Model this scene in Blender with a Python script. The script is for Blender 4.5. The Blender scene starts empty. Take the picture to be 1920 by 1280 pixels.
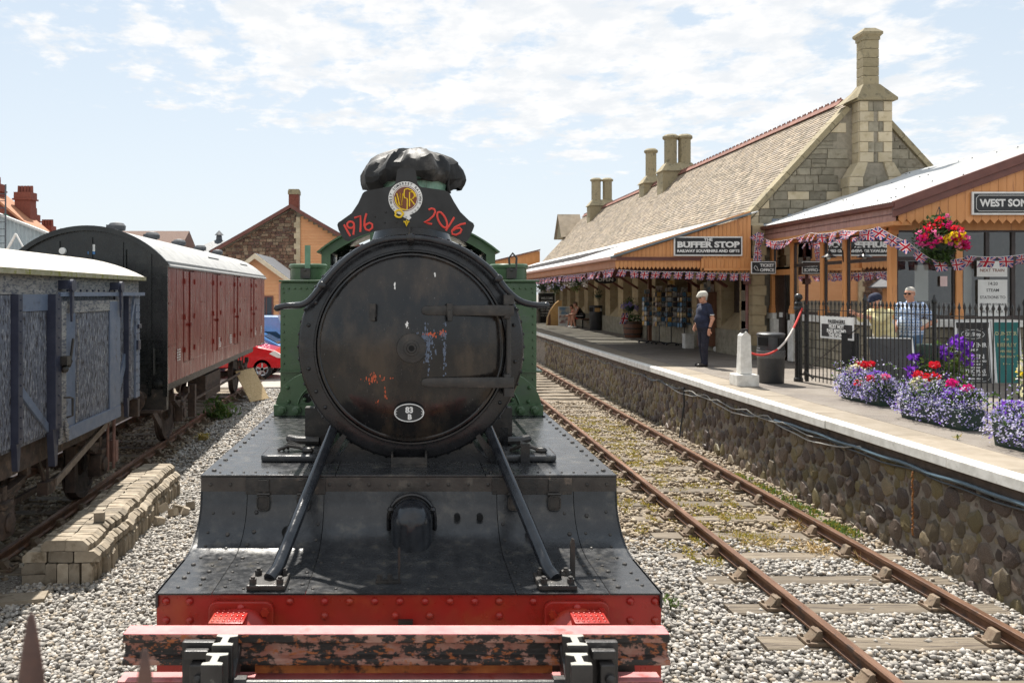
import bpy, bmesh, math, random
import numpy as np
from mathutils import Vector, Matrix, Euler, noise
random.seed(7); np.random.seed(7)
R = math.radians; PI = math.pi
SC = bpy.context.scene; COL = SC.collection

# ------------------------------------------------------------------ camera
cam = bpy.data.cameras.new('camera'); cam_o = bpy.data.objects.new('camera', cam); COL.objects.link(cam_o)
cam_o.location = (0, 0, 2.81); cam_o.rotation_euler = (R(90), 0, 0)
cam.sensor_width = 36; cam.lens = 28.125; cam.shift_x = 0.1016; cam.shift_y = -0.0469
cam.clip_start = 0.05; cam.clip_end = 4000
cam.dof.use_dof = True; cam.dof.focus_distance = 8.0; cam.dof.aperture_fstop = 5.6
SC.camera = cam_o

# ------------------------------------------------------------------ light
SUN_EL = 57.0; SUN_AZ = -9.0          # azimuth from +Y towards +X; the sun stands ahead of the camera
a, e = R(SUN_AZ), R(SUN_EL)
sun_dir = Vector((math.sin(a)*math.cos(e), math.cos(a)*math.cos(e), math.sin(e)))
sl = bpy.data.lights.new('sun', 'SUN'); sl.energy = 2.8; sl.angle = R(0.5); sl.color = (1, .95, .87)
so = bpy.data.objects.new('sun', sl); COL.objects.link(so)
so.rotation_euler = (-sun_dir).to_track_quat('-Z', 'Y').to_euler(); so.location = (0, 0, 60)
W = bpy.data.worlds.new('World'); SC.world = W; W.use_nodes = True
SC.view_settings.view_transform = 'Standard'; SC.view_settings.look = 'None'
SC.view_settings.exposure = 1.64; SC.view_settings.gamma = 1.0; SC.view_settings.use_curve_mapping = False

def world_sky():
    nt = W.node_tree; N = nt.nodes; L = nt.links; N.clear()
    out = N.new('ShaderNodeOutputWorld'); bg = N.new('ShaderNodeBackground'); L.new(bg.outputs[0], out.inputs[0])
    sky = N.new('ShaderNodeTexSky'); sky.sky_type = 'NISHITA'; sky.sun_disc = False
    sky.sun_elevation = R(SUN_EL); sky.sun_rotation = R(SUN_AZ); sky.air_density = 1.0; sky.dust_density = 2.2; sky.ozone_density = 1.0
    bg.inputs[1].default_value = 0.13
    tc = N.new('ShaderNodeTexCoord'); sep = N.new('ShaderNodeSeparateXYZ'); L.new(tc.outputs['Generated'], sep.inputs[0])
    def mth(op, a, b=None, c=None):
        n = N.new('ShaderNodeMath'); n.operation = op
        for i, q in enumerate((a, b, c)):
            if q is None: continue
            if isinstance(q, (int, float)): n.inputs[i].default_value = q
            else: L.new(q, n.inputs[i])
        return n.outputs[0]
    def sm(v, lo, hi):
        n = N.new('ShaderNodeMapRange'); n.interpolation_type = 'SMOOTHSTEP'; L.new(v, n.inputs[0])
        n.inputs[1].default_value = lo; n.inputs[2].default_value = hi; return n.outputs[0]
    z = mth('ADD', mth('MAXIMUM', sep.outputs[2], 0.0), 0.16)
    cx = mth('DIVIDE', sep.outputs[0], z); cy = mth('DIVIDE', sep.outputs[1], z)
    cmb = N.new('ShaderNodeCombineXYZ'); L.new(cx, cmb.inputs[0]); L.new(cy, cmb.inputs[1])
    def noise(scale, det, rough, off, dist=0.0):
        mp = N.new('ShaderNodeMapping'); mp.inputs['Location'].default_value = off; L.new(cmb.outputs[0], mp.inputs[0])
        n = N.new('ShaderNodeTexNoise'); n.inputs['Scale'].default_value = scale; n.inputs['Detail'].default_value = det
        n.inputs['Roughness'].default_value = rough; n.inputs['Distortion'].default_value = dist
        L.new(mp.outputs[0], n.inputs['Vector']); return n.outputs[0]
    big = noise(0.55, 2.0, .5, (2.2, .4, 0))
    puff = noise(5.2, 7.0, .60, (3.1, 1.7, 0), .1)
    fine = noise(15.0, 6.0, .6, (9.1, 4.7, 0))
    def bank(u0, v0, ru, rv, tilt=0.0):                    # a sheet of cloud lying round one point of the cloud plane
        du = mth('DIVIDE', mth('SUBTRACT', cx, u0), ru); dv = mth('DIVIDE', mth('ADD', mth('SUBTRACT', cy, v0), mth('MULTIPLY', du, tilt)), rv)
        return mth('MAXIMUM', mth('SUBTRACT', 1.0, mth('ADD', mth('MULTIPLY', du, du), mth('MULTIPLY', dv, dv))), -1.2)
    cov = mth('MAXIMUM', bank(.28, 2.05, 1.30, .98, -.22), bank(2.1, 3.0, .95, .55))
    cov = mth('MAXIMUM', cov, bank(-.6, -1.2, 2.2, 1.5)); cov = mth('MAXIMUM', cov, bank(-3.6, 1.0, 1.2, 1.4)); cov = mth('MAXIMUM', cov, bank(3.4, .3, 1.1, 1.3)); cov = mth('MAXIMUM', cov, bank(.6, -4.0, 2.0, 1.0))
    cover = mth('ADD', mth('MULTIPLY', cov, .30), mth('MULTIPLY', mth('SUBTRACT', puff, .5), 1.35))
    cover = mth('ADD', cover, mth('MULTIPLY', mth('SUBTRACT', fine, .5), .50)); cover = mth('ADD', cover, mth('MULTIPLY', mth('SUBTRACT', big, .5), .35))
    m = sm(cover, .0, .24)
    m = mth('MULTIPLY', m, mth('ADD', mth('MULTIPLY', sm(sep.outputs[2], 0.03, 0.14), .8), .2))
    shade = noise(7.0, 6.0, .6, (5.5, 8.2, 0))
    cr = N.new('ShaderNodeMixRGB'); L.new(sm(shade, .36, .64), cr.inputs[0])
    cr.inputs[1].default_value = (2.16, 2.24, 2.33, 1); cr.inputs[2].default_value = (2.62, 2.60, 2.58, 1)
    # thin summer vapour: paler towards the horizon
    vc = N.new('ShaderNodeMixRGB'); L.new(sm(sep.outputs[2], 0.0, .42), vc.inputs[0]); vc.inputs[1].default_value = (1.95, 2.12, 2.25, 1); vc.inputs[2].default_value = (1.50, 1.78, 2.07, 1)
    veil = N.new('ShaderNodeMixRGB'); veil.inputs[0].default_value = .95; L.new(sky.outputs[0], veil.inputs[1]); L.new(vc.outputs[0], veil.inputs[2])
    mx = N.new('ShaderNodeMixRGB'); L.new(m, mx.inputs[0]); L.new(veil.outputs[0], mx.inputs[1]); L.new(cr.outputs[0], mx.inputs[2])
    L.new(mx.outputs[0], bg.inputs[0])
world_sky()

# ------------------------------------------------------------------ mesh builder
class MB:
    def __init__(s): s.v = []; s.f = []; s.m = []; s.s = []
    def add(s, vs, fs, mi=0, sm=False):
        o = len(s.v); s.v += [tuple(q) for q in vs]
        for f in fs: s.f.append([i+o for i in f]); s.m.append(mi); s.s.append(sm)
        return s
    def box(s, x0, x1, y0, y1, z0, z1, mi=0, M=None):
        vs = [Vector(q) for q in ((x0,y0,z0),(x1,y0,z0),(x1,y1,z0),(x0,y1,z0),(x0,y0,z1),(x1,y0,z1),(x1,y1,z1),(x0,y1,z1))]
        if M is not None: vs = [M @ q for q in vs]
        return s.add(vs, [(3,2,1,0),(4,5,6,7),(0,1,5,4),(1,2,6,5),(2,3,7,6),(3,0,4,7)], mi)
    def bar(s, p0, p1, w, h, mi=0, up=(0,0,1)):
        p0 = Vector(p0); p1 = Vector(p1); d = p1-p0; L = d.length; d.normalize()
        u = Vector(up); x = d.cross(u)
        if x.length < 1e-4: x = d.cross(Vector((1,0,0)))
        x.normalize(); z = x.cross(d)
        M = Matrix((x, d, z)).transposed().to_4x4(); M.translation = p0
        return s.box(-w/2, w/2, 0, L, -h/2, h/2, mi, M)
    def tube(s, pts, r, n=8, mi=0, sm=True, caps=True):
        pts = [Vector(p) for p in pts]; k = len(pts); rs = r if isinstance(r, (list, tuple)) else [r]*k
        vs = []; prev = None
        for i, p in enumerate(pts):
            d = (pts[min(i+1,k-1)]-pts[max(i-1,0)]).normalized()
            if prev is None:
                x = d.cross(Vector((0,0,1)))
                if x.length < 1e-3: x = d.cross(Vector((1,0,0)))
            else: x = prev - d*prev.dot(d)
            x.normalize(); prev = x; y = d.cross(x)
            for j in range(n):
                t = 2*PI*j/n; vs.append(p + (x*math.cos(t)+y*math.sin(t))*rs[i])
        fs = [(i*n+j, i*n+(j+1)%n, (i+1)*n+(j+1)%n, (i+1)*n+j) for i in range(k-1) for j in range(n)]
        s.add(vs, fs, mi, sm)
        if caps: s.add(vs[:n], [tuple(range(n))[::-1]], mi); s.add(vs[-n:], [tuple(range(n))], mi)
        return s
    def cyl(s, p0, p1, r, r1=None, n=12, mi=0, sm=True): return s.tube([p0, p1], [r, r if r1 is None else r1], n, mi, sm)
    def lathe(s, prof, n=24, M=None, mi=0, sm=True, a0=0, a1=2*PI):
        full = abs(a1-a0-2*PI) < 1e-6; c = n if full else n+1; vs = []
        for (r, z) in prof:
            for j in range(c):
                t = a0+(a1-a0)*j/n; q = Vector((r*math.cos(t), r*math.sin(t), z)); vs.append(M @ q if M is not None else q)
        fs = []
        for i in range(len(prof)-1):
            for j in range(n):
                k = (j+1) % c
                fs.append((i*c+j, i*c+k, (i+1)*c+k, (i+1)*c+j))
        return s.add(vs, fs, mi, sm)
    def prism(s, poly, a, b, ax='y', mi=0, M=None):
        n = len(poly)
        def P(u, w, t):
            q = Vector((u, t, w)) if ax == 'y' else Vector((t, u, w)) if ax == 'x' else Vector((u, w, t))
            return M @ q if M is not None else q
        vs = [P(u, w, a) for u, w in poly]+[P(u, w, b) for u, w in poly]
        ar = sum(poly[i][0]*poly[(i+1)%n][1]-poly[(i+1)%n][0]*poly[i][1] for i in range(n))
        fl = (ar > 0) != (ax == 'x')
        if b < a: fl = not fl
        f0 = list(range(n)); f1 = list(range(n, 2*n))[::-1]
        sd = [((i+1)%n, i, n+i, n+(i+1)%n) for i in range(n)]
        fs = [f0, f1]+sd
        if ax == 'z': fl = not fl
        if not fl: fs = [list(f)[::-1] for f in fs]
        return s.add(vs, fs, mi)
    def ball(s, c, r, n=10, mi=0, sx=1, sy=1, sz=1):
        c = Vector(c); m = max(4, n//2); vs = [c+Vector((0,0,-r*sz))]; 
        for i in range(1, m):
            p = -PI/2+PI*i/m
            for j in range(n):
                t = 2*PI*j/n; vs.append(c+Vector((r*sx*math.cos(p)*math.cos(t), r*sy*math.cos(p)*math.sin(t), r*sz*math.sin(p))))
        vs.append(c+Vector((0,0,r*sz))); fs = [(0, 1+(j+1)%n, 1+j) for j in range(n)]
        for i in range(m-2): fs += [(1+i*n+j, 1+i*n+(j+1)%n, 1+(i+1)*n+(j+1)%n, 1+(i+1)*n+j) for j in range(n)]
        t = len(vs)-1; b = 1+(m-2)*n; fs += [(b+j, b+(j+1)%n, t) for j in range(n)]
        return s.add(vs, fs, mi, True)
    def mesh(s, name, mats, bevel=0.0):
        me = bpy.data.meshes.new(name); me.from_pydata(s.v, [], s.f)
        for m in (mats if isinstance(mats, (list, tuple)) else [mats]): me.materials.append(m)
        me.polygons.foreach_set('material_index', s.m); me.polygons.foreach_set('use_smooth', s.s)
        if bevel:
            bm = bmesh.new(); bm.from_mesh(me); bmesh.ops.remove_doubles(bm, verts=bm.verts, dist=1e-5)
            es = [e for e in bm.edges if len(e.link_faces) == 2 and e.calc_face_angle(0) > .6]
            bmesh.ops.bevel(bm, geom=es, offset=bevel, segments=2, affect='EDGES', profile=.6, clamp_overlap=True)
            bm.to_mesh(me); bm.free()
        if any(s.s):
            try: me.set_sharp_from_angle(angle=R(38))
            except Exception: pass
        me.update(); return me
    def build(s, name, mats, parent=None, loc=(0,0,0), rot=(0,0,0), bevel=0.0, label=None):
        return link(name, s.mesh(name, mats, bevel), parent, loc, rot, label)

def link(name, me, parent=None, loc=(0,0,0), rot=(0,0,0), label=None):
    o = bpy.data.objects.new(name, me); COL.objects.link(o); o.location = loc; o.rotation_euler = rot
    if parent is not None: o.parent = parent
    if label: o['label'] = label
    return o
def tag(o, label=None, cat=None, group=None, kind=None):
    for k, q in (('label', label), ('category', cat), ('group', group), ('kind', kind)):
        if q: o[k] = q
    return o
def thing(name, label, cat, loc=(0,0,0), rz=0.0, group=None):
    o = bpy.data.objects.new(name, None); COL.objects.link(o); o.location = loc; o.rotation_euler = (0, 0, rz); o.empty_display_size = .2
    return tag(o, label, cat, group)
def struct(name, loc=(0,0,0), rz=0.0):
    o = bpy.data.objects.new(name, None); COL.objects.link(o); o.location = loc; o.rotation_euler = (0,0,rz); o['kind'] = 'structure'; return o
def stuff(o): o['kind'] = 'stuff'; return o
def dup(o, parent=None, loc=None, rot=None, label=None):
    c = o.copy(); COL.objects.link(c)
    if parent is not None: c.parent = parent
    if loc is not None: c.location = loc
    if rot is not None: c.rotation_euler = rot
    if label: c['label'] = label
    for ch in o.children: dup(ch, c)
    return c
def np_mesh(name, V, F, mats, mi=None, smooth=False):
    """V (n,3), F (m,k) arrays -> mesh"""
    me = bpy.data.meshes.new(name); n, k = F.shape
    me.vertices.add(len(V)); me.vertices.foreach_set('co', np.asarray(V, np.float32).ravel())
    me.loops.add(n*k); me.loops.foreach_set('vertex_index', F.astype(np.int32).ravel())
    me.polygons.add(n); me.polygons.foreach_set('loop_start', np.arange(0, n*k, k, dtype=np.int32))
    try: me.polygons.foreach_set('loop_total', np.full(n, k, np.int32))
    except Exception: pass
    for m in (mats if isinstance(mats, (list, tuple)) else [mats]): me.materials.append(m)
    if mi is not None: me.polygons.foreach_set('material_index', np.asarray(mi, np.int32))
    if smooth: me.polygons.foreach_set('use_smooth', np.ones(n, bool))
    me.update(calc_edges=True); me.validate(); return me

# ------------------------------------------------------------------ materials
def C(*q): return (q[0], q[1], q[2], 1)
def mat(name, c1, c2=None, sc=6.0, c3=None, sc3=3.0, th3=.62, soft3=.06, c4=None, sc4=25.0, th4=.66, rough=.6, rvar=.12, metal=0.0, bump=0.0, bsc=60.0,
        vary=0.0, stretch=(1,1,1), spec=.5, detail=6.0, coat=0.0, trans=0.0):
    m = bpy.data.materials.new(name); m.use_nodes = True; nt = m.node_tree; N = nt.nodes; L = nt.links
    b = N['Principled BSDF']; c2 = c2 or tuple(q*.8 for q in c1)
    tc = N.new('ShaderNodeTexCoord'); oi = N.new('ShaderNodeObjectInfo')
    off = N.new('ShaderNodeVectorMath'); off.operation = 'SCALE'; off.inputs[0].default_value = (31.7, 17.3, 23.9); L.new(oi.outputs['Random'], off.inputs['Scale'])
    add = N.new('ShaderNodeVectorMath'); add.operation = 'ADD'; L.new(tc.outputs['Object'], add.inputs[0]); L.new(off.outputs[0], add.inputs[1])
    mp = N.new('ShaderNodeMapping'); mp.inputs['Scale'].default_value = stretch; L.new(add.outputs[0], mp.inputs[0])
    def noise(s, det=detail, rg=.6):
        n = N.new('ShaderNodeTexNoise'); n.inputs['Scale'].default_value = s; n.inputs['Detail'].default_value = det; n.inputs['Roughness'].default_value = rg
        L.new(mp.outputs[0], n.inputs['Vector']); return n.outputs[0]
    def ramp(v, lo, hi):
        n = N.new('ShaderNodeMapRange'); n.interpolation_type = 'SMOOTHSTEP'; L.new(v, n.inputs[0]); n.inputs[1].default_value = lo; n.inputs[2].default_value = hi; return n.outputs[0]
    def mix(f, x, y):
        n = N.new('ShaderNodeMixRGB'); L.new(f, n.inputs[0])
        for i, q in ((1, x), (2, y)):
            if isinstance(q, tuple): n.inputs[i].default_value = C(*q)
            else: L.new(q, n.inputs[i])
        return n.outputs[0]
    n1 = noise(sc); col = mix(ramp(n1, .35, .65), c1, c2)
    if c3: col = mix(ramp(noise(sc3, 8.0, .65), th3-soft3, th3+soft3), col, c3)
    if c4: col = mix(ramp(noise(sc4, 4.0, .7), th4-.04, th4+.04), col, c4)
    if vary:
        hs = N.new('ShaderNodeHueSaturation'); mr = N.new('ShaderNodeMapRange'); L.new(oi.outputs['Random'], mr.inputs[0]); mr.inputs[3].default_value = 1-vary; mr.inputs[4].default_value = 1+vary
        L.new(mr.outputs[0], hs.inputs['Value']); L.new(col, hs.inputs['Color']); col = hs.outputs[0]
    L.new(col, b.inputs['Base Color'])
    if rvar:
        mr = N.new('ShaderNodeMapRange'); L.new(noise(sc*2.3, 5.0), mr.inputs[0]); mr.inputs[1].default_value = .3; mr.inputs[2].default_value = .7
        mr.inputs[3].default_value = max(.04, rough-rvar); mr.inputs[4].default_value = min(1, rough+rvar); L.new(mr.outputs[0], b.inputs['Roughness'])
    else: b.inputs['Roughness'].default_value = rough
    b.inputs['Metallic'].default_value = metal; b.inputs['Specular IOR Level'].default_value = spec
    if coat: b.inputs['Coat Weight'].default_value = coat; b.inputs['Coat Roughness'].default_value = .12
    if bump:
        bn = N.new('ShaderNodeBump'); bn.inputs['Strength'].default_value = bump; bn.inputs['Distance'].default_value = .01
        L.new(noise(bsc, 6.0, .65), bn.inputs['Height']); L.new(bn.outputs[0], b.inputs['Normal'])
    return m
def plain(name, c, rough=.6, **k): return mat(name, c, tuple(q*.86 for q in c), rough=rough, **k)

def text_mesh(name, body, size, m, bold=0.0, depth=.002, spacing=1.0, shear=0.0):
    cu = bpy.data.curves.new(name, 'FONT'); cu.body = body; cu.size = size; cu.offset = bold; cu.extrude = depth; cu.align_x = 'CENTER'; cu.align_y = 'CENTER'
    cu.space_character = spacing; cu.shear = shear; cu.resolution_u = 3
    o = bpy.data.objects.new(name, cu); COL.objects.link(o); bpy.context.view_layer.update()
    me = bpy.data.meshes.new_from_object(o.evaluated_get(bpy.context.evaluated_depsgraph_get())); bpy.data.objects.remove(o)
    me.transform(Matrix.Rotation(R(90), 4, 'X')); me.materials.clear(); me.materials.append(m); me.name = name
    return me
def lettering(parent, body, size, m, x, y, z, bold=0.0, width=None, spacing=1.0, name='lettering', depth=.002):
    me = text_mesh(name, body, size, m, bold, depth, spacing)
    if width:
        xs = [q.co.x for q in me.vertices]; k = width/(max(xs)-min(xs)); me.transform(Matrix.Diagonal((k, 1, 1, 1)))
    return link(name, me, parent, (x, y, z))
def rounded(w, h, r, n=4):
    p = []
    for cx, cy, a in ((w/2-r, h/2-r, 0), (-w/2+r, h/2-r, 90), (-w/2+r, -h/2+r, 180), (w/2-r, -h/2+r, 270)):
        for i in range(n+1): t = R(a+90*i/n); p.append((cx+r*math.cos(t), cy+r*math.sin(t)))
    return p
def circ(r, n=24, cx=0, cy=0): return [(cx+r*math.cos(2*PI*i/n), cy+r*math.sin(2*PI*i/n)) for i in range(n)]
# palette
M_black = mat('black_loco_paint', (.007,.007,.008), (.017,.017,.019), sc=5, c3=(.050,.042,.035), sc3=4, th3=.64, soft3=.09, c4=(.16,.15,.14), sc4=60, th4=.72, rough=.24, rvar=.13, bump=.10, bsc=45, spec=.5)
M_door = mat('smokebox_black', (.004,.0045,.006), (.012,.0115,.0115), sc=3.2, c3=(.050,.036,.025), sc3=3.6, th3=.57, soft3=.13, c4=(.13,.125,.12), sc4=80, th4=.69, rough=.16, rvar=.10, bump=.07, bsc=30, spec=.5, stretch=(1.2,1,.6))
M_deck = mat('footplate_black', (.022,.023,.025), (.033,.034,.036), sc=9, c3=(.085,.078,.066), sc3=9.0, th3=.64, soft3=.12, c4=(.15,.14,.13), sc4=75, th4=.70, rough=.25, rvar=.12, bump=.09, bsc=50, spec=.5)
M_iron = mat('worn_iron', (.018,.017,.016), (.045,.038,.032), sc=9, c3=(.16,.12,.09), sc3=9, th3=.66, rough=.45, bump=.25, bsc=60)
M_rod = mat('oiled_steel_black', (.010,.011,.014), (.022,.024,.028), sc=9, c4=(.16,.15,.14), sc4=40, th4=.74, rough=.16, rvar=.08, bump=.08)
M_green = mat('loco_green', (.048,.098,.042), (.062,.118,.055), sc=3, c3=(.06,.10,.06), sc3=5, th3=.62, c4=(.2,.24,.18), sc4=50, th4=.74, rough=.34, bump=.06, bsc=30)
M_red = mat('buffer_beam_red', (.36,.018,.013), (.29,.024,.014), sc=4, c3=(.36,.05,.018), sc3=3, th3=.60, soft3=.1, c4=(.6,.3,.2), sc4=40, th4=.75, rough=.33, bump=.07, bsc=35)
M_pink = mat('worn_pink_paint', (.50,.15,.155), (.56,.21,.20), sc=8, c3=(.42,.06,.05), sc3=6, th3=.64, c4=(.45,.35,.28), sc4=35, th4=.70, rough=.5, bump=.12)
M_wornred = mat('flaking_red_rail', (.34,.185,.14), (.29,.105,.07), sc=18, c3=(.020,.016,.014), sc3=20, th3=.47, soft3=.03, c4=(.34,.10,.03), sc4=30, th4=.60, rough=.6, bump=.5, bsc=40, stretch=(.6,1,1))
M_rustpost = mat('black_post_iron', (.020,.019,.019), (.042,.038,.036), sc=7, c3=(.20,.19,.17), sc3=8, th3=.68, rough=.4, bump=.2)
M_orange_rust = mat('orange_rusty_bar', (.55,.20,.05), (.38,.10,.03), sc=8, c3=(.03,.022,.018), sc3=7, th3=.56, rough=.6, bump=.3)
M_copper = mat('verdigris_copper', (.17,.34,.25), (.26,.42,.33), sc=14, c3=(.08,.12,.09), sc3=8, th3=.62, rough=.5, stretch=(3,3,.7))
M_tarp = mat('black_tarpaulin', (.016,.016,.016), (.035,.033,.031), sc=5, c3=(.11,.10,.09), sc3=3, th3=.62, soft3=.1, rough=.6, rvar=.06, bump=.3, bsc=14, spec=.25)
M_board = mat('headboard_black', (.016,.016,.016), (.022,.022,.022), sc=5, c4=(.1,.09,.08), sc4=40, th4=.76, rough=.55)
M_white = plain('white_paint', (.80,.79,.76), .5)
M_offwhite = mat('weathered_white_paint', (.78,.76,.71), (.62,.60,.55), sc=7, c3=(.30,.27,.22), sc3=6, th3=.68, c4=(.05,.05,.045), sc4=22, th4=.72, rough=.6, bump=.15)
M_yellow = plain('emblem_yellow', (.85,.58,.02), .45)
M_brownred = plain('emblem_brown', (.20,.055,.02), .5)
M_paintred = plain('hand_painted_red', (.78,.07,.05), .55)
M_rail = mat('rusty_rail', (.115,.052,.028), (.17,.080,.042), sc=8, c3=(.06,.035,.025), sc3=5, th3=.6, rough=.62, bump=.25, bsc=60)
M_railtop = mat('rail_running_band', (.27,.155,.10), (.20,.11,.07), sc=5, rough=.36, metal=.55, stretch=(1,.2,1), bump=.06)
M_chair = mat('rail_chair_iron', (.13,.085,.055), (.20,.15,.10), sc=9, c3=(.07,.05,.035), sc3=9, th3=.6, rough=.8, bump=.4, vary=.15)
M_sleeper = mat('sleeper_timber', (.125,.098,.070), (.205,.168,.122), sc=5, c3=(.06,.045,.035), sc3=7, th3=.58, c4=(.32,.26,.2), sc4=30, th4=.66, rough=.85, bump=.6, bsc=22, stretch=(.35,5,3), vary=.22)
M_ballastground = mat('ballast_bed', (.13,.115,.095), (.24,.22,.19), sc=38, c3=(.07,.055,.04), sc3=30, th3=.55, c4=(.55,.53,.5), sc4=45, th4=.6, rough=.9, bump=1.0, bsc=40)  # base toned dark so the gaps between stones carry painted shadow
M_dirt = mat('oily_dirt', (.15,.115,.075), (.26,.21,.15), sc=24, c3=(.07,.05,.035), sc3=10, th3=.55, c4=(.34,.29,.22), sc4=40, th4=.58, rough=.95, bump=.8, bsc=36)
M_stones = [mat('ballast_stone', c, tuple(q*.84 for q in c), sc=25, rough=.8, rvar=.08, bump=.25, bsc=70) for c in
            ((.36,.335,.30), (.45,.42,.38), (.27,.25,.225), (.19,.17,.15), (.38,.32,.25), (.52,.495,.46))]
M_dstones = [mat('soiled_stone', c, tuple(q*.8 for q in c), sc=25, rough=.85, rvar=.08, bump=.25, bsc=70) for c in
            ((.30,.235,.16), (.20,.15,.10), (.38,.31,.22), (.14,.105,.075), (.42,.36,.28))]
M_block = mat('weathered_block', (.25,.205,.15), (.32,.27,.205), sc=8, c3=(.13,.10,.065), sc3=5, th3=.60, soft3=.1, c4=(.15,.12,.08), sc4=26, th4=.70, rough=.85, bump=.5, bsc=45, vary=.38)
M_tarmac = mat('platform_tarmac', (.165,.140,.115), (.205,.178,.150), sc=2.0, c3=(.13,.11,.095), sc3=.9, th3=.58, soft3=.12, c4=(.34,.31,.27), sc4=140, th4=.62, rough=.9, bump=.35, bsc=160)
M_slab = mat('platform_slab', (.235,.195,.145), (.285,.24,.185), sc=3, c3=(.20,.165,.12), sc3=2.2, th3=.60, soft3=.12, c4=(.2,.17,.13), sc4=60, th4=.68, rough=.85, bump=.3, bsc=80, vary=.08)
M_mortar = mat('dark_mortar', (.20,.17,.14), (.28,.245,.205), sc=9, c3=(.11,.09,.065), sc3=5, th3=.58, c4=(.34,.31,.27), sc4=18, th4=.64, rough=.9, bump=.6, bsc=40)
M_cobbles = [mat('cobble_stone', c, tuple(q*.62 for q in c), sc=14, c3=c3, sc3=11, th3=.60, rough=.55, rvar=.2, bump=.35, bsc=50, vary=.22, spec=.5) for c, c3 in
             (((.080,.056,.046),(.19,.15,.12)), ((.165,.12,.092),(.26,.21,.165)), ((.135,.103,.068),(.24,.20,.09)), ((.23,.18,.115),(.28,.23,.11)), ((.19,.15,.075),(.26,.22,.085)))]
M_tile = [mat('roof_tile', c, tuple(q*.82 for q in c), sc=1.3, c3=(.17,.14,.095), sc3=.8, th3=.58, soft3=.14, c4=(.20,.165,.09), sc4=3, th4=.68, rough=.85, bump=.2, vary=.18) for c in ((.31,.245,.175), (.37,.30,.22), (.255,.205,.15), (.33,.27,.21))]
M_ridge = mat('ridge_tile_red', (.17,.065,.045), (.23,.095,.065), sc=8, rough=.85, vary=.15)
M_gstone = mat('grey_sandstone', (.20,.178,.130), (.275,.245,.185), sc=4, c3=(.17,.145,.10), sc3=7, th3=.60, c4=(.13,.11,.08), sc4=34, th4=.68, rough=.9, bump=.7, bsc=26, vary=.26)
M_quoin = mat('pale_dressed_stone', (.47,.39,.255), (.54,.46,.325), sc=3, c3=(.36,.29,.18), sc3=5, th3=.62, soft3=.1, rough=.85, bump=.3, bsc=40, vary=.10)
M_ashlar = mat('buff_ashlar', (.40,.31,.185), (.46,.37,.23), sc=3, c3=(.28,.215,.13), sc3=4, th3=.62, soft3=.1, rough=.88, bump=.25, bsc=45, vary=.12)
M_chim = mat('chimney_stone', (.27,.225,.135), (.34,.285,.18), sc=5, c3=(.17,.145,.09), sc3=5, th3=.58, soft3=.1, rough=.9, bump=.4, bsc=30, vary=.12)
M_gmortar = mat('pale_mortar', (.30,.265,.205), (.24,.21,.16), sc=9, rough=.95, bump=.3)
M_orange = mat('orange_boarding', (.60,.26,.085), (.66,.30,.11), sc=3, c3=(.47,.20,.075), sc3=5, th3=.62, rough=.5, stretch=(2,2,.3), vary=.07)
M_brown = mat('chocolate_paint', (.135,.045,.032), (.17,.060,.042), sc=4, rough=.42)
M_pinkfascia = mat('faded_pink_brown', (.40,.21,.17), (.46,.25,.20), sc=4, rough=.55, vary=.05)
M_darkframe = mat('dark_brown_frame', (.030,.020,.017), (.045,.030,.026), sc=5, rough=.38)
M_zinc = mat('pale_corrugated_sheet', (.44,.44,.43), (.50,.50,.49), sc=3, c3=(.36,.35,.32), sc3=4, th3=.62, c4=(.35,.33,.3), sc4=30, th4=.73, rough=.5, bump=.08)
M_slate = mat('dark_slate', (.055,.060,.068), (.085,.09,.10), sc=7, rough=.6, vary=.15)
M_fence = mat('black_iron_paint', (.010,.010,.010), (.018,.017,.016), sc=9, rough=.32)
M_sign = mat('sign_black', (.014,.014,.015), (.020,.020,.021), sc=6, rough=.45)
M_navy = mat('navy_cloth', (.012,.016,.038), (.018,.023,.052), sc=12, rough=.9, bump=.3, bsc=30)
M_trouser = mat('dark_navy_trousers', (.011,.011,.022), (.017,.017,.03), sc=12, rough=.9, bump=.3, bsc=20)
M_skin = mat('skin', (.50,.24,.155), (.56,.29,.195), sc=9, rough=.5, spec=.4)
M_cap = mat('pale_cap_tweed', (.52,.49,.42), (.64,.61,.54), sc=40, rough=.95)
M_shoe = plain('dark_shoe_leather', (.025,.020,.017), .4)
M_lens = plain('dark_lens', (.006,.006,.007), .12, rvar=0)
M_hairw = plain('white_hair', (.50,.47,.42), .8)
M_hairb = plain('brown_hair', (.10,.055,.030), .7)
M_yshirt = mat('pale_yellow_shirt', (.66,.58,.30), (.72,.64,.36), sc=6, rough=.9, bump=.3, bsc=14)
M_jeans = mat('blue_jeans', (.055,.105,.19), (.085,.15,.25), sc=6, rough=.9, bump=.3, bsc=30)
M_bin = mat('dark_grey_plastic', (.030,.031,.033), (.042,.043,.045), sc=5, c4=(.10,.10,.10), sc4=40, th4=.74, rough=.42)
M_bag = plain('bin_liner_grey', (.10,.10,.10), .3)
M_rope_r = plain('red_rope', (.62,.045,.035), .7)
M_rope_w = plain('white_rope', (.75,.66,.60), .8)
M_leaf = [mat('leaf_green', c, tuple(q*.7 for q in c), sc=14, rough=.6) for c in ((.055,.11,.022), (.095,.17,.03), (.035,.07,.02), (.16,.21,.045))]
M_moss = [mat('moss', c, tuple(q*.8 for q in c), sc=14, rough=.8) for c in ((.42,.33,.06), (.33,.28,.05), (.42,.29,.10), (.20,.22,.04))]
M_straw = mat('dry_grass', (.52,.36,.16), (.60,.44,.22), sc=14, rough=.8)
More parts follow.
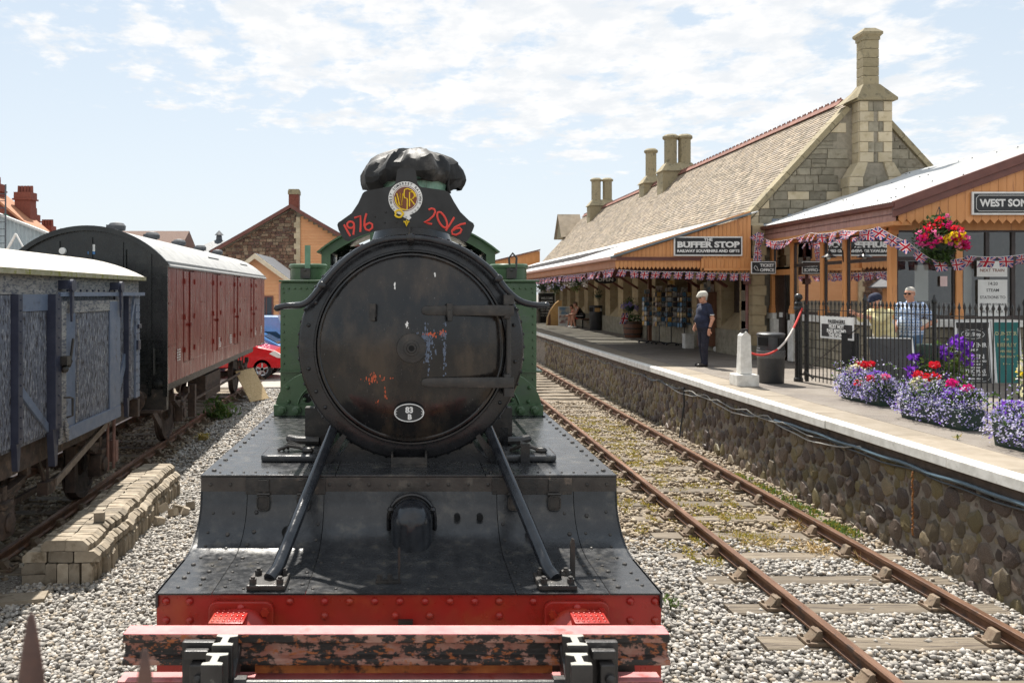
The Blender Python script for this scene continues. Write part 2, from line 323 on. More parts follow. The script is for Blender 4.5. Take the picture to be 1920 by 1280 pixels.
def thin(m, f):
    # thin living tissue lets light through from behind
    nt = m.node_tree; N = nt.nodes; L = nt.links; b = N['Principled BSDF']; t = N.new('ShaderNodeBsdfTranslucent'); x = N.new('ShaderNodeMixShader'); x.inputs[0].default_value = f
    L.new(b.inputs['Base Color'].links[0].from_socket, t.inputs[0]); L.new(b.outputs[0], x.inputs[1]); L.new(t.outputs[0], x.inputs[2]); L.new(x.outputs[0], N['Material Output'].inputs[0]); return m
def petal(n, c): return thin(plain(n, c, .6), .45)
for q_ in M_leaf+M_moss: thin(q_, .35)
M_lob = [petal('lobelia', c) for c in ((.30,.24,.66), (.44,.38,.76), (.58,.54,.82), (.20,.07,.58), (.74,.72,.86))]
M_violet = [petal('violet_petal', c) for c in ((.18,.035,.46), (.26,.06,.55), (.13,.02,.36))]
M_redfl = petal('scarlet_petal', (.68,.015,.035)); M_mag = petal('magenta_petal', (.70,.015,.22)); M_pinkfl = petal('pink_petal', (.78,.16,.36))
M_yelfl = petal('yellow_petal', (.85,.62,.015)); M_cream = petal('cream_petal', (.78,.74,.45)); M_whitefl = petal('white_petal', (.80,.76,.78))
M_trough = plain('dark_green_trough', (.018,.045,.030), .5)
M_glass = None
def glass():
    m = bpy.data.materials.new('window_glass'); m.use_nodes = True; nt = m.node_tree; N = nt.nodes; L = nt.links; N.remove(N['Principled BSDF'])
    g = N.new('ShaderNodeBsdfGlossy'); g.inputs['Roughness'].default_value = .02; t = N.new('ShaderNodeBsdfTransparent'); t.inputs[0].default_value = (.80,.82,.80,1)
    fr = N.new('ShaderNodeFresnel'); fr.inputs[0].default_value = 1.55; ad = N.new('ShaderNodeMath'); ad.operation = 'MULTIPLY_ADD'; ad.inputs[1].default_value = 1.5; ad.inputs[2].default_value = .05; L.new(fr.outputs[0], ad.inputs[0])
    mx = N.new('ShaderNodeMixShader'); L.new(ad.outputs[0], mx.inputs[0]); L.new(t.outputs[0], mx.inputs[1]); L.new(g.outputs[0], mx.inputs[2]); L.new(mx.outputs[0], N['Material Output'].inputs[0]); return m
M_glass = glass()
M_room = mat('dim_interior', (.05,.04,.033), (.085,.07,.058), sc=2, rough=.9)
M_paper = mat('paper_white', (.74,.74,.71), (.68,.68,.65), sc=5, rough=.8)
M_ink = plain('ink_grey', (.10,.10,.10), .8)
M_wagon = mat('blue_grey_wagon_ply', (.135,.145,.185), (.19,.20,.24), sc=3, c3=(.42,.41,.41), sc3=42, th3=.575, soft3=.04, c4=(.04,.033,.036), sc4=36, th4=.54, rough=.75, bump=.3, bsc=60, stretch=(1.2,1.2,.30))
M_wagonframe = mat('blue_grey_wagon_steel', (.13,.165,.24), (.165,.20,.275), sc=4, c3=(.05,.05,.07), sc3=4, th3=.63, soft3=.1, c4=(.36,.38,.40), sc4=30, th4=.70, rough=.5, bump=.12)
M_wagonpost = mat('dark_blue_wagon_post', (.030,.034,.060), (.045,.050,.080), sc=5, c4=(.20,.21,.24), sc4=40, th4=.73, rough=.45)
M_bleached = mat('bleached_bare_wood', (.36,.34,.32), (.25,.235,.225), sc=9, c3=(.11,.115,.14), sc3=24, th3=.54, rough=.85, bump=.5, bsc=40, stretch=(1,.5,1.6))
M_canvasroof = mat('pale_canvas_roof', (.56,.52,.46), (.50,.46,.40), sc=2, c3=(.40,.36,.30), sc3=2, th3=.64, soft3=.12, rough=.85, bump=.15)
M_lichen = mat('lichened_roof_edge', (.42,.37,.26), (.33,.30,.17), sc=9, c3=(.25,.24,.05), sc3=8, th3=.56, rough=.9, bump=.4)
M_maroon = mat('maroon_van_paint', (.165,.017,.012), (.21,.026,.018), sc=2, c3=(.25,.060,.045), sc3=3.0, th3=.62, soft3=.12, c4=(.30,.17,.15), sc4=60, th4=.74, rough=.30, rvar=.12, bump=.22, bsc=7, stretch=(1,1.6,.35), spec=.16)
M_vanblack = mat('van_end_black', (.008,.009,.009), (.016,.018,.017), sc=4, c4=(.25,.27,.25), sc4=45, th4=.725, rough=.28, bump=.08)
M_vanroof = mat('grey_van_roof', (.30,.30,.295), (.37,.37,.36), sc=2.5, c3=(.22,.22,.215), sc3=4, th3=.60, rough=.75, bump=.2, bsc=70)
M_under = mat('rusty_underframe', (.045,.032,.026), (.085,.055,.042), sc=8, c3=(.15,.10,.07), sc3=6, th3=.62, rough=.75, bump=.3)
M_osb = mat('strand_board', (.50,.36,.18), (.62,.47,.27), sc=22, c3=(.36,.25,.12), sc3=28, th3=.58, rough=.8, bump=.2, stretch=(1,1,2.2))
M_brickred = mat('red_brick', (.19,.055,.038), (.25,.08,.052), sc=9, c3=(.18,.05,.035), sc3=7, th3=.6, rough=.85, bump=.3, vary=.1)
M_rubble = [mat('rubble_stone', c, tuple(q*.7 for q in c), sc=6, rough=.9, bump=.4, vary=.22) for c in ((.20,.115,.078), (.27,.17,.115), (.15,.085,.065), (.30,.22,.15))]
M_clap = mat('orange_weatherboard', (.68,.335,.150), (.72,.37,.17), sc=2, rough=.55, vary=.04)
M_shed = mat('grey_corrugated_wall', (.30,.35,.37), (.36,.41,.43), sc=3, rough=.5)
M_brtile = mat('brown_roof_tiles', (.17,.105,.08), (.22,.14,.105), sc=20, c3=(.11,.07,.055), sc3=26, th3=.55, rough=.9, bump=.7, bsc=12)
M_carred = plain('red_car_paint', (.60,.012,.020), .22, rvar=0, coat=.6)
M_carblue = plain('pale_blue_car_paint', (.20,.33,.55), .22, rvar=0, coat=.6)
M_carblue2 = plain('deep_blue_car_paint', (.03,.16,.42), .22, rvar=0, coat=.6)
M_tyre = plain('tyre_rubber', (.016,.016,.016), .8)
M_alloy = plain('alloy_silver', (.55,.56,.58), .3, metal=.7)
M_carglass = plain('car_window', (.03,.04,.05), .08, rvar=0)
M_cable = plain('grey_cable', (.33,.32,.30), .6); M_cabled = plain('dark_cable', (.02,.026,.032), .4); M_pipeblue = plain('blue_grey_pipe', (.07,.115,.15), .35)
M_wood = mat('stained_wood', (.13,.055,.030), (.18,.08,.045), sc=6, rough=.5, stretch=(1,1,.3))
M_pine = mat('pale_timber', (.50,.29,.10), (.56,.34,.14), sc=5, rough=.6)
M_grass = None
# ================================================================== SETTING
PZ = 1.10                                     # platform height above the rail heads
LT = -0.0365                                  # the left siding bends away by this slope
def sid(x, y): return (-4.87+x+LT*y, y)       # a point beside the siding's centre line

g = MB(); g.add([(-900,-60,-.42),(900,-60,-.42),(900,1800,-.42),(-900,1800,-.42)], [(0,1,2,3)])
tag(g.build('ground', mat('yard_tarmac', (.17,.155,.135), (.22,.20,.18), sc=.4, c4=(.3,.28,.25), sc4=60, th4=.62, rough=.9, bump=.2, bsc=80)), kind='structure')
b = MB()
nx, ny = 60, 90; xs = np.linspace(-9.2, 5.78, nx); ys = np.linspace(1.5, 70, ny)
VV = np.array([[x, y, -.205+.02*math.sin(x*3.1+y)*math.cos(y*2.3)+random.uniform(-.008,.008)] for y in ys for x in xs])
FF = np.array([[j*nx+i, j*nx+i+1, (j+1)*nx+i+1, (j+1)*nx+i] for j in range(ny-1) for i in range(nx-1)])
cen = VV[FF].mean(1); soil = ((cen[:,0] > 1.2)&(cen[:,1] > 9.6)) | (cen[:,0] < -3.98+LT*cen[:,1])
bo = link('ballast', np_mesh('ballast', VV, FF, [M_ballastground, M_dirt], soil.astype(int), True)); bo['kind'] = 'structure'
yd = MB(); yd.box(-60, -9.2, 20, 90, -.42, -.16); yd.box(-9.2, -1.6, 25.4, 90, -.41, -.165)
tag(yd.build('yard', mat('car_park_surface', (.30,.27,.235), (.36,.33,.29), sc=.6, rough=.9, bump=.2)), kind='structure')

# loose stones: real little rocks
def ico():
    t = (1+5**.5)/2
    v = np.array([(-1,t,0),(1,t,0),(-1,-t,0),(1,-t,0),(0,-1,t),(0,1,t),(0,-1,-t),(0,1,-t),(t,0,-1),(t,0,1),(-t,0,-1),(-t,0,1)], float)/1.9
    f = np.array([(0,11,5),(0,5,1),(0,1,7),(0,7,10),(0,10,11),(1,5,9),(5,11,4),(11,10,2),(10,7,6),(7,1,8),(3,9,4),(3,4,2),(3,2,6),(3,6,8),(3,8,9),(4,9,5),(2,4,11),(6,2,10),(8,6,7),(9,8,1)])
    return v, f
def cubev():
    v = np.array([(x,y,z) for x in (-1,1) for y in (-1,1) for z in (-1,1)], float)*.8
    f = np.array([(0,1,3),(0,3,2),(4,6,7),(4,7,5),(0,4,5),(0,5,1),(2,3,7),(2,7,6),(0,2,6),(0,6,4),(1,5,7),(1,7,3)])
    return v, f
rng = np.random.default_rng(11)
def rotm(n):
    q = rng.normal(size=(n,4)); q /= np.linalg.norm(q, axis=1)[:,None]; w,x,y,z = q.T
    return np.stack([np.stack([1-2*(y*y+z*z),2*(x*y-z*w),2*(x*z+y*w)],1), np.stack([2*(x*y+z*w),1-2*(x*x+z*z),2*(y*z-x*w)],1), np.stack([2*(x*z-y*w),2*(y*z+x*w),1-2*(x*x+y*y)],1)],1)
def scatter_stones(name, pts, size, mats, base=ico, weights=None):
    n = len(pts); v, f = base(); k = len(v)
    r = size*rng.uniform(.62, 1.35, (n,1))*np.ones((n,3)); r *= rng.uniform(.62, 1.2, (n,3))
    P = v[None]*(1+rng.uniform(-.26,.26,(n,k,1)))*r[:,None,:]
    P = np.einsum('nij,nkj->nki', rotm(n), P); P[:,:,2] *= .8; P += pts[:,None,:]
    F = (f[None]+(np.arange(n)*k)[:,None,None]).reshape(-1,3)
    mi = np.repeat(rng.choice(len(mats), n, p=weights), len(f))
    return stuff(link(name, np_mesh(name, P.reshape(-1,3), F, mats, mi)))
def region(n, x0, x1, y0, y1, keep, z=-.19, dz=.022):
    P = np.stack([rng.uniform(x0,x1,n), rng.uniform(y0,y1,n), z+rng.uniform(-dz,dz,n)], 1)
    return P[np.array([keep(*p[:2]) for p in P])]
NEARRAIL = lambda y: -4.10+LT*y
def bare(P, x0, first, y1=99):
    f = (P[:,1]-first) % .76; f = np.minimum(f, .76-f); on = (np.abs(P[:,0]-x0) < 1.31) & (f < .135) & (P[:,1] < y1); return P[~on | (rng.random(len(P)) < .05)]
A = region(44000, -4.5, -1.0, 5.6, 13, lambda x, y: x > NEARRAIL(y)+.30+.12*math.sin(y*4))
Bq = region(25000, 1.1, 5.72, 5.6, 9.9, lambda x, y: y < 9.0+random.random()*.9 or x < 2.6)
B2 = region(11000, .9, 3.2, 9.6, 27, lambda x, y: x < 2.9)
Bq = bare(Bq, 4.31, 6.83)
P_ = np.concatenate([A, Bq]); half = rng.random(len(P_)) < .35
scatter_stones('gravel', P_[half], .0215, M_stones, ico, [.22,.24,.18,.12,.14,.10]); scatter_stones('gravel', P_[~half], .0205, M_stones, cubev, [.22,.24,.18,.12,.14,.10])
far = region(20000, -5.0, -1.1, 13, 25, lambda x, y: x > NEARRAIL(y)+.32)
scatter_stones('gravel', far, .027, M_stones, cubev, [.24,.24,.16,.1,.14,.12])
soilp = bare(region(13000, 2.2, 5.72, 9.3, 22, lambda x, y: True, -.192), 4.31, 6.83, 12.5)
scatter_stones('gravel', np.concatenate([soilp, B2]), .026, M_dstones+M_stones[4:5], cubev, [.28,.18,.2,.12,.14,.08])
ls = region(9000, -7.4, -4.2, 7.5, 20, lambda x, y: x < NEARRAIL(y)+.32, -.20)
scatter_stones('gravel', ls, .030, M_dstones, cubev)

# ------------------------------------------------------------------ railway tracks
RP = [(-.035,-.006),(-.029,0),(.029,0),(.035,-.006),(.035,-.036),(.022,-.047),(.0095,-.056),(.0095,-.102),(.022,-.112),(.030,-.118),(.030,-.132),(.024,-.140),(-.024,-.140),(-.030,-.132),(-.030,-.118),(-.022,-.112),(-.0095,-.102),(-.0095,-.056),(-.022,-.047),(-.035,-.036)]
def rail_mesh(L):
    m = MB(); m.prism(RP, 0, L, 'y', 0); m.box(-.024, .024, .001, L-.001, -.004, .0012, 1)
    return m.mesh('rail', [M_rail, M_railtop])
def chair_mesh():
    m = MB(); m.box(-.19, .17, -.095, .095, -.172, -.141)
    m.prism([(.045,-.141),(.13,-.141),(.115,-.12),(.080,-.055),(.045,-.050)], -.055, .055, 'y')
    m.prism([(-.15,-.141),(-.040,-.141),(-.040,-.075),(-.062,-.050),(-.085,-.060),(-.11,-.10)], -.06, .06, 'y')
    m.box(-.095, -.036, -.05, .05, -.105, -.058, 0)
    for x in (-.165, .15): 
        for y in (-.06, .06): m.cyl((x,y,-.141), (x,y,-.118), .018, .014, 6)
    return m.mesh('rail_chair', M_chair, .006)
CH = chair_mesh()
def sleeper_mesh(sd):
    rr = random.Random(sd); m = MB(); n = 10; xs = [-1.3+2.6*i/n for i in range(n+1)]
    w = [.122+rr.uniform(-.008,.008) for _ in xs]; h = [-.172+rr.uniform(-.007,.003) for _ in xs]
    vs = []
    for x, a, q in zip(xs, w, h): vs += [(x,-a,-.30),(x,-a,q-.008),(x,-a+.012,q),(x,a-.012,q),(x,a,q-.008),(x,a,-.30)]
    fs = [(i*6+j, i*6+j+1, (i+1)*6+j+1, (i+1)*6+j) for i in range(n) for j in range(5)]+[(5,4,3,2,1,0), tuple(range(n*6, n*6+6))]
    m.add(vs, [tuple(f)[::-1] for f in fs]); return m.mesh('sleeper', M_sleeper)
SL = [sleeper_mesh(i) for i in range(7)]
def track(loc, rz, y0, y1, first, pitch=.76, chairs_to=40):
    t = struct('railway_track', loc, rz)
    rm = rail_mesh(y1-y0)
    for s in (-.7525, .7525): link('rail', rm, t, (s, y0, 0))
    y = first; i = 0
    while y < y1-.2:
        if y > y0+.1:
            s = link('sleeper', SL[i % 7], t, (random.uniform(-.05,.05), y, random.uniform(-.004,.004)), (0,0,random.uniform(-.012,.012)))
            if y < chairs_to:
                link('rail_chair', CH, s, (-.7525-s.location.x, 0, 0)); link('rail_chair', CH, s, (.7525-s.location.x, 0, 0), (0,0,PI))
        y += pitch; i += 1
    return t
track((4.31, 0, 0), 0, 2.0, 62, 6.83-.76*6)
track((-4.87, 0, 0), math.atan(-LT), 3.0, 45, 3.3, .76, 30)
track((0.005, 0, 0), 0, 3.4, 30, 3.8, .76, 16)

# ------------------------------------------------------------------ platform
pf = struct('platform')
m = MB(); m.box(6.362, 60, 2.0, 75, -.40, PZ); m.build('tarmac', M_tarmac, pf)
m = MB(); m.box(5.82, 6.36, 2.0, 75, -.40, PZ-.13); m.build('platform_bed', M_mortar, pf)
y = 2.2; i = 0
while y < 60:
    L = 1.86; w = MB(); dz = random.uniform(-.005,.004)
    w.box(5.81, 6.358, 0, L-.012, PZ-.129, PZ+dz); w.build('paving_slab', M_slab, pf, (0, y, 0), (0,0,0), .006); y += L
def coping(L):
    m = MB(); p = [(5.66,PZ-.125),(5.806,PZ-.125),(5.806,PZ+.004),(5.685,PZ+.004),(5.663,PZ-.018)]
    m.prism(p, 0, L-.010, 'y'); return m.mesh('coping_stone', M_offwhite, .006)
y = 1.5; cps = [coping(q) for q in (1.62, 2.30, 2.02, 2.45)]
Ls = (1.62, 2.30, 2.02, 2.45); i = 0
while y < 60:
    k = random.choice((0,1,2,3)); link('coping_stone', cps[k], pf, (random.uniform(-.006,.006), y, random.uniform(-.005,.005))); y += Ls[k]

# ------------------------------------------------------------------ cobbled platform wall
pw = thing('platform_wall', 'dark cobbled retaining wall with rounded stones under the white platform edge', 'wall', (5.78, 0, 0))
m = MB(); m.box(-.02, .045, 1.8, 75, -.40, PZ-.128); m.build('mortar_face', M_mortar, pw)
m = MB(); m.box(-.055, -.02, 1.8, 75, PZ-.235, PZ-.130); m.build('oversail_course', mat('brown_oversail', (.085,.062,.05), (.13,.095,.075), sc=6, c3=(.05,.04,.035), sc3=4, rough=.9, bump=.5), pw)
def cob_mesh(i):
    rr = random.Random(i*7+1); n, k = 10, 5; vs = []
    ph = [rr.uniform(0, 6.28) for _ in range(4)]
    def rad(t): return 1+.11*math.sin(2*t+ph[0])+.10*math.sin(3*t+ph[1])+.07*math.sin(4*t+ph[2])
    for r, d in ((1.02, .0), (1.0, -.45), (.86, -.78), (.50, -.95)):
        for j in range(n):
            t = 2*PI*j/n; q = r*rad(t)*(1+rr.uniform(-.05,.05)); vs.append((d*(1+rr.uniform(-.15,.15)), q*math.cos(t), q*math.sin(t)))
    vs.append((-1.0, 0, 0)); fs = [(a*n+j, a*n+(j+1)%n, (a+1)*n+(j+1)%n, (a+1)*n+j) for a in range(3) for j in range(n)]+[(3*n+j, 3*n+(j+1)%n, 4*n) for j in range(n)]
    fs = [tuple(f)[::-1] for f in fs]
    return vs, fs
COB = []
for i in range(24):
    vs, fs = cob_mesh(i); q = MB(); q.add(vs, fs, 0, True); COB.append(q.mesh('stone', M_cobbles[(0,0,1,2,3,0,4,1)[i % 8]]))
stones = []; cells = {}
def try_place(y, z, r):
    cy, cz = int(y/.3), int(z/.3)
    for a in (-1,0,1):
        for b_ in (-1,0,1):
            for (yy, zz, rr) in cells.get((cy+a, cz+b_), ()):
                if (yy-y)**2+((zz-z)*.84)**2 < ((rr+r)*.90)**2: return
    cells.setdefault((cy,cz), []).append((y,z,r)); stones.append((y,z,r))
for r, n in ((.104, 700), (.088, 2800), (.073, 6000), (.058, 9000), (.041, 10000), (.028, 8000)):
    for _ in range(n):
        y = 4.6+random.random()**1.15*29; rr = r*random.uniform(.9,1.12)
        z = random.uniform(-.22, .85-rr*.5); try_place(y, z, rr)
def vis(s): return s[2]/s[0] if s[0] > 6.9 else s[2]/30
stones.sort(key=vis, reverse=True)
for y, z, r in stones[:300]:
    o = link('stone', random.choice(COB), pw, (-.012, y, z), (random.uniform(-.5,.5), 0, 0)); o.scale = (r*random.uniform(.26,.46), r*1.02, r*1.16)
rest = stones[300:]
for mi_ in range(5):
    sub = rest[mi_::5]; V = []; F = []; o = 0
    for y, z, r in sub:
        vs, fs = cob_mesh(random.randrange(24)); a = random.uniform(-.5,.5); ca, sa = math.cos(a), math.sin(a); d = r*.38
        V += [(-.012+q[0]*d, y+(q[1]*ca-q[2]*sa)*r*1.02, z+(q[1]*sa+q[2]*ca)*r*1.16) for q in vs]
        F += [tuple(i_+o for i_ in f) for f in fs]; o += len(vs)
    q = MB(); q.add(V, F, 0, True); stuff(q.build('cobbles', M_cobbles[mi_], pw))

# cables clipped along the wall
def cable(name, label, pts, r, m_): 
    q = MB(); q.tube(pts, r, 6); return tag(q.build(name, m_), label, 'cable')
def run(y0, y1, z, sag, step, x, ph=0):
    pts = []; n = int(abs(y1-y0)/.18)
    for i in range(n+1):
        y = y0+(y1-y0)*i/n; u = ((y+ph) % step)/step; pts.append((x+.01*math.sin(y*5), y, z-sag*4*u*(1-u)+.008*math.sin(y*7+ph)))
    return pts
cable('cable', 'thick blue grey pipe fixed below the white platform edge nearest the camera', run(4, 12.4, .865, .012, 1.6, 5.695), .022, M_pipeblue)
cable('cable', 'thin dark cable running under the blue grey pipe on the cobbled wall', run(4, 19, .825, .035, 1.9, 5.705, .6), .012, M_cabled)
cable('cable', 'pale grey cable drooping in loops below the platform edge', run(9.9, 17.6, .88, .15, 2.6, 5.690, .3), .011, M_cable)
cable('cable', 'second pale cable hanging beside the drooping loops on the wall', run(11.2, 16.5, .87, .07, 1.3, 5.680, .9), .008, M_cable)
cable('cable', 'black cable in shallow swags along the far end of the wall', run(16.5, 45, .86, .07, 1.5, 5.69), .013, M_cabled)
cable('cable', 'black cable dropping straight down the wall to the ballast', [(5.69,16.5,.86),(5.68,16.45,.5),(5.67,16.6,.1),(5.6,16.5,-.17)], .016, M_cabled)
q = MB()
for i in range(34): q.ball((5.665+random.uniform(-.006,.006), 8.98+random.uniform(-.008,.008), .80-i*.021), .013, 6)
tag(q.build('rusty_chain', mat('orange_rust_chain', (.30,.13,.035), (.20,.08,.03), sc=30, rough=.9)), 'rusty orange chain hanging down the cobbled platform wall', 'chain')

# ------------------------------------------------------------------ weeds, moss and dry grass
def leafcloud(name, pts, size, mats, up=.6, w=None, parent=None, aspect=.5):
    """many small leaf faces, one at each point"""
    n = len(pts); pts = np.asarray(pts, float)
    d = rng.normal(size=(n,3)); d[:,2] = np.abs(d[:,2])*up*1.6+.05; d /= np.linalg.norm(d,axis=1)[:,None]
    s = np.cross(d, rng.normal(size=(n,3))); s /= np.linalg.norm(s,axis=1)[:,None]+1e-9
    L = size*rng.uniform(.6,1.4,(n,1)); Wd = L*aspect
    V = np.stack([pts, pts+d*L*.5+s*Wd*.5, pts+d*L, pts+d*L*.5-s*Wd*.5], 1).reshape(-1,3)
    F = np.arange(4*n).reshape(n,4); mi = rng.choice(len(mats), n, p=w)
    return link(name, np_mesh(name, V, F, mats, mi), parent)
def patches(n, cs, z=-.178):
    P = []
    for (x, y, rx, ry, k) in cs:
        for _ in range(int(n*k)):
            a, r = random.uniform(0, 6.283), math.sqrt(random.random())*random.uniform(.5,1)
            P.append((x+rx*r*math.cos(a), y+ry*r*math.sin(a), z+random.uniform(-.01,.015)))
    return P
mo = []
for _ in range(170):
    x = random.gauss(4.2, .40); y = random.uniform(9.3, 19.5)
    if 3.62 < x < 5.0: mo.append((x, y, random.uniform(.06,.24), random.uniform(.06,.26), random.uniform(.3,1)))
for _ in range(60): mo.append((random.uniform(2.9,3.5), random.uniform(8.8,15), random.uniform(.05,.13), random.uniform(.08,.22), .6))
stuff(leafcloud('moss', patches(95, mo, -.172), .028, M_moss, .7, [.42,.22,.22,.14]))
gr = [(5.42+random.uniform(-.12,.14), random.uniform(9.6,13.2), random.uniform(.05,.16), random.uniform(.08,.2), random.uniform(.4,1)) for _ in range(24)]
stuff(leafcloud('weeds', patches(80, gr, -.16), .045, [M_leaf[1], M_leaf[3], M_moss[1]], 1.0, [.35,.35,.3]))
dg = [(4.75, 9.3, .22, .25, 1.2), (5.0, 10.2, .1, .4, .6), (4.3, 9.5, .5, .18, .7), (5.1, 8.9, .12, .2, .5)]
stuff(leafcloud('dry_grass', patches(150, dg, -.18), .11, [M_straw, M_moss[2]], .5, None, None, .08))
def weed(label, x, y, z, h, n, cat='weed', tall=False, ms=None):
    t = thing('weed', label, cat, (x, y, z))
    q = MB(); 
    for k in range(5): q.tube([(0,0,0), (random.uniform(-.2,.2)*h, random.uniform(-.2,.2)*h, h*random.uniform(.4,.9))], [.006,.002], 4)
    q.build('stem', M_leaf[0], t)
    P = [(random.gauss(0,h*.28), random.gauss(0,h*.28), random.uniform(.02,h*.9)*(random.random() if tall else .7)) for _ in range(n)]
    stuff(leafcloud('leaves', P, h*.30, ms or M_leaf[:2]+[M_leaf[3]], .7, None, t, .32)); return t
weed('small bright green weed alone in the gravel right of the red buffer beam', 2.48, 7.55, -.17, .17, 60)
weed('tall green weed with a thin stalk beside the siding rail', *sid(1.05, 19.2), -.17, .62, 190, tall=True)
weed('low yellowing grass tuft beside the siding rail near the van wheel', *sid(1.30, 16.2), -.18, .20, 240, ms=[M_moss[0], M_straw, M_moss[1]])
weed('straw coloured tuft by the rail at the end of the block stack', *sid(1.15, 12.45), -.18, .17, 110, ms=[M_straw, M_moss[2]])
weed('yellow green weed patch at the bottom edge left of the buffer stop', -2.05, 5.75, -.18, .16, 120, ms=[M_moss[0], M_leaf[3]])
weed('bright green leafy weed on the platform at the foot of the gate', 7.55, 13.75, PZ, .16, 90)
weed('small weed in the joint between slab and tarmac on the platform', 6.42, 9.35, PZ, .08, 50, ms=[M_leaf[3], M_moss[0]])
# ================================================================== LOCOMOTIVE (front of the buffer beam at local y = 0)
AX = Matrix.Rotation(R(-90), 4, 'X')                       # lathe axis along +Y
def axm(x, y, z): return Matrix.Translation((x, y, z)) @ AX
loco = thing('locomotive', 'black fronted green tank engine with a round smokebox door and red buffer beam', 'steam engine', (.005, 4.12, 0))
BZ = 2.452                                                  # boiler centre height
# --- buffer beam and its rivets
m = MB(); m.box(-1.3, 1.3, 0, .05, .82, 1.262); beam = m.build('buffer_beam', M_red, loco, bevel=.004)
def riv_mesh(r, m_, hexa=False):
    q = MB()
    if hexa: q.cyl((0,0,0), (0,-r*.9,0), r, r*.95, 6, 0, False)
    else: q.lathe([(r,0),(r*.92,-r*.4),(r*.62,-r*.72),(r*.02,-r*.85)], 10, AX)
    return q.mesh('rivet', m_)
RV = riv_mesh(.021, M_red); RH = riv_mesh(.023, M_red, True)
XB = lambda p: (p-767)/364
for p in (312, 356, 544, 609, 656, 703, 750, 797, 844, 890, 936, 1000, 1182, 1228): link('rivet', RV, beam, (XB(p), 0, 1.2275))
for p in (609, 741, 806, 936, 312, 356, 1182, 1228): link('rivet', RV, beam, (XB(p), 0, 1.152 if 400 < p < 1100 else 1.128))
for s in (-1, 1):
    m = MB(); m.prism([(x+s*.86, z+1.05) for x, z in rounded(.335, .37, .045)], -.028, 0, 'y'); bp = m.build('buffer_plate', M_red, loco, bevel=.008)
    for dx, dz, k in ((-.125, .125, 1), (0, .155, 0), (.125, .135, 1)): link('bolt', RH if k else RV, bp, (s*.86+dx, -.028, 1.05+dz))
    m = MB(); m.lathe([(.175,-.02),(.172,-.05),(.155,-.075),(.125,-.12),(.118,-.26),(.09,-.262)], 32, axm(s*.86, 0, 1.03)); hs = m.build('buffer', M_red, loco)
    m = MB(); m.cyl((s*.86,-.24,1.03), (s*.86,-.37,1.03), .055, n=16); m.lathe([(.0,-.395),(.12,-.392),(.2,-.375),(.2,-.355),(.05,-.345)], 28, axm(s*.86, 0, 1.03)); m.build('buffer_head', M_iron, hs)
    m = MB(); m.box(s*.90-.085, s*.90+.085, -.20, -.03, 1.120, 1.196)
    for i in range(6):
        for j in range(5): m.ball((s*.90-.068+.027*i, -.18+.034*j, 1.196), .009, 6, 0, 1, 1, .6)
    m.build('buffer_step', M_red, hs, bevel=.004)
m = MB(); m.box(-.055, .02, -.03, .0, 1.08, 1.135); m.build('coupling_bracket', M_iron, loco)
m = MB()                                                    # drag hook and screw coupling, low on the beam
m.tube([(0,-.02,.98),(0,-.16,.99),(0,-.22,1.05),(0,-.2,1.1)], [.04,.035,.03,.02], 8); m.tube([(.05,-.1,.98),(.05,-.12,.7),(0,-.13,.62),(-.05,-.12,.7),(-.05,-.1,.98)], .018, 8)
m.build('coupling_hook', M_iron, loco)

# --- stepped footplating: low deck, sweeping riser, high deck
def riser(n=12):
    p = [(-.022, 1.275), (.50, 1.275)]
    for i in range(1, n+1):
        t = R(90*i/n); p.append((.50+.36*math.sin(t)*1.06, 1.275+.27*(1-math.cos(t))))
    p += [(.895, 1.60), (.90, 1.668)]
    return p
RP_ = riser()
def plate(x0, x1, nm='deck_plate', mt=None, path=None, up=.009):
    path = path or RP_; vs = []; k = len(path)
    for (y, z) in path: vs += [(x0, y, z), (x1, y, z)]
    fs = [(2*i, 2*i+1, 2*i+3, 2*i+2) for i in range(k-1)]
    o = len(vs)
    vs += [(x, y+.004, z-.010) for (x, y, z) in vs]; fs += [tuple(o+j for j in f)[::-1] for f in fs]
    fs += [(2*i, 2*i+2, o+2*i+2, o+2*i) for i in range(k-1)]+[(2*i+3, 2*i+1, o+2*i+1, o+2*i+3) for i in range(k-1)]+[(0, o, o+1, 1)]
    q = MB(); q.add(vs, fs, 0, False); ob = q.build(nm, mt or M_deck, loco); ob.data.shade_smooth() if hasattr(ob.data,'shade_smooth') else None
    try: ob.data.set_sharp_from_angle(angle=R(32))
    except Exception: pass
    return ob
for x0, x1 in ((-1.302,-1.012), (-1.008,-.532), (-.528,.548), (.552,1.028), (1.032,1.302)): plate(x0, x1)
m = MB(); m.box(-1.29, 1.29, .05, .84, .9, 1.262); m.box(-1.29, 1.29, .912, 1.0, .95, 1.655); m.build('frame_stretcher', M_iron, loco)
# end plate closing the curve at each side
for s in (-1, 1):
    poly = [(y, z) for y, z in RP_]+[(.99, 1.668), (.99, 1.20), (-.02, 1.20)]
    m = MB(); m.prism(poly, s*1.2885, s*1.2995, 'x'); m.build('deck_end_plate', M_deck, loco)
for x0, x1 in ((-1.302,-.462), (-.458,.478), (.482,1.302)):
    m = MB(); m.box(x0, x1, .885, 7.6, 1.662, 1.676); m.build('high_deck_plate', M_deck, loco, bevel=.003)
m = MB()
for s in (-1, 1): m.box(s*1.30-.004, s*1.30+.004, .90, 7.6, 1.56, 1.662)
m.box(-1.28, 1.28, 1.0, 7.5, 1.35, 1.655); m.build('valance', M_black, loco)
m = MB(); m.box(-1.300, 1.300, .888, .897, 1.570, 1.660); band = m.build('riser_band', mat('brown_black_band', (.035,.028,.024), (.06,.05,.042), sc=7, c3=(.10,.085,.07), sc3=9, th3=.62, rough=.5, bump=.2), loco)
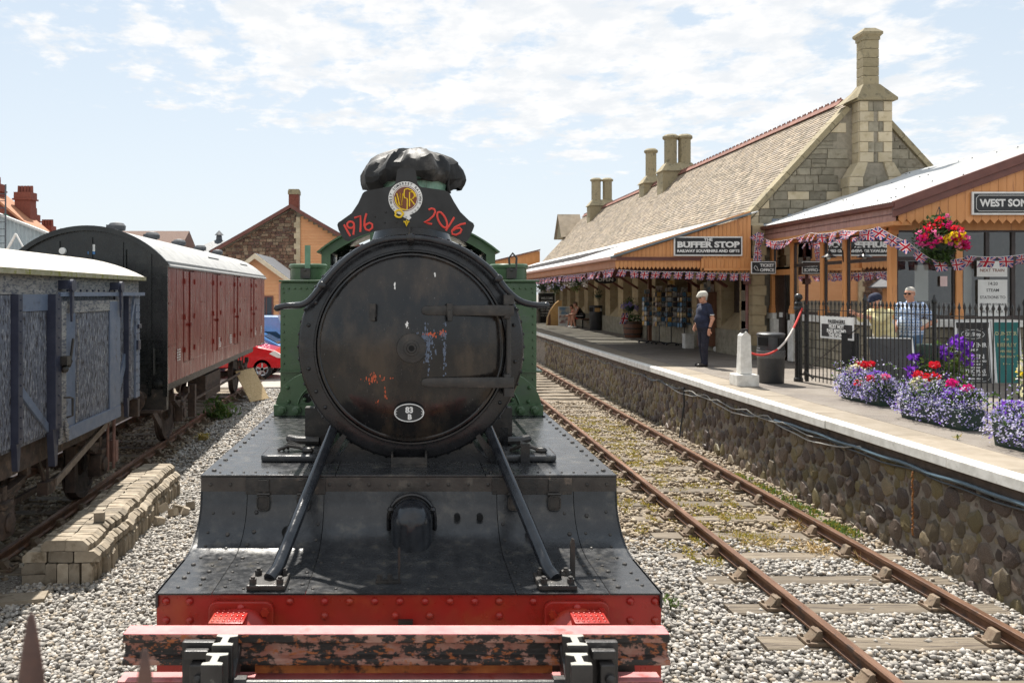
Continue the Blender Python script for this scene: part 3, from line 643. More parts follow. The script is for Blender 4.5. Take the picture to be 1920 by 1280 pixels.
# patch lines, flap hatches with hinges
for s in (-1, 1):
    m = MB(); m.box(s*.77-.25, s*.77+.25, .8785, .887, 1.555, 1.66); m.build('hatch_strip', M_iron, loco, bevel=.003)
    for dx in (-.125, .125):
        h = MB(); x = s*.78+dx
        h.box(x-.032, x+.032, .866, .878, 1.575, 1.648); h.cyl((x-.040,.862,1.56), (x+.040,.862,1.56), .010, n=8)
        fr = rounded(.072, .082, .018, 3); pts = [(x+u, .845-.25*(1.51+w-1.55)*0, 1.51+w) for u, w in fr]; h.tube(pts+[pts[0]], .005, 5)
        h.box(x-.03, x+.03, .848, .860, 1.475, 1.545); h.build('hatch_hinge', M_iron, loco)
    m = MB(); x = s*.74
    m.prism([(x+u, w) for u, w in circ(.030, 16, 0, 1.365)], .724, .760, 'y', 0, None); m.build('sand_hole', plain('hole_black', (.004,.004,.004), .9, rvar=0), loco)
m = MB()
for x, z in ((.30,1.43),(.44,1.43)): m.prism([(x+u, w) for u, w in circ(.019, 14, 0, z)], .806, .850, 'y')
m.build('bolt_holes', bpy.data.materials['hole_black'], loco)
# rivets over decks and riser
def surf(t):                                               # a point and normal on the riser profile, t = arc length
    acc = 0
    for (y0, z0), (y1, z1) in zip(RP_, RP_[1:]):
        d = math.hypot(y1-y0, z1-z0)
        if acc+d >= t: u = (t-acc)/d; return (y0+(y1-y0)*u, z0+(z1-z0)*u), (-(z1-z0)/d, (y1-y0)/d)
        acc += d
    return RP_[-1], (-1, 0)
m = MB()
def rv(q, x, y, z, ny, nz, r):
    n_ = Vector((0, ny, nz)); rot = n_.to_track_quat('Z', 'Y').to_matrix().to_4x4(); q.lathe([(r,0),(r*.95,r*.45),(r*.6,r*.7),(.0005,r*.75)], 6, Matrix.Translation((x,y,z)) @ rot, 0, False)
for x in (-1.22,-1.10,-.96,1.22,1.09,.98):
    for t in (.10,.20,.31,.42,.54,.68,.80,.92):
        (y, z), (a_, b_) = surf(t+random.uniform(-.02,.02)); rv(m, x+random.uniform(-.015,.015), y, z, a_, b_, random.choice((.010,.010,.014)))
for x in [-.86+.12*i for i in range(15)]:
    for t in (.06, .46):
        (y, z), (a_, b_) = surf(t); rv(m, x, y, z, a_, b_, .009)
for x in (-.56, .58):
    for t in (.12,.3,.62,.74,.86): (y, z), (a_, b_) = surf(t); rv(m, x, y, z, a_, b_, .011)
for i in range(21): rv(m, -1.24+.124*i, .886, 1.615, -1, 0, .011)
for s in (-1, 1):
    for i in range(20): rv(m, s*1.245, 1.0+.16*i, 1.676, 0, 1, .010 if i % 2 else .016)
for i in range(10):
    for s in (-1, 1): rv(m, s*(.52+.075*i), .95, 1.676, 0, 1, .008)
stuff(m.build('rivets', M_iron, loco))

# --- smokebox, saddle, door
m = MB(); m.lathe([(.628,.045),(.640,.004),(.650,-.004),(.672,0),(.735,0),(.750,.010),(.757,.03),(.757,1.62),(.73,1.625),(.73,3.0)], 72, axm(.016, 1.22, BZ)); sb = m.build('smokebox', M_black, loco)
m = MB()
for i in range(56):
    t = 2*PI*i/56; x, z = math.cos(t), math.sin(t); q = Vector((x,0,z)).to_track_quat('Z','Y').to_matrix().to_4x4()
    m.lathe([(.013,0),(.010,.008),(.001,.010)], 6, Matrix.Translation((.016+.757*x, 1.262, BZ+.757*z)) @ q)
for t in (205, 192, 168, 155, 12, -8, 20, -20, 215, -32): m.ball((.016+.70*math.cos(R(t)), 1.219, BZ+.70*math.sin(R(t))), .014, 8)
stuff(m.build('ring_rivets', M_black, sb))
m = MB(); m.lathe([(.0,-.095),(.15,-.092),(.30,-.082),(.42,-.066),(.52,-.045),(.585,-.024),(.604,-.014),(.612,-.020),(.624,-.018),(.630,0),(.630,.03)], 72, axm(.016, 1.22, BZ)); door = m.build('smokebox_door', M_door, loco)
m = MB()
m.lathe([(.630,-.002),(.636,-.012),(.646,-.012),(.652,-.003)], 72, axm(.016, 1.22, BZ)); m.build('door_rim', M_black, door)
m = MB(); m.lathe([(.0,-.124),(.030,-.124),(.034,-.116),(.050,-.115),(.052,-.110),(.096,-.106),(.101,-.086)], 30, axm(.018, 1.22, BZ)); m.build('door_dart', M_iron, door)
m = MB(); m.lathe([(.0,-.1255),(.019,-.1255)], 16, axm(.018, 1.22, BZ)); m.build('dart_socket', bpy.data.materials['hole_black'], door)
for z in (2.698, 2.226):
    m = MB(); pts = [(.09,-.022),(.12,-.031),(.60,-.036),(.69,-.034),(.69,.034),(.60,.036),(.12,.031),(.09,.022),(.082,0)]
    vs = []
    for k, (x, w) in enumerate(pts): vs.append((x, z+w))
    m.prism(vs, 1.116, 1.150, 'y'); m.cyl((.645,1.14,z-.055), (.645,1.14,z+.055), .024, n=12); m.build('hinge_strap', M_iron, door, bevel=.007)
m = MB(); m.cyl((.658,1.15,2.15), (.658,1.15,2.78), .017, n=10); m.box(.625,.69,1.11,1.19,2.74,2.80); m.box(.625,.69,1.11,1.19,2.135,2.19); m.build('hinge_pin', M_iron, door)
for x in (-.235, .268):
    m = MB(); m.box(x-.020, x+.020, 1.085, 1.16, 2.655, 2.745); m.box(x-.016, x+.016, 1.07, 1.09, 2.63, 2.70); m.build('door_clamp', M_iron, door, bevel=.005)
# shed plate
m = MB(); m.prism([(.003+.100*math.cos(2*PI*i/32), 2.029+.062*math.sin(2*PI*i/32)) for i in range(32)], 1.118, 1.165, 'y'); sp = m.build('shed_plate', M_board, door)
m = MB(); e_ = [(.003+.095*math.cos(2*PI*i/40), 1.117, 2.029+.057*math.sin(2*PI*i/40)) for i in range(41)]; m.tube(e_, .0035, 6)
for x, a0 in ((-.078, 0), (.084, 180)):
    m.tube([(x+.010*math.cos(R(t+a0)), 1.117, 2.029+.010*math.sin(R(t+a0))) for t in range(80, 300, 20)], .0022, 5)
m.build('plate_rim', M_white, sp)
lettering(sp, '83', .052, M_white, .004, 1.117, 2.046, .0022); lettering(sp, 'B', .046, M_white, .006, 1.117, 2.001, .0022)
# old paint showing through on the door
def door_y(x, z):
    r = math.hypot(x-.016, z-BZ); P = [(0,-.095),(.15,-.092),(.30,-.082),(.42,-.066),(.52,-.045),(.585,-.024)]
    for (r0, d0), (r1, d1) in zip(P, P[1:]):
        if r <= r1: return 1.22+d0+(d1-d0)*(r-r0)/(r1-r0)-.0025
    return 1.2
def flakes(nm, spots, mt):
    q = MB(); rr = random.Random(nm)
    for (x, z, w, h, n) in spots:
        for _ in range(n):
            cx, cz = x+rr.gauss(0, w), z+rr.gauss(0, h); a = rr.uniform(.002,.007); b_ = a*rr.uniform(.8,3.2); p = []
            for k in range(5): t = 2*PI*k/5+rr.uniform(-.4,.4); p.append((cx+a*math.cos(t)*rr.uniform(.6,1.2), 0, cz+b_*math.sin(t)*rr.uniform(.6,1.2)))
            q.add([(x_, door_y(x_, z_), z_) for x_, _y, z_ in p], [(4,3,2,1,0)])
    stuff(q.build(nm, mt, door))
flakes('orange_paint_flakes', [(-.215,2.25,.06,.014,22),(-.235,2.255,.010,.014,14),(-.16,2.19,.008,.05,6),(.12,2.54,.05,.008,26),(.22,2.55,.02,.01,12),(-.21,2.10,.01,.01,4)], plain('old_orange_paint', (.50,.09,.03), .5))
flakes('blue_white_drips', [(.12,2.47,.022,.055,120),(.10,2.52,.03,.02,40),(.235,2.44,.006,.10,40),(.225,2.54,.014,.016,24),(.13,2.40,.008,.06,16)], plain('blue_white_residue', (.11,.14,.20), .5))
flakes('white_droppings', [(-.012,2.60,.005,.014,9),(-.09,2.86,.002,.012,3),(.18,2.93,.02,.008,2)], M_white)
# saddle: concave sided casting below the smokebox
m = MB(); L_ = []
for i in range(9):
    t = R(90*i/8); L_.append((-.56+.20*math.sin(t)-.02, 1.676+.24*(1-math.cos(t))))
poly = L_+[(-.2, 2.1), (.23, 2.1)]+[(.032-x, z) for x, z in L_[::-1]]
m.prism(poly, 1.26, 2.7, 'y'); m.build('saddle', M_black, loco)
m = MB(); m.prism([(-.60,1.677),(-.52,1.677),(-.37,1.93),(-.395,1.93)], 1.222, 1.258, 'y'); m.prism([(.632,1.677),(.552,1.677),(.402,1.93),(.427,1.93)], 1.222, 1.258, 'y'); m.build('saddle_flange', M_black, loco)
m = MB(); m.box(-.115, .120, 1.10, 1.22, 1.672, 1.69); m.box(-.115,-.103,1.12,1.22,1.69,1.76); m.box(.108,.120,1.12,1.22,1.69,1.76); m.box(-.103,.108,1.125,1.14,1.69,1.735); m.build('lamp_step', M_iron, loco)
# --- curved handrail over the smokebox (taken from a template in millimetre-like drawing units)
def hr(u, w, y): k = .001098; return ((u-848)*k, y, 2.81-(w-992)*k)
P_ = [(60,1080),(110,1068),(190,1064),(235,1047),(270,1015),(320,955),(400,860),(480,785),(560,730),(640,692),(740,668),(860,660),(970,670),(1070,694),(1150,724),(1230,768),(1310,828),(1370,888),(1430,965),(1490,1022),(1545,1050),(1610,1062),(1672,1064)]
def smooth_path(P, k=4):
    out = []
    for i in range(len(P)-1):
        p0, p1, p2, p3 = (Vector(P[max(i-1,0)]), Vector(P[i]), Vector(P[i+1]), Vector(P[min(i+2,len(P)-1)]))
        for j in range(k):
            t = j/k; out.append(.5*((2*p1)+(p2-p0)*t+(2*p0-5*p1+4*p2-p3)*t*t+(3*p1-p0-3*p2+p3)*t**3))
    return out+[Vector(P[-1])]
m = MB(); hp = smooth_path([hr(u, w, 1.14) for u, w in P_]); m.tube(hp, .021, 12); m.ball(hp[0], .023, 10); m.ball(hp[-1], .023, 10)
m.tube([hr(110,1062,1.14), hr(110,1062,3.9)], .017, 10); m.tube([hr(1610,1058,1.14), hr(1610,1058,3.9)], .017, 10); hrail = m.build('handrail', M_rod, loco)
m = MB(); m.ball(hr(860,660,1.14), .036, 12); m.cyl(hr(860,668,1.14), hr(860,690,1.23), .018, n=8)
for u, w in ((330,945),(1385,905)): m.ball(hr(u,w,1.14), .031, 10); m.cyl(hr(u,w,1.14), hr(u,w,1.25), .016, n=8)
m.build('handrail_knob', M_black, hrail)
# --- stay rods with bolted feet
for s, xt, xf in ((-1, -.505, -.735), (1, .535, .775)):
    m = MB(); m.tube([(xt, 1.28, 1.905), (xf+s*-.03, .16, 1.335), (xf, .10, 1.305)], [.034,.036,.036], 14); st = m.build('stay_rod', M_rod, loco)
    m = MB(); m.box(xf-.105, xf+.095, .005, .205, 1.276, 1.306); m.build('rod_foot', M_iron, st, bevel=.008)
    for dx, dy in ((-.075,.035),(.065,.035),(-.07,.165),(.065,.165)):
        m = MB(); m.cyl((xf+dx,dy,1.306), (xf+dx,dy,1.332), .020, n=6, sm=False); m.cyl((xf+dx,dy,1.332), (xf+dx,dy,1.342), .012, n=8); m.build('bolt', M_iron, st)
# --- snifting valve cowl in the middle of the riser, lamp irons, levers
m = MB(); pr = []
n = 20
for k, (q, d) in enumerate(((.128,.0),(.128,-.05),(.122,-.10),(.104,-.15),(.075,-.185),(.03,-.20))):
    ring = []
    for i in range(n+1):
        t = PI*i/n; ring.append((.018+q*math.cos(t), .80+d, 1.43+q*math.sin(t)))
    for z_ in (1.36, 1.278): ring = [(.018+q, .80+d, z_)]+ring+[(.018-q, .80+d, z_)]
    pr.append(ring)
c = len(pr[0]); vs = [p for r_ in pr for p in r_]; fs = [(a_*c+i, a_*c+i+1, (a_+1)*c+i+1, (a_+1)*c+i) for a_ in range(len(pr)-1) for i in range(c-1)]+[tuple(range(5*c, 6*c))]
m.add(vs, [f[::-1] for f in fs], 0, True); cw = m.build('valve_cowl', M_rod, loco)
m = MB(); arc = [(.018+.142*math.cos(PI*i/16), 1.43+.148*math.sin(PI*i/16)) for i in range(17)]
m.tube([(.16,.795,1.28)]+[(x, .78, z) for x, z in arc]+[(-.124,.795,1.28)], .013, 8); m.ball((.145,.765,1.49), .022, 8); m.ball((-.11,.765,1.49), .022, 8); m.build('cowl_flange', M_black, cw)
m = MB(); m.box(-.175, -.045, .115, .150, 1.277, 1.288); m.box(-.058, -.046, .120, .145, 1.288, 1.46)
for x in (-.155, -.10): m.cyl((x,.13,1.288), (x,.13,1.318), .016, n=6, sm=False)
m.build('lamp_iron', M_iron, loco)
m = MB(); m.box(.868, .892, .17, .195, 1.277, 1.46); m.prism([(.868,1.46),(.892,1.46),(.888,1.49),(.876,1.495)], .172, .193, 'y'); m.tube([(.82,.16,1.30),(.87,.18,1.315)], .014, 6); m.ball((.83,.17,1.31), .025, 8); m.build('lever', M_iron, loco)
for x, y, h in ((.775, 1.20, .135), (.70, 1.75, .15)):
    m = MB(); m.box(x-.030, x+.030, y, y+.012, 1.676, 1.676+h); m.box(x-.05, x+.03, y-.05, y, 1.676, 1.688); m.build('lamp_iron', M_black, loco)
for s in (-1, 1):                                           # raised cylinder covers with leather straps
    m = MB(); m.prism([(s*.80+u, w) for u, w in rounded(.40, .34, .05)], 1.677, 1.722, 'z', 0, Matrix.Translation((0,1.42,0))); cv = m.build('cylinder_cover', M_deck, loco, bevel=.015)
    m = MB()
    for k in range(3): m.tube([(s*.80-.10+.03*k, 1.40+.02*k, 1.73), (s*.80-.03, 1.37+.03*k, 1.765+.01*k), (s*.80+.05, 1.39+.02*k, 1.75), (s*.80+.12, 1.36+.02*k, 1.728)], .012, 6)
    m.ball((s*.80+.11,1.36,1.735), .035, 8, 0, 1.2, .8, .7); m.build('cover_strap', M_iron, cv)
# --- boiler and side tanks
m = MB(); m.lathe([(.70,1.6),(.70,7.3)], 48, axm(.01, 1.22, BZ)); m.build('boiler', M_green, loco)
for s in (-1, 1):
    m = MB(); x0, x1 = sorted((s*.56, s*1.30)); q = [(x0,2.93),(x1,2.93)]
    m.box(x0, x1, 3.98, 7.3, 1.69, 2.925); tk = m.build('side_tank', M_green, loco, bevel=.022)
    m = MB(); m.box(x0-.01, x1+.025, 3.955, 7.3, 2.925, 2.945); m.build('tank_lip', M_green, tk, bevel=.006)
    m = MB(); m.box(x0, x1+.05, 3.95, 7.25, 2.015, 2.030); m.build('tank_band', M_green, tk)
    m = MB()
    for i in range(12): m.ball((x0+.03+.06*i, 3.976, 2.86), .012, 6)
    for i in range(14): m.ball((s*1.262, 3.976, 1.78+.08*i), .011, 6)
    stuff(m.build('tank_rivets', M_green, tk))
    m = MB(); m.lathe([(.19,0),(.19,.13),(.205,.135),(.205,.165),(.19,.178),(.0,.185)], 28, Matrix.Translation((s*1.07, 4.42, 2.944))); fl = m.build('tank_filler', M_green, tk)
    m = MB(); x = s*1.07+.02
    if s < 0: m.box(x-.028, x+.028, 4.20, 4.23, 3.02, 3.31); m.build('filler_lever', mat('pale_green_lever', (.16,.30,.20), (.12,.24,.15), sc=8, rough=.5), fl)
    else:
        m.box(x-.03, x+.03, 4.2, 4.24, 2.98, 3.05); m.tube([(x-.03,4.22,3.02),(x-.04,4.24,3.18),(x,4.25,3.23),(x+.04,4.24,3.18),(x+.03,4.22,3.02)], .012, 6); m.build('filler_clamp', M_iron, fl)
    m = MB(); m.box(s*1.07-.05, s*1.07+.05, 4.17, 4.22, 2.965, 3.07); m.ball((s*1.07, 4.18, 3.05), .02, 8); m.build('filler_hinge', M_iron, fl)
    # quadrant bracket ahead of the tank
    cx = s*.80; pts = [(s*1.245,1.69),(s*1.245,1.74)]
    for i in range(9): t = R(90*i/8); pts.append((s*(1.245-.40*(1-math.cos(t))), 1.74+.345*math.sin(t)))
    pts += [(s*.80,2.085),(s*.80,1.69)]
    m = MB(); m.prism(pts, 3.36, 3.40, 'y'); br = m.build('motion_bracket', M_green, loco, bevel=.004)
    m = MB(); rim = [(x, 3.352, z) for x, z in pts[1:-1]]; m.tube(rim, .017, 6); arc = [(s*(.82+.22*math.cos(R(t))), 3.354, 1.72+.24*math.sin(R(t))) for t in range(5, 95, 10)]; m.tube(arc, .010, 6); m.box(min(s*1.25,s*.84), max(s*1.25,s*.84), 3.30, 3.36, 1.678, 1.775); m.build('bracket_rim', M_green, br)
    m = MB()
    for x in (1.17, 1.035, .90): m.lathe([(.043,0),(.043,-.03),(.025,-.035),(.022,-.055),(0,-.056)], 12, axm(s*x, 3.30, 1.728))
    for x, z in ((1.13,1.93),(1.12,1.80),(.97,1.82)): m.ball((s*x, 3.355, z), .020, 8)
    stuff(m.build('bracket_bolts', M_green, br))
    m = MB(); m.prism([(s*.945+u, w) for u, w in circ(.045, 16, 0, 1.835)], 3.3575, 3.37, 'y'); m.build('bracket_hole', bpy.data.materials['hole_black'], br)
    m = MB(); m.box(min(s*.60,s*.78), max(s*.60,s*.78), 1.9, 2.0, 1.677, 1.95); m.tube([(s*.66,1.8,1.72),(s*.82,1.82,1.72),(s*.9,1.9,1.72)], .03, 8); m.build('steam_pipe_casing', M_iron, loco)
# --- cab
def arch(hw, z0, zt, n=20):
    rr = (hw*hw+(zt-z0)**2)/(2*(zt-z0)); cz = zt-rr; a0 = math.asin(hw/rr)
    return [(rr*math.sin(-a0+2*a0*i/n), cz+rr*math.cos(-a0+2*a0*i/n)) for i in range(n+1)]
cab = MB(); up = arch(1.25, 3.42, 3.86); lo = arch(1.12, 3.37, 3.74)
for i in range(20): cab.prism([up[i], up[i+1], lo[i+1], lo[i]], 7.38, 7.42, 'y')
for s in (-1, 1): cab.prism([(s*1.25,1.7),(s*1.25,3.42),(s*1.12,3.37),(s*1.12,1.7)], 7.38, 7.42, 'y'); cab.prism([(s*1.12,1.7),(s*1.12,2.98),(s*.4,2.98),(s*.4,1.7)], 7.385, 7.415, 'y'); cab.prism([(s*.55,2.98),(s*.55,3.68),(s*.42,3.70),(s*.42,2.98)], 7.385, 7.415, 'y')
cab.prism([(-.42,2.9),(-.42,3.70),(.42,3.70),(.42,2.9)], 7.388, 7.412, 'y'); cb = cab.build('cab_front', M_green, loco)
m = MB(); m.box(-1.25, -1.22, 7.42, 9.6, 1.0, 3.42); m.box(1.22, 1.25, 7.42, 9.6, 1.0, 3.42); m.box(-1.22, 1.22, 9.4, 9.44, 1.0, 3.05); m.box(-1.0, 1.0, 9.44, 10.6, 1.0, 2.7); m.build('cab_side', M_green, loco)
m = MB(); u2 = arch(1.31, 3.40, 3.885); l2 = arch(1.29, 3.385, 3.865)
for i in range(20): m.prism([u2[i], u2[i+1], l2[i+1], l2[i]], 7.26, 9.75, 'y')
m.build('cab_roof', M_green, loco)
m = MB(); m.box(-1.2,1.2,9.36,9.39,3.05,3.6); m.build('bunker_plate', M_black, loco)
m = MB(); m.lathe([(.0,.45),(.15,.44),(.26,.38),(.30,.28),(.30,.1),(.36,0)], 28, Matrix.Translation((.01,5.6,3.12))); m.build('safety_valve_bonnet', M_copper, loco)
# --- wheels and frames below
for y, r in ((1.0,.48),(3.1,.70),(4.9,.70),(6.7,.70),(9.2,.48)):
    w = MB()
    for s in (-1, 1):
        w.lathe([(r,-.06),(r+.03,-.06),(r+.03,-.03),(r,-.02),(r,.07),(r-.07,.07),(r-.07,.03),(.1,.03),(.1,.09),(0,.09)], 28, Matrix.Translation((s*.73, y, r+.002)) @ Matrix.Rotation(R(90)*s, 4, 'Y'))
    w.cyl((-.75,y,r), (.75,y,r), .08); w.build('wheelset', M_iron, loco)
m = MB(); m.box(-.66,-.62,.1,9.5,.5,1.2); m.box(.62,.66,.1,9.5,.5,1.2)
for s in (-1, 1): m.cyl((s*1.0,1.4,1.0), (s*1.0,2.2,1.0), .30, n=20); m.bar((s*1.0,2.2,.95), (s*1.0,6.7,.7), .05, .12)
m.build('frame', M_black, loco)
# --- chimney
m = MB(); m.lathe([(.36,3.12),(.30,3.22),(.265,3.34),(.258,3.50),(.262,3.585)], 36, Matrix.Translation((.022,1.98,0))); ch = m.build('chimney', M_black, loco)
m = MB(); m.lathe([(.268,3.575),(.275,3.60),(.285,3.66),(.310,3.715),(.315,3.74),(.28,3.745)], 36, Matrix.Translation((.022,1.98,0))); m.build('copper_cap', M_copper, ch)

# ------------------------------------------------------------------ tarpaulin tied over the chimney
tp = thing('tarpaulin', 'crumpled black tarpaulin tied over the top of the engine chimney', 'tarpaulin', (.027, 6.10, 3.635))
m = MB(); n = 120; rr = random.Random(5); vs = []
prof = [(.0,.300),(.06,.288),(.13,.268),(.20,.246),(.26,.222),(.31,.185),(.345,.145),(.365,.105),(.372,.065),(.366,.030),(.350,.005),(.335,-.012),(.325,-.022)]
folds = [(2*PI*q/22+rr.uniform(-.12,.12), rr.uniform(.035,.12), rr.uniform(-1,1)) for q in range(22)]
corners = [(.15,.05),(1.25,.035),(2.5,.05),(3.75,.055),(5.1,.04)]
def wrapd(a): return (a+PI) % (2*PI)-PI
for k, (r, z) in enumerate(prof):
    f = min(1, r/.33) if k < 6 else 1; lowr = max(0, k-5)/(len(prof)-6)
    for j in range(n):
        t = 2*PI*j/n; dr = dz = 0
        for (t0, w, s_) in folds:                          # ridges that run from the crown over the shoulder and down the skirt
            q = wrapd(t-t0-.5*s_*(1-f)); e_ = math.exp(-(q/w)**2); dr += .030*e_*f*(.5+.9*lowr)*(1 if s_ > -.2 else -.9); dz += .030*e_*f*(1-lowr)*(1 if s_ > 0 else -.8)
        for (t0, h_) in corners: q = wrapd(t-t0); e_ = math.exp(-(q/.30)**2); dr += h_*e_*f*(.35+.65*min(1,lowr*1.6)); dz -= h_*1.1*e_*max(0,lowr-.3)
        sag = -.022*f*math.sin(2*t+.6)*(1-lowr)
        dz += .035*lowr*math.sin(t+2.6)+.02*lowr*math.sin(3*t)
        nz = noise.noise(Vector((math.cos(t)*r*9, math.sin(t)*r*9, z*9)))*.026+noise.noise(Vector((math.cos(t)*r*22, math.sin(t)*r*22, z*22+3)))*.007
        vs.append(((r+dr+nz)*math.cos(t), (r+dr+nz)*math.sin(t), z+dz+sag+nz*.6))
fs = [(a_*n+j, a_*n+(j+1)%n, (a_+1)*n+(j+1)%n, (a_+1)*n+j) for a_ in range(len(prof)-1) for j in range(n)]
m.add(vs, [f[::-1] for f in fs], 0, True); sh_ = m.build('sheet', M_tarp, tp); sh_.data.set_sharp_from_angle(angle=R(20)); sh_.scale = (.95, .95, .93)
m = MB(); m.add([(.26,-.1,.0),(.38,-.12,.03),(.37,-.12,-.02),(.27,-.12,-.075),(.26,-.06,-.05)], [(0,1,2,3),(0,3,4),(0,4,1),(1,4,2),(2,4,3)]); m.tube([(.275,-.14,.06),(.27,-.15,-.02),(.285,-.13,-.08)], .012, 6); m.build('loose_flap', M_tarp, tp)
m = MB(); m.tube([(.298*math.cos(2*PI*i/30)*1.0, .298*math.sin(2*PI*i/30), .00+.012*math.sin(3*i)) for i in range(31)], .007, 6); m.build('tie_cord', M_iron, tp)

# ------------------------------------------------------------------ commemorative headboard
hb = thing('headboard', 'black shaped headboard painted 1976 and 2016 in red around a round yellow railway emblem', 'headboard', (0, 5.40, 0))
def hd(u, w): k = .001125; return ((u-848)*k, 2.81-(w-992)*k)         # board drawing units (1.125 mm)
out = [(424,582),(432,612),(452,652),(470,674),(490,680),(505,672),(560,648),(640,622),(740,602),(860,595),(980,603),(1080,630),(1150,665),(1182,682),(1198,684),(1215,662),(1240,606),(1246,588),(1240,572),(1215,556),(1162,504),(1122,440),(1098,394),(1085,382),(1060,374),(930,356),(912,346),(905,330),(895,262),(890,250),(878,241),(802,241),(790,247),(782,258),(775,322),(766,338),(750,350),(600,378),(586,384),(575,396),(550,452),(510,512),(448,556),(430,568)]
m = MB(); m.prism([hd(u,w) for u,w in out], -.007, .007, 'y'); m.build('board', M_board, hb)
def ec(u, w): k = .001125*3.2/5.82; return ((u-848*1.8188+(140*5.82*0))*k, 0)     # (unused scale kept for reference)
def em(u, w):                                                           # emblem close-up drawing units
    px, py = 640+u/5.82, 260+w/5.82; return ((px-765)*.0036, 2.81-(py-550)*.0036)
EC = em(700, 655); k_ = .0036/5.82
m = MB(); m.prism([(EC[0]+x, EC[1]+z) for x, z in circ(185*k_, 48)], -.011, -.007, 'y'); em_o = m.build('emblem_ring', M_white, hb)
m = MB(); m.prism([(EC[0]+x, EC[1]+z) for x, z in circ(139*k_, 48)], -.0125, -.011, 'y'); m.build('emblem_line', M_brownred, em_o)
m = MB(); m.prism([(EC[0]+x, EC[1]+z) for x, z in circ(133*k_, 48)], -.0140, -.0125, 'y'); m.build('emblem_border', M_white, em_o)
m = MB(); m.prism([(EC[0]+x, EC[1]+z) for x, z in circ(125*k_, 48)], -.0155, -.0140, 'y'); m.build('emblem_disc', M_brownred, em_o)
def stroke(q, pts, r, y, f=em, close=False):
    p = [(f(u,w)[0], y, f(u,w)[1]) for u, w in pts]
    if close: p.append(p[0])
    q.tube(p, r, 6)
m = MB()
stroke(m, [(592,640),(618,735),(640,590),(664,745),(672,600)], .0042, -.0165); stroke(m, [(606,600),(640,735)], .0036, -.0165)
stroke(m, [(590,640),(594,690),(612,730),(645,765),(690,780),(718,776),(720,660),(690,650),(684,620),(690,560),(720,550),(765,566),(800,600),(815,640)], .0045, -.0168)
stroke(m, [(745,745),(745,588),(775,585),(795,605),(797,635),(780,658),(755,662),(800,725)], .0045, -.0166); m.build('monogram', M_yellow, em_o)
m = MB(); stroke(m, [(630+42*math.cos(2*PI*i/14)*(1+.18*math.cos(10*PI*i/14)), 822+40*math.sin(2*PI*i/14)) for i in range(14)], .0070, -.0165, em, True)
stroke(m, [(680,905),(700,915),(712,895),(725,915),(742,905)], .006, -.012); stroke(m, [(700,918),(712,955),(724,918),(712,925)], .006, -.012); m.build('buckle', M_yellow, em_o)
m = MB(); m.prism([em(*q) for q in ((690,795),(745,795),(745,840),(765,865),(738,890),(665,850),(690,840))], -.0115, -.0075, 'y'); m.build('strap_tail', M_white, em_o)
def arc_text(par, body, r, a0, a1, size, mt, y):
    for i, c_ in enumerate(body):
        if c_ == ' ': continue
        a = R(a0+(a1-a0)*i/(len(body)-1)); me = text_mesh('letter', c_, size, mt, .0007, .0004)
        link('letter', me, par, (EC[0]+r*math.cos(a), y, EC[1]+r*math.sin(a)), (0, PI/2-a, 0))
arc_text(em_o, 'WEST SOMERSET RAILWAY', 161*k_, 196, -18, .0215, M_sign, -.0115)
m = MB()
for u, w in ((555,744),(573,772),(836,757),(808,787),(778,812),(708,860)): stroke(m, [(u+8*math.cos(2*PI*i/8), w+8*math.sin(2*PI*i/8)) for i in range(8)], .0012, -.0115, em, True)
m.build('strap_hole', M_sign, em_o)
m = MB(); Rr = .0076
stroke(m, [(30,940),(66,1005),(100,1065)], Rr, -.008); stroke(m, [(103+38*math.cos(2*PI*i/12), 942+36*math.sin(2*PI*i/12)) for i in range(12)], Rr, -.008, em, True); stroke(m, [(140,940),(140,985),(133,1050)], Rr, -.008)
stroke(m, [(143,868),(210,845),(213,940),(208,1020)], Rr, -.008); stroke(m, [(275,818),(256,890),(252,950),(268,992),(305,1004),(340,975),(338,935),(310,920),(270,940),(258,965)], Rr, -.008)
m.build('painted_year', M_paintred, hb)
m = MB()
stroke(m, [(952,778),(985,764),(1015,772),(1025,800),(1005,845),(955,890),(905,916),(945,926),(990,935)], Rr, -.008)
stroke(m, [(1100+(48*math.cos(t)*.94-90*math.sin(t)*-.34), 888+(48*math.cos(t)*.34*.3+88*math.sin(t)*.97)) for t in [2*PI*i/20 for i in range(20)]], Rr, -.008, em, True)
stroke(m, [(1232,860),(1190,930),(1140,1005)], Rr, -.008); stroke(m, [(1356,926),(1300,938),(1240,968),(1205,1008),(1212,1045),(1250,1052),(1295,1030),(1312,995),(1290,975),(1245,985),(1215,1005)], Rr, -.008)
m.build('painted_year', M_paintred, hb)
m = MB()
for u, w in ((485,805),(370,852),(475,918),(605,912)): x, z = em(u, w); m.ball((x,-.007,z), .007, 8)
m.build('fixing_bolt', M_iron, hb)
m = MB(); m.bar((0.01,.02,3.18), (0.01,.02,3.5), .05, .012); m.build('bracket', M_iron, hb)

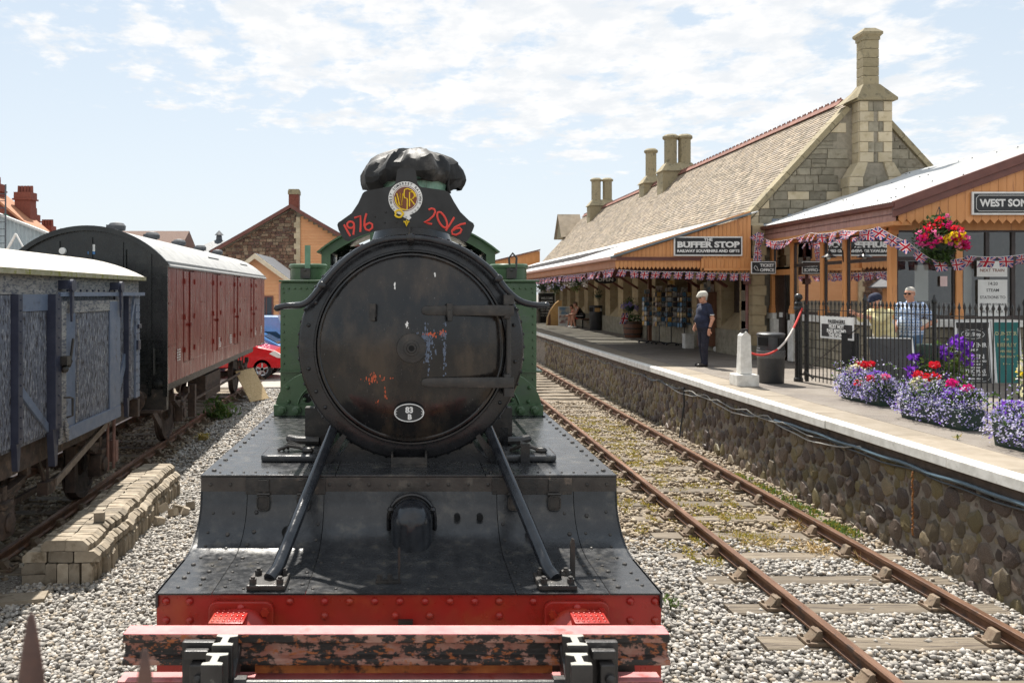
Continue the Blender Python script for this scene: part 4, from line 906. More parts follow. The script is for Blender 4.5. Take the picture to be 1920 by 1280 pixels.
# ------------------------------------------------------------------ buffer stop made from old rails, in front of the engine
bs = thing('buffer_stop', 'buffer stop of flaking pink and red painted rails across the foot of the photo', 'buffer stop', (0, 3.60, 0))
def railbeam(x0, x1, zt, name):
    m = MB(); f = [(.0,zt),(.10,zt),(.10,zt-.037),(.060,zt-.045),(.058,zt-.095),(.10,zt-.106),(.10,zt-.135),(-.008,zt-.135),(-.008,zt-.110),(.028,zt-.098),(.030,zt-.046),(.0,zt-.037)]
    m.prism(f, x0, x1, 'x'); o = m.build(name, M_wornred, bs, bevel=.006)
    m = MB(); m.box(x0+.002, x1-.002, .004, .098, zt-.0005, zt+.0025); m.build('painted_top', M_pink, o); return o
railbeam(-1.285, 1.18, 1.275, 'cross_rail'); railbeam(-1.31, 1.15, 1.06, 'cross_rail')
for k, (x, side) in enumerate(((-.805, -1), (.735, 1))):
    for y in (-.075, -.215):
        m = MB(); I = [(-.048,.055),(.048,.055),(.048,.035),(.016,.024),(.016,-.030),(.045,-.040),(.045,-.062),(-.045,-.062),(-.045,-.040),(-.016,-.030),(-.016,.024),(-.048,.035)]
        m.prism(I, -.3, 1.285-(.02 if y < -.1 else 0), 'z', 0, Matrix.Translation((x+(.0 if y > -.1 else -.012), y, 0))); p = m.build('post', M_rustpost, bs, bevel=.004)
        m = MB(); m.prism([(u*.96, w*.96) for u, w in I], 1.2855-(.02 if y < -.1 else 0), 1.2875-(.02 if y < -.1 else 0), 'z', 0, Matrix.Translation((x+(.0 if y > -.1 else -.012), y, 0))); m.build('worn_top', plain('bare_grey_iron', (.34,.33,.29), .6) if 'bare_grey_iron' not in bpy.data.materials else bpy.data.materials['bare_grey_iron'], p)
    sd = side if k else -1
    x0, x1 = sorted((x+sd*.055, x+sd*.20)); m = MB(); m.box(x0, x1, -.045, -.012, .4, 1.262); m.box(x0+.02, x1-.02, -.085, -.045, 1.20, 1.24); m.box(x0+.05, x1-.03, -.11, -.045, .5, 1.19); m.build('clamp_plate', M_rustpost, bs, bevel=.006)
    m = MB(); m.lathe([(.024,0),(.022,-.015),(.010,-.022),(0,-.023)], 10, axm((x0+x1)/2+.02, -.11, 1.13)); m.lathe([(.024,0),(.022,-.015),(.010,-.022),(0,-.023)], 10, axm((x0+x1)/2-.01, -.11, 1.02)); m.build('bolt', M_rustpost, bs)
m = MB(); m.cyl((-.75,-.13,1.112), (.68,-.13,1.112), .024, n=12); m.cyl((-.75,-.13,1.112), (-.70,-.13,1.112), .04, n=6); m.cyl((.63,-.13,1.112), (.68,-.13,1.112), .04, n=6); m.build('tie_rod', M_rustpost, bs)
m = MB(); m.box(-.74, .67, -.16, -.02, .98, 1.055); m.build('timber_bar', M_orange_rust, bs, bevel=.006)
m = MB(); m.box(-.70, .66, .06, .10, 1.075, 1.125); m.build('back_bar', M_orange_rust, bs)
for s in (-.8, .73): m = MB(); m.bar((s,.05,1.2), (s,-1.9,-.2), .09, .09); m.build('raking_strut', M_rustpost, bs)

# ------------------------------------------------------------------ spiked railing right under the camera
sf = thing('spiked_railing', 'blurred rusty railing with two spikes poking up in front of the camera', 'railing', (-.36, .9, 0))
M_spike = mat('rusty_spike', (.085,.045,.035), (.14,.07,.05), sc=20, c3=(.05,.035,.03), sc3=14, rough=.6, bump=.2)
for x, zt, w in ((-.064, 2.452, .017), (.064, 2.412, .0125)):
    m = MB(); m.lathe([(.0,0),(.0035,-.004),(.008,-.03),(w*.8,-.07),(w,-.13),(w*1.05,-.6)], 12, Matrix.Translation((x,0,zt))); m.build('spike', M_spike, sf)
    m = MB(); m.box(x-.012, x+.012, -.012, .012, .9, zt-.55); m.build('picket', M_spike, sf)
m = MB(); m.box(-.6, .6, -.015, .015, 1.85, 1.9); m.box(-.6, .6, -.015, .015, .98, 1.03); m.build('rail', M_spike, sf)
for x in (-.6, .6): m = MB(); m.box(x-.03, x+.03, -.03, .03, -.3, 1.95); m.build('post', M_spike, sf)
# ================================================================== STATION BUILDING
def wroot(name, label, cat, loc, group=None):
    t = thing(name, label, cat, loc, 0, group); return t
def wb(m, name, mt, root, bevel=0.0, label=None):           # a mesh given in world metres, hung under a thing standing at root
    return m.build(name, mt, root, tuple(-q for q in root.location), (0,0,0), bevel, label)
def clip(poly, a, b, c):                                    # keep the side a*x+b*y <= c
    out = []
    for i in range(len(poly)):
        p, q = poly[i], poly[(i+1) % len(poly)]; dp, dq = a*p[0]+b*p[1]-c, a*q[0]+b*q[1]-c
        if dp <= 0: out.append(p)
        if (dp < 0 < dq) or (dq < 0 < dp): t = dp/(dp-dq); out.append((p[0]+(q[0]-p[0])*t, p[1]+(q[1]-p[1])*t))
    return out
st = wroot('station_building', 'long stone station building with brown tiled roof and tall stone chimneys beside the platform', 'station', (9.1, 21.3, PZ))
GX0, GX1, AX_, AZ, EZ, GY = 9.02, 15.10, 12.06, 8.08, 4.77, 21.3
# gable wall with every block its own stone
m = MB(); m.prism([(GX0+.04,PZ-.2),(GX1,PZ-.2),(GX1,EZ),(AX_,AZ-.04),(GX0+.04,EZ)], GY, GY+.45, 'y'); gw = wb(m, 'gable_wall', M_gmortar, st)
def block_mesh(poly, d, y0, mt, inset=.008):
    cx = sum(p[0] for p in poly)/len(poly); cz = sum(p[1] for p in poly)/len(poly)
    def sh(p, q): return (p[0]+(cx-p[0])*q/max(.05,abs(p[0]-cx)+.02), p[1]+(cz-p[1])*q/max(.05,abs(p[1]-cz)+.02))
    A = [sh(p, inset) for p in poly]; B = [sh(p, inset+.012) for p in poly]; n = len(poly); vs = [(x, y0, z) for x, z in A]+[(x, y0-d*.7, z) for x, z in A]+[(x, y0-d, z) for x, z in B]
    fs = [(i, (i+1) % n, n+(i+1) % n, n+i) for i in range(n)]+[(n+i, n+(i+1) % n, 2*n+(i+1) % n, 2*n+i) for i in range(n)]+[tuple(range(2*n, 3*n))]
    q = MB(); q.add(vs, fs); return q.mesh('stone', mt)
sl_ = (AZ-EZ)/(AX_-GX0); slr = (AZ-EZ)/(GX1-AX_)
z = 3.5
while z < 7.9:
    h = random.choice((.20,.23,.25,.27)); x = GX0+.05-random.random()*.2
    while x < GX1:
        w = random.uniform(.24,.52)*(1.25 if h > .22 else 1)
        if not (x > 11.30 and x+w < 13.0) and not (x > 10.2 and z < 4.3):
            for hh in ([(z, z+h)] if random.random() > .15 else [(z, z+h*.48), (z+h*.48, z+h)]):
                p = [(max(x,GX0+.05), hh[0]), (x+w, hh[0]), (x+w, hh[1]), (max(x,GX0+.05), hh[1])]
                p = clip(p, -sl_, 1, EZ-sl_*GX0-.10); p = clip(p, slr, 1, EZ+slr*GX1-.10) if p else p
                if p and len(p) >= 3 and abs(sum(p[i][0]*p[(i+1)%len(p)][1]-p[(i+1)%len(p)][0]*p[i][1] for i in range(len(p)))) > .02:
                    q = block_mesh(p, random.uniform(.018,.045), GY, M_quoin if (x < GX0+.1 or random.random() < .035) else M_gstone)
                    link('stone', q, gw)
        x += w
    z += h
# copings on the gable
def slopebar(x0, z0, x1, z1, ya, yb, t0, t1, nm, mt, n, par):
    L = math.hypot(x1-x0, z1-z0); dx, dz = (x1-x0)/L, (z1-z0)/L; nx_, nz = -dz, dx
    if nz < 0: nx_, nz = -nx_, -nz
    for i in range(n):
        a, b_ = L*i/n+.004, L*(i+1)/n-.004
        P = [(x0+dx*a+nx_*t0, z0+dz*a+nz*t0), (x0+dx*b_+nx_*t0, z0+dz*b_+nz*t0), (x0+dx*b_+nx_*t1, z0+dz*b_+nz*t1), (x0+dx*a+nx_*t1, z0+dz*a+nz*t1)]
        q = MB(); q.prism(P, ya, yb, 'y'); wb(q, nm, mt, par, .01)
slopebar(GX0-.12, EZ-.12*sl_, 11.72, EZ+sl_*(11.72-GX0), GY-.10, GY+.30, -.03, .11, 'gable_coping', M_chim, 7, st)
slopebar(12.7, EZ+slr*(GX1-12.7), GX1+.1, EZ-.1*slr, GY-.10, GY+.30, -.03, .11, 'gable_coping', M_chim, 6, st)
m = MB(); m.box(GX0-.16, GX0+.42, GY-.08, GY+.32, EZ-.28, EZ-.10); wb(m, 'kneeler', M_quoin, st, .015)
# lead flashing stepping up over the office roof
for i in range(7):
    q = MB(); x = 9.25+i*.42; zz = 4.36+i*.128; q.box(x, x+.43, GY-.055, GY-.035, zz, zz+.30); wb(q, 'flashing', plain('lead_flashing', (.20,.24,.29), .45) if 'lead_flashing' not in bpy.data.materials else bpy.data.materials['lead_flashing'], st)
# the gable chimney
m = MB(); m.box(11.85, 12.68, 20.99, 21.6, 6.2, 7.86); m.box(11.55, 12.92, 20.94, 21.6, 4.5, 5.86); m.prism([(11.55,5.86),(12.92,5.86),(12.70,6.22),(11.76,6.22)], 20.96, 21.6, 'y'); gch = wb(m, 'gable_chimney', M_gmortar, st)
def course(x0, x1, z0, z1, yf, odd, par):
    q = .22 if odd else .36; xs_ = [x0-.015, x0+q, (x0+x1)/2+random.uniform(-.08,.08), x1-q, x1+.015]
    if odd is None: xs_ = [x0, x1]
    for i in range(4):
        if xs_[i+1]-xs_[i] < .1: continue
        p = [(xs_[i], z0), (xs_[i+1], z0), (xs_[i+1], z1), (xs_[i], z1)]
        link('stone', block_mesh(p, .035 if i in (0,3) else .022, yf, M_quoin if i in (0,3) else M_gstone, .006), par)
        if i == 0:
            s_ = MB(); s_.box(x0-.03, x0+.0, yf+.003, yf+(.30 if odd else .45), z0+.006, z1-.006); s_.build('stone', M_quoin, par)
for i in range(6): course(11.85, 12.68, 6.24+i*.268, 6.24+(i+1)*.268, 20.99, i % 2, gch)
for i in range(5): course(11.55, 12.92, 4.52+i*.268, 4.52+(i+1)*.268, 20.94, i % 2, gch)
for s, xa, xb in ((-1,11.55,11.76),(1,12.92,12.70)):
    p = [(xa,5.86),(xa-s*.36,5.86),(xb-s*.26,6.23),(xb,6.23)]; q = MB(); q.prism(p if s < 0 else p[::-1], 20.90, 21.3, 'y'); q.build('shoulder', M_quoin, gch, bevel=.01)
m = MB(); 
def frustum(q, x0,x1,y0,y1,z0, X0,X1,Y0,Y1,z1): q.add([(x0,y0,z0),(x1,y0,z0),(x1,y1,z0),(x0,y1,z0),(X0,Y0,z1),(X1,Y0,z1),(X1,Y1,z1),(X0,Y1,z1)], [(3,2,1,0),(4,5,6,7),(0,1,5,4),(1,2,6,5),(2,3,7,6),(3,0,4,7)])
m.box(11.74, 12.80, 20.88, 21.6, 7.86, 7.93); frustum(m, 11.74,12.80,20.88,21.6,7.93, 11.95,12.38,20.98,21.34,8.30); m.add([(11.75,20.9,7.93),(11.44,21.0,7.78),(11.44,21.5,7.78),(11.75,21.58,7.93),(11.96,21.2,8.28)], [(0,1,4),(1,2,4),(2,3,4),(0,3,2,1)]); m.build('chimney_shoulder_cap', M_chim, gch, bevel=.012)
for i in range(5):
    q = MB(); q.box(11.95, 12.36, 20.99, 21.32, 8.29+i*.236, 8.29+(i+1)*.236-.008); q.build('shaft_stone', M_chim, gch, bevel=.012)
m = MB(); m.box(11.93, 12.38, 20.97, 21.34, 9.46, 9.54); frustum(m, 11.93,12.38,20.97,21.34,9.54, 11.88,12.43,20.92,21.39,9.60); frustum(m, 11.88,12.43,20.92,21.39,9.66, 12.02,12.30,21.05,21.26,9.79); m.box(11.88,12.43,20.92,21.39,9.60,9.66); m.build('chimney_cap', M_chim, gch)
# ridge chimneys
def octo(q, x, y, r, z0, z1): q.cyl((x,y,z0), (x,y,z1), r, n=8, sm=False)
for (y, xs_, r, zt, zb) in ((35.8, (-.31,.31), .285, 9.90, 8.50), (39.7, (0,), .27, 9.97, 8.45), (49.8, (-.35,.35), .29, 9.97, 8.55)):
    m = MB(); hw = max(xs_)+.48
    m.box(AX_-hw, AX_+hw, y-.42, y+.42, 7.0, 8.22); frustum(m, AX_-hw-.08,AX_+hw+.08,y-.5,y+.5,8.22, AX_-hw+.22,AX_+hw-.22,y-.22,y+.22,8.62); c_ = wb(m, 'ridge_chimney', M_chim, st, .015)
    for dx in xs_:
        m = MB(); octo(m, AX_+dx, y, r, 8.4, zt-.22); m.build('chimney_shaft', M_chim, c_)
        m = MB(); m.tube([(AX_+dx,y,zt-.23),(AX_+dx,y,zt-.17),(AX_+dx,y,zt-.09),(AX_+dx,y,zt)], [r*1.0,r*1.28,r*1.28,r*.85], 8, 0, False); m.build('chimney_cap', M_chim, c_)
# ------------------------------------------------------------------ tiled roof
ph = math.atan2(AZ-EZ, AX_-GX0); cosp, sinp = math.cos(ph), math.sin(ph); SLn = math.hypot(AZ-EZ, AX_-GX0)
m = MB(); m.add([(GX0,GY+.3,EZ-.02),(GX0,55,EZ-.02),(AX_,55,AZ-.02),(AX_,GY+.3,AZ-.02),(GX1,GY+.3,EZ-.02),(GX1,55,EZ-.02)], [(3,2,1,0),(4,5,2,3)]); rf = wb(m, 'roof', M_tile[2], st)
GA, TW = .115, .178; NR = int(SLn/GA)
def tile_geo(s0, y0, lift, tilt):
    s1 = s0+GA*1.35; th = .016
    def P(s_, y_, n_): return (GX0+s_*cosp-n_*sinp, y_, EZ+s_*sinp+n_*cosp)
    a = .022+lift; b_ = .004
    return [P(s0,y0+.003,a+tilt), P(s0,y0+TW-.003,a-tilt), P(s1,y0+TW-.003,b_), P(s1,y0+.003,b_), P(s0,y0+.003,a-th+tilt), P(s0,y0+TW-.003,a-th-tilt)]
TF = [(3,2,1,0),(0,1,5,4),(0,4,3),(1,2,5)]
V = [[] for _ in range(4)]; Fq = [[] for _ in range(4)]; cnt = 0
for r in range(NR):
    off = (r % 2)*TW/2; y = GY+.32+off-TW*.5; c = 0
    while y < 54.8:
        g_ = tile_geo(r*GA, y, random.uniform(0,.006), random.uniform(-.003,.003)); k = random.choice((0,0,1,2,3,3))
        if c < 7 and cnt < 300 and r > 3:
            q = MB(); q.add(g_, TF); q.build('roof_tile', M_tile[k], rf); cnt += 1
        else:
            o = len(V[k]); V[k] += g_; Fq[k] += [tuple(i+o for i in f) for f in TF]
        y += TW; c += 1
for k in range(4):
    q = MB(); q.add(V[k], Fq[k]); stuff(q.build('tile_courses', M_tile[k], rf))
m = MB()
def cresttile(L=.33):
    q = MB(); q.prism([(-.13,-.10),(0,.02),(.13,-.10),(.15,-.09),(.03,.05),(.02,.06),(-.02,.06),(-.03,.05),(-.15,-.09)], 0, L-.006, 'y')
    q.prism([(.02,.05),(L-.02,.05),(L-.02,.075),(L*.78,.09),(L*.72,.135),(L*.5,.105),(L*.28,.135),(L*.22,.09),(.02,.075)], -.016, .016, 'x'); return q.mesh('ridge_tile', M_ridge)
CT = cresttile(); y = GY+.9
while y < 54.6:
    if not (35.3 < y < 36.2 or 39.2 < y < 40.1 or 49.3 < y < 50.2): link('ridge_tile', CT, rf, (AX_, y, AZ+.045))
    y += .33
m = MB(); m.box(GX0-.02,GX0+.3,21.9,54.9,EZ-.2,EZ-.05); wb(m, 'eaves_board', M_brown, st)
m = MB(); m.prism([(AX_-3.04,EZ),(AX_+3.04,EZ),(AX_,AZ)], 54.6, 55, 'y'); m.box(9.1, 15, 54.6, 55, PZ, EZ); wb(m, 'end_wall', M_gstone, st)
# far cross gable above the roof end
m = MB(); m.prism([(54.2,6.6),(56.6,6.6),(55.4,8.2)], 10.5, 11.8, 'x'); wb(m, 'cross_gable', M_chim, st)
m = MB(); m.add([(10.35,54.0,6.62),(11.9,54.0,6.62),(11.9,55.4,8.28),(10.35,55.4,8.28),(10.35,56.8,6.62),(11.9,56.8,6.62)], [(0,1,2,3),(3,2,5,4)]); wb(m, 'cross_roof', M_tile[1], st)
# ------------------------------------------------------------------ platform side wall in bays
m = MB(); m.box(9.02, 9.55, 21.32, 54.6, PZ-.1, 1.80); wb(m, 'plinth', M_gstone, st, .02)
m = MB(); m.box(9.25, 9.6, 21.32, 54.6, 3.95, EZ); wb(m, 'lintel_band', M_ashlar, st)
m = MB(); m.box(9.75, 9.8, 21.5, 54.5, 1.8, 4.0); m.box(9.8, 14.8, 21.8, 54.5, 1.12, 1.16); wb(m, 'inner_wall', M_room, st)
bays = [(21.32,.55,'win'),(23.15,.50,'door'),(25.1,.45,'door'),(27.2,.45,'door'),(29.3,.8,'win'),(31.5,.85,'win'),(33.7,.85,'win'),(35.9,.85,'door'),(38.1,.85,'win'),(40.3,.85,'win'),(42.5,.85,'win'),(44.7,.85,'win'),(46.9,.85,'door'),(49.1,.85,'win'),(51.3,.85,'win')]
P_post = [mat('poster_'+n_, c1, c2, sc=s_, rough=.5, detail=2) for n_, c1, c2, s_ in (('amber', (.65,.34,.03), (.75,.62,.40), 1.6), ('photo', (.10,.12,.13), (.55,.52,.46), 9), ('sea', (.16,.27,.38), (.55,.50,.42), 4), ('pale', (.65,.62,.55), (.30,.16,.14), 6))]
for i, (y0, w, kind) in enumerate(bays):
    y1 = bays[i+1][0] if i+1 < len(bays) else 54.5
    m = MB()
    for k in range(8):
        zz = 1.80+k*.272; m.box(9.06+.004*(k % 2), 9.6, y0+random.uniform(-.006,.006), y0+w+random.uniform(-.006,.006), zz, zz+.266)
    pr = wb(m, 'pilaster', M_ashlar, st, .006); stuff(pr)
    if kind == 'win':
        m = MB(); m.prism([(9.02,1.80),(9.50,1.80),(9.50,2.25),(9.42,2.25)], y0+w+.004, y1-.004, 'y'); wb(m, 'sloped_sill', M_ashlar, st)
        m = MB(); a, b_ = y0+w+.01, y1-.01
        m.box(9.44, 9.50, a, a+.07, 2.25, 3.95); m.box(9.44, 9.50, b_-.07, b_, 2.25, 3.95); m.box(9.44,9.50,a,b_,3.86,3.95); m.box(9.44,9.50,a,b_,2.25,2.33); m.box(9.45,9.49,a,b_,3.06,3.11); m.box(9.45,9.49,(a+b_)/2-.025,(a+b_)/2+.025,2.3,3.9); fr = wb(m, 'window', M_white if i > 3 else M_ashlar, st)
        q = MB(); q.add([(9.47,a,2.25),(9.47,b_,2.25),(9.47,b_,3.95),(9.47,a,3.95)], [(0,1,2,3)]); q.build('pane', M_glass, fr)
        q = MB(); q.box(9.415, 9.432, b_-.62, b_-.10, 2.30+.1*(i % 3), 3.35); q.build('poster', P_post[i % 4], fr)
        q = MB(); q.box(9.410, 9.415, b_-.66, b_-.06, 2.26+.1*(i % 3), 3.39); q.build('poster_frame', M_darkframe, fr)
    else:
        m = MB(); m.box(9.55, 9.6, y0+w, y1, PZ, 3.2); m.box(9.5, 9.56, y0+w, y0+w+.08, PZ, 3.9); m.box(9.5,9.56,y1-.08,y1,PZ,3.9); m.box(9.5,9.56,y0+w,y1,3.2,3.3); wb(m, 'door', M_wood if i < 3 else M_darkframe, st)
# corner pier and downpipe
for k in range(12):
    q = MB(); zz = PZ+.35+k*.262; q.box(9.02-.01*(k % 2), 9.34+.05*(k % 2), 20.94, 21.32, zz, zz+.256); wb(q, 'pier_stone', M_ashlar, st, .01)
m = MB(); m.box(8.98, 9.42, 20.88, 21.34, PZ-.05, PZ+.35); wb(m, 'pier_base', M_gstone, st, .03)
m = MB(); m.tube([(8.88,20.9,4.5),(8.88,20.9,3.6),(8.84,20.86,3.4),(8.84,20.86,1.5),(8.74,20.8,1.35)], .042, 8); m.box(8.77,8.92,20.80,20.94,3.05,3.2); wb(m, 'downpipe', M_brown, st)

# ================================================================== PLATFORM CANOPY
cp = wroot('platform_canopy', 'long orange boarded canopy with scalloped edge and white sheet roof along the platform', 'canopy', (5.4, 20.6, PZ))
CY = 20.6; ex, ez, wx, wz = 5.30, 3.74, 9.0, 4.90
def croof(y0, y1, x0, x1, nm, mt, th=.03):
    s_ = (wz-ez)/(wx-ex); z0, z1 = ez+(x0-ex)*s_, ez+(x1-ex)*s_
    q = MB(); q.prism([(x0,z0),(x1,z1),(x1,z1+th),(x0,z0+th)], y0, y1, 'y'); return wb(q, nm, mt, cp)
croof(CY-.06, 29.0, ex-.08, wx, 'roof_sheet', M_zinc)
croof(29.0, 56, ex-.08, 6.15, 'roof_sheet', M_zinc); croof(29.0, 56, 7.9, wx, 'roof_sheet', M_zinc); croof(29.0, 56, 6.15, 7.9, 'roof_glazing', M_glass, .008)
y = 29.4
while y < 56: croof(y, y+.5, 6.15, 7.9, 'glazing_bar', M_darkframe); y += 1.9
croof(CY-.10, CY-.04, ex-.1, wx-.2, 'roof_edge', plain('dull_slate_edge', (.14,.17,.19), .6), .05)
# front gable boards
m = MB(); x = 5.40; s_ = (wz-ez)/(wx-ex)
while x < 8.80:
    zt = ez+(x-ex)*s_-.02
    if zt > 3.76: m.prism([(x+.004,3.70),(x+.100,3.70),(x+.100,zt+.104*s_-.004),(x+.004,zt)], CY, CY+.022+random.uniform(-.002,.002), 'y')
    x += .104
stuff(wb(m, 'gable_boards', M_orange, cp))
m = MB(); m.prism([(5.38,3.70),(8.85,3.70),(8.85,4.80),(5.38,3.73)], CY+.024, CY+.05, 'y'); wb(m, 'gable_backing', M_darkframe, cp)
m = MB(); m.box(5.28, 7.55, CY-.05, CY+.03, 3.655, 3.715); m.box(5.28, 7.55, CY-.08, CY+.0, 3.715, 3.745); wb(m, 'front_moulding', M_brown, cp, .006)
m = MB(); m.box(7.55, 8.95, CY-.07, CY-.02, 3.40, 3.46); m.box(7.53,7.59,CY-.07,CY-.02,3.40,3.70); m.prism([(5.30,3.76),(8.8,4.86),(8.8,4.93),(5.30,3.83)], CY-.03, CY-.002, 'y'); wb(m, 'front_gutter', M_orange, cp)
m = MB(); x = 5.34
while x < 8.85:
    low = .0 if x < 7.5 else -.10; top = 3.655 if x < 7.5 else 3.70
    m.prism([(x+.003,top),(x+.003,3.50+low),(x+.052,3.43+low),(x+.101,3.50+low),(x+.101,top)], CY-.010+random.uniform(-.002,.002), CY+.012, 'y'); x += .104
stuff(wb(m, 'front_valance', M_orange, cp))
m = MB(); y = CY+.02
while y < 56:
    m.prism([(y+.003,3.66),(y+.003,3.50),(y+.052,3.43),(y+.101,3.50),(y+.101,3.66)], 5.34, 5.362, 'x'); y += .104
stuff(wb(m, 'side_valance', mat('shaded_orange_boards', (.42,.19,.10), (.48,.225,.125), sc=3, rough=.6), cp))  # browner than the front boards: the side's shade is put into the colour
m = MB(); m.prism([(5.20,3.68),(5.34,3.655),(5.36,3.74),(5.21,3.76)], CY-.07, 56, 'y'); wb(m, 'eaves_gutter', mat('pale_brown_gutter', (.30,.16,.115), (.36,.20,.15), sc=5, rough=.5), cp)
m = MB(); m.box(5.40, 9.0, CY+.06, 28.9, 3.74, 3.76); wb(m, 'ceiling', M_darkframe, cp)
y = 22.7
while y < 55:
    q = MB(); q.box(5.40, 9.05, y-.06, y+.06, 3.46, 3.60); q.bar((9.05,y,3.0), (8.3,y,3.48), .08, .08); wb(q, 'bracket_beam', M_brown, cp); y += 2.2
m = MB(); m.box(8.72, 8.84, 29.0, 29.12, PZ, 3.5); wb(m, 'post', M_wood, cp)
# far gable end of the canopies
m = MB(); m.prism([(6.1,4.3),(9.4,4.3),(9.4,5.85),(6.1,5.05)], 57, 57.1, 'y'); wb(m, 'far_gable_boards', M_orange, cp)
m = MB(); m.prism([(6.0,5.05),(9.4,5.87),(9.4,5.95),(6.0,5.13)], 56.8, 60, 'y'); wb(m, 'far_roof', M_brown, cp)

def signboard(name, label, cx, y, cz, w, h, lines, frame=M_white, face=M_sign, th=.04, border=.035, parent=None):
    t = thing(name, label, 'sign', (cx, y, cz))
    q = MB(); q.box(-w/2, w/2, 0, th, -h/2, h/2); q.build('frame', frame, t, bevel=.004)
    q = MB(); q.box(-w/2+border, w/2-border, -.004, -.0005, -h/2+border, h/2-border); q.build('face', face, t)
    for (body, size, z, width, bold) in lines: lettering(t, body, size, M_white, 0, -.006, z, bold, width)
    return t
def serifs(t, x0, x1, z, h): pass
s1 = signboard('shop_sign', 'black shop sign lettered THE BUFFER STOP on the canopy front', 7.71, CY-.055, 4.02, 1.76, .50,
    [('THE', .10, .165, .22, .004), ('BUFFER STOP', .20, .035, 1.60, .010), ('RAILWAY SOUVENIRS AND GIFTS', .095, -.125, 1.60, .0045)])
q = MB()                                                     # slab serifs under and over the big letters
xx = -.80
for wch, ch in zip((.143,.150,.128,.128,.128,.150,.09,.118,.143,.150,.128), 'BUFFER STOP'):
    if ch in 'BFERP': q.box(xx+.002, xx+.055, -.0075, -.0045, .098, .112); q.box(xx+.002, xx+.055, -.0075, -.0045, -.040, -.026)
    if ch == 'T': q.box(xx+.03, xx+.088, -.0075, -.0045, -.040, -.026)
    if ch == 'U': q.box(xx+.0, xx+.05, -.0075, -.0045, .098, .112); q.box(xx+.09, xx+.14, -.0075, -.0045, .098, .112)
    xx += wch+.013
stuff(q.build('serifs', M_white, s1))

# ================================================================== TICKET OFFICE
of = wroot('ticket_office', 'orange and dark brown timber ticket office with glazed walls and corrugated roof', 'building', (9.62, 15.9, PZ))
OX, OY = 9.62, 15.9; RX, RZ, LX, LZ, RY = 13.3, 6.0, 9.36, 4.56, 15.35
sl2 = (RZ-LZ)/(RX-LX)
# corrugated roof
ys = np.arange(RY, GY-.02, .019); amp = .0095*np.sin((ys-RY)/.076*2*PI); V = []; 
for (x, z) in ((LX-.06, LZ-.06*sl2), (RX, RZ)):
    V += [(x, yy, z+.03+a_) for yy, a_ in zip(ys, amp)]
n = len(ys); F = [(i, i+1, n+i+1, n+i) for i in range(n-1)]
V += [(2*RX-x, yy, z) for (x, yy, z) in V[:n]]; F += [(n+i, n+i+1, 2*n+i+1, 2*n+i) for i in range(n-1)]
q = MB(); q.add(V, [f[::-1] for f in F], 0, True); orf = wb(q, 'corrugated_roof', M_zinc, of)
m = MB()
for k in range(46):
    u = random.choice((.08,.34,.62,.9)); x = LX+(RX-LX)*u; yy = RY+.06+.152*random.randrange(38); m.ball((x, yy, LZ+(x-LX)*sl2+.045), .016, 6)
stuff(m.build('roof_bolts', M_slate, orf))
m = MB(); m.add([(LX,RY,LZ-.02),(RX,RY,RZ-.02),(RX,GY,RZ-.02),(LX,GY,LZ-.02),(2*RX-LX,RY,LZ-.02),(2*RX-LX,GY,LZ-.02)], [(0,1,2,3),(1,4,5,2)]); wb(m, 'roof_boarding', M_darkframe, of)
# barge boards
for nm, ya, t0, t1, mt in (('barge_board', RY-.10, -.13, .045, M_brown), ('barge_moulding', RY-.055, -.27, -.132, M_brown)):
    m = MB(); L = math.hypot(RX-LX, RZ-LZ); m.prism([(LX-.08,LZ-.08*sl2+t0),(RX,RZ+t0),(RX,RZ+t1),(LX-.08,LZ-.08*sl2+t1)], ya, RY-.01, 'y'); m.prism([(RX,RZ+t0),(2*RX-LX,LZ+t0),(2*RX-LX,LZ+t1),(RX,RZ+t1)], ya, RY-.01, 'y'); wb(m, nm, mt, of, .008)
# gable planks with pointed ends
x = LX+.05; i = 0
while x < 15.8:
    zt = min(LZ+(x-LX)*sl2, LZ+(2*RX-LX-x)*sl2)-.26; zt2 = min(LZ+(x+.158-LX)*sl2, LZ+(2*RX-LX-x-.158)*sl2)-.26
    q = MB(); q.prism([(x+.003,max(zt,4.30)),(x+.003,4.23),(x+.08,4.145),(x+.157,4.23),(x+.157,max(zt2,4.30))], RY, RY+.022+random.uniform(0,.003), 'y'); wb(q, 'plank', M_orange, of)
    x += .160
m = MB(); m.prism([(LX+.05,4.26),(2*RX-LX,4.26),(RX,RZ-.28),(LX+.3,LZ-.22)], RY+.026, RY+.05, 'y'); wb(m, 'gable_backing', M_darkframe, of)
# faded side fascia with gutter
y = RY+.0; 
while y < GY-.1:
    q = MB(); q.prism([(y+.003,4.50),(y+.003,4.20),(y+.128,4.20),(y+.128,4.50)], LX-.015, LX+.005, 'x'); wb(q, 'fascia_board', M_pinkfascia, of); y += .131
m = MB(); m.prism([(LX-.13,4.47),(LX-.03,4.45),(LX-.02,4.54),(LX-.14,4.55)], RY-.08, GY-.06, 'y'); m.box(LX-.03,LX-.016,RY-.02,GY-.1,4.33,4.345); wb(m, 'gutter', M_brown, of)
m = MB(); m.box(LX-.03, OX+.06, RY+.02, GY-.1, 4.12, 4.20); wb(m, 'soffit_rail', M_orange, of)
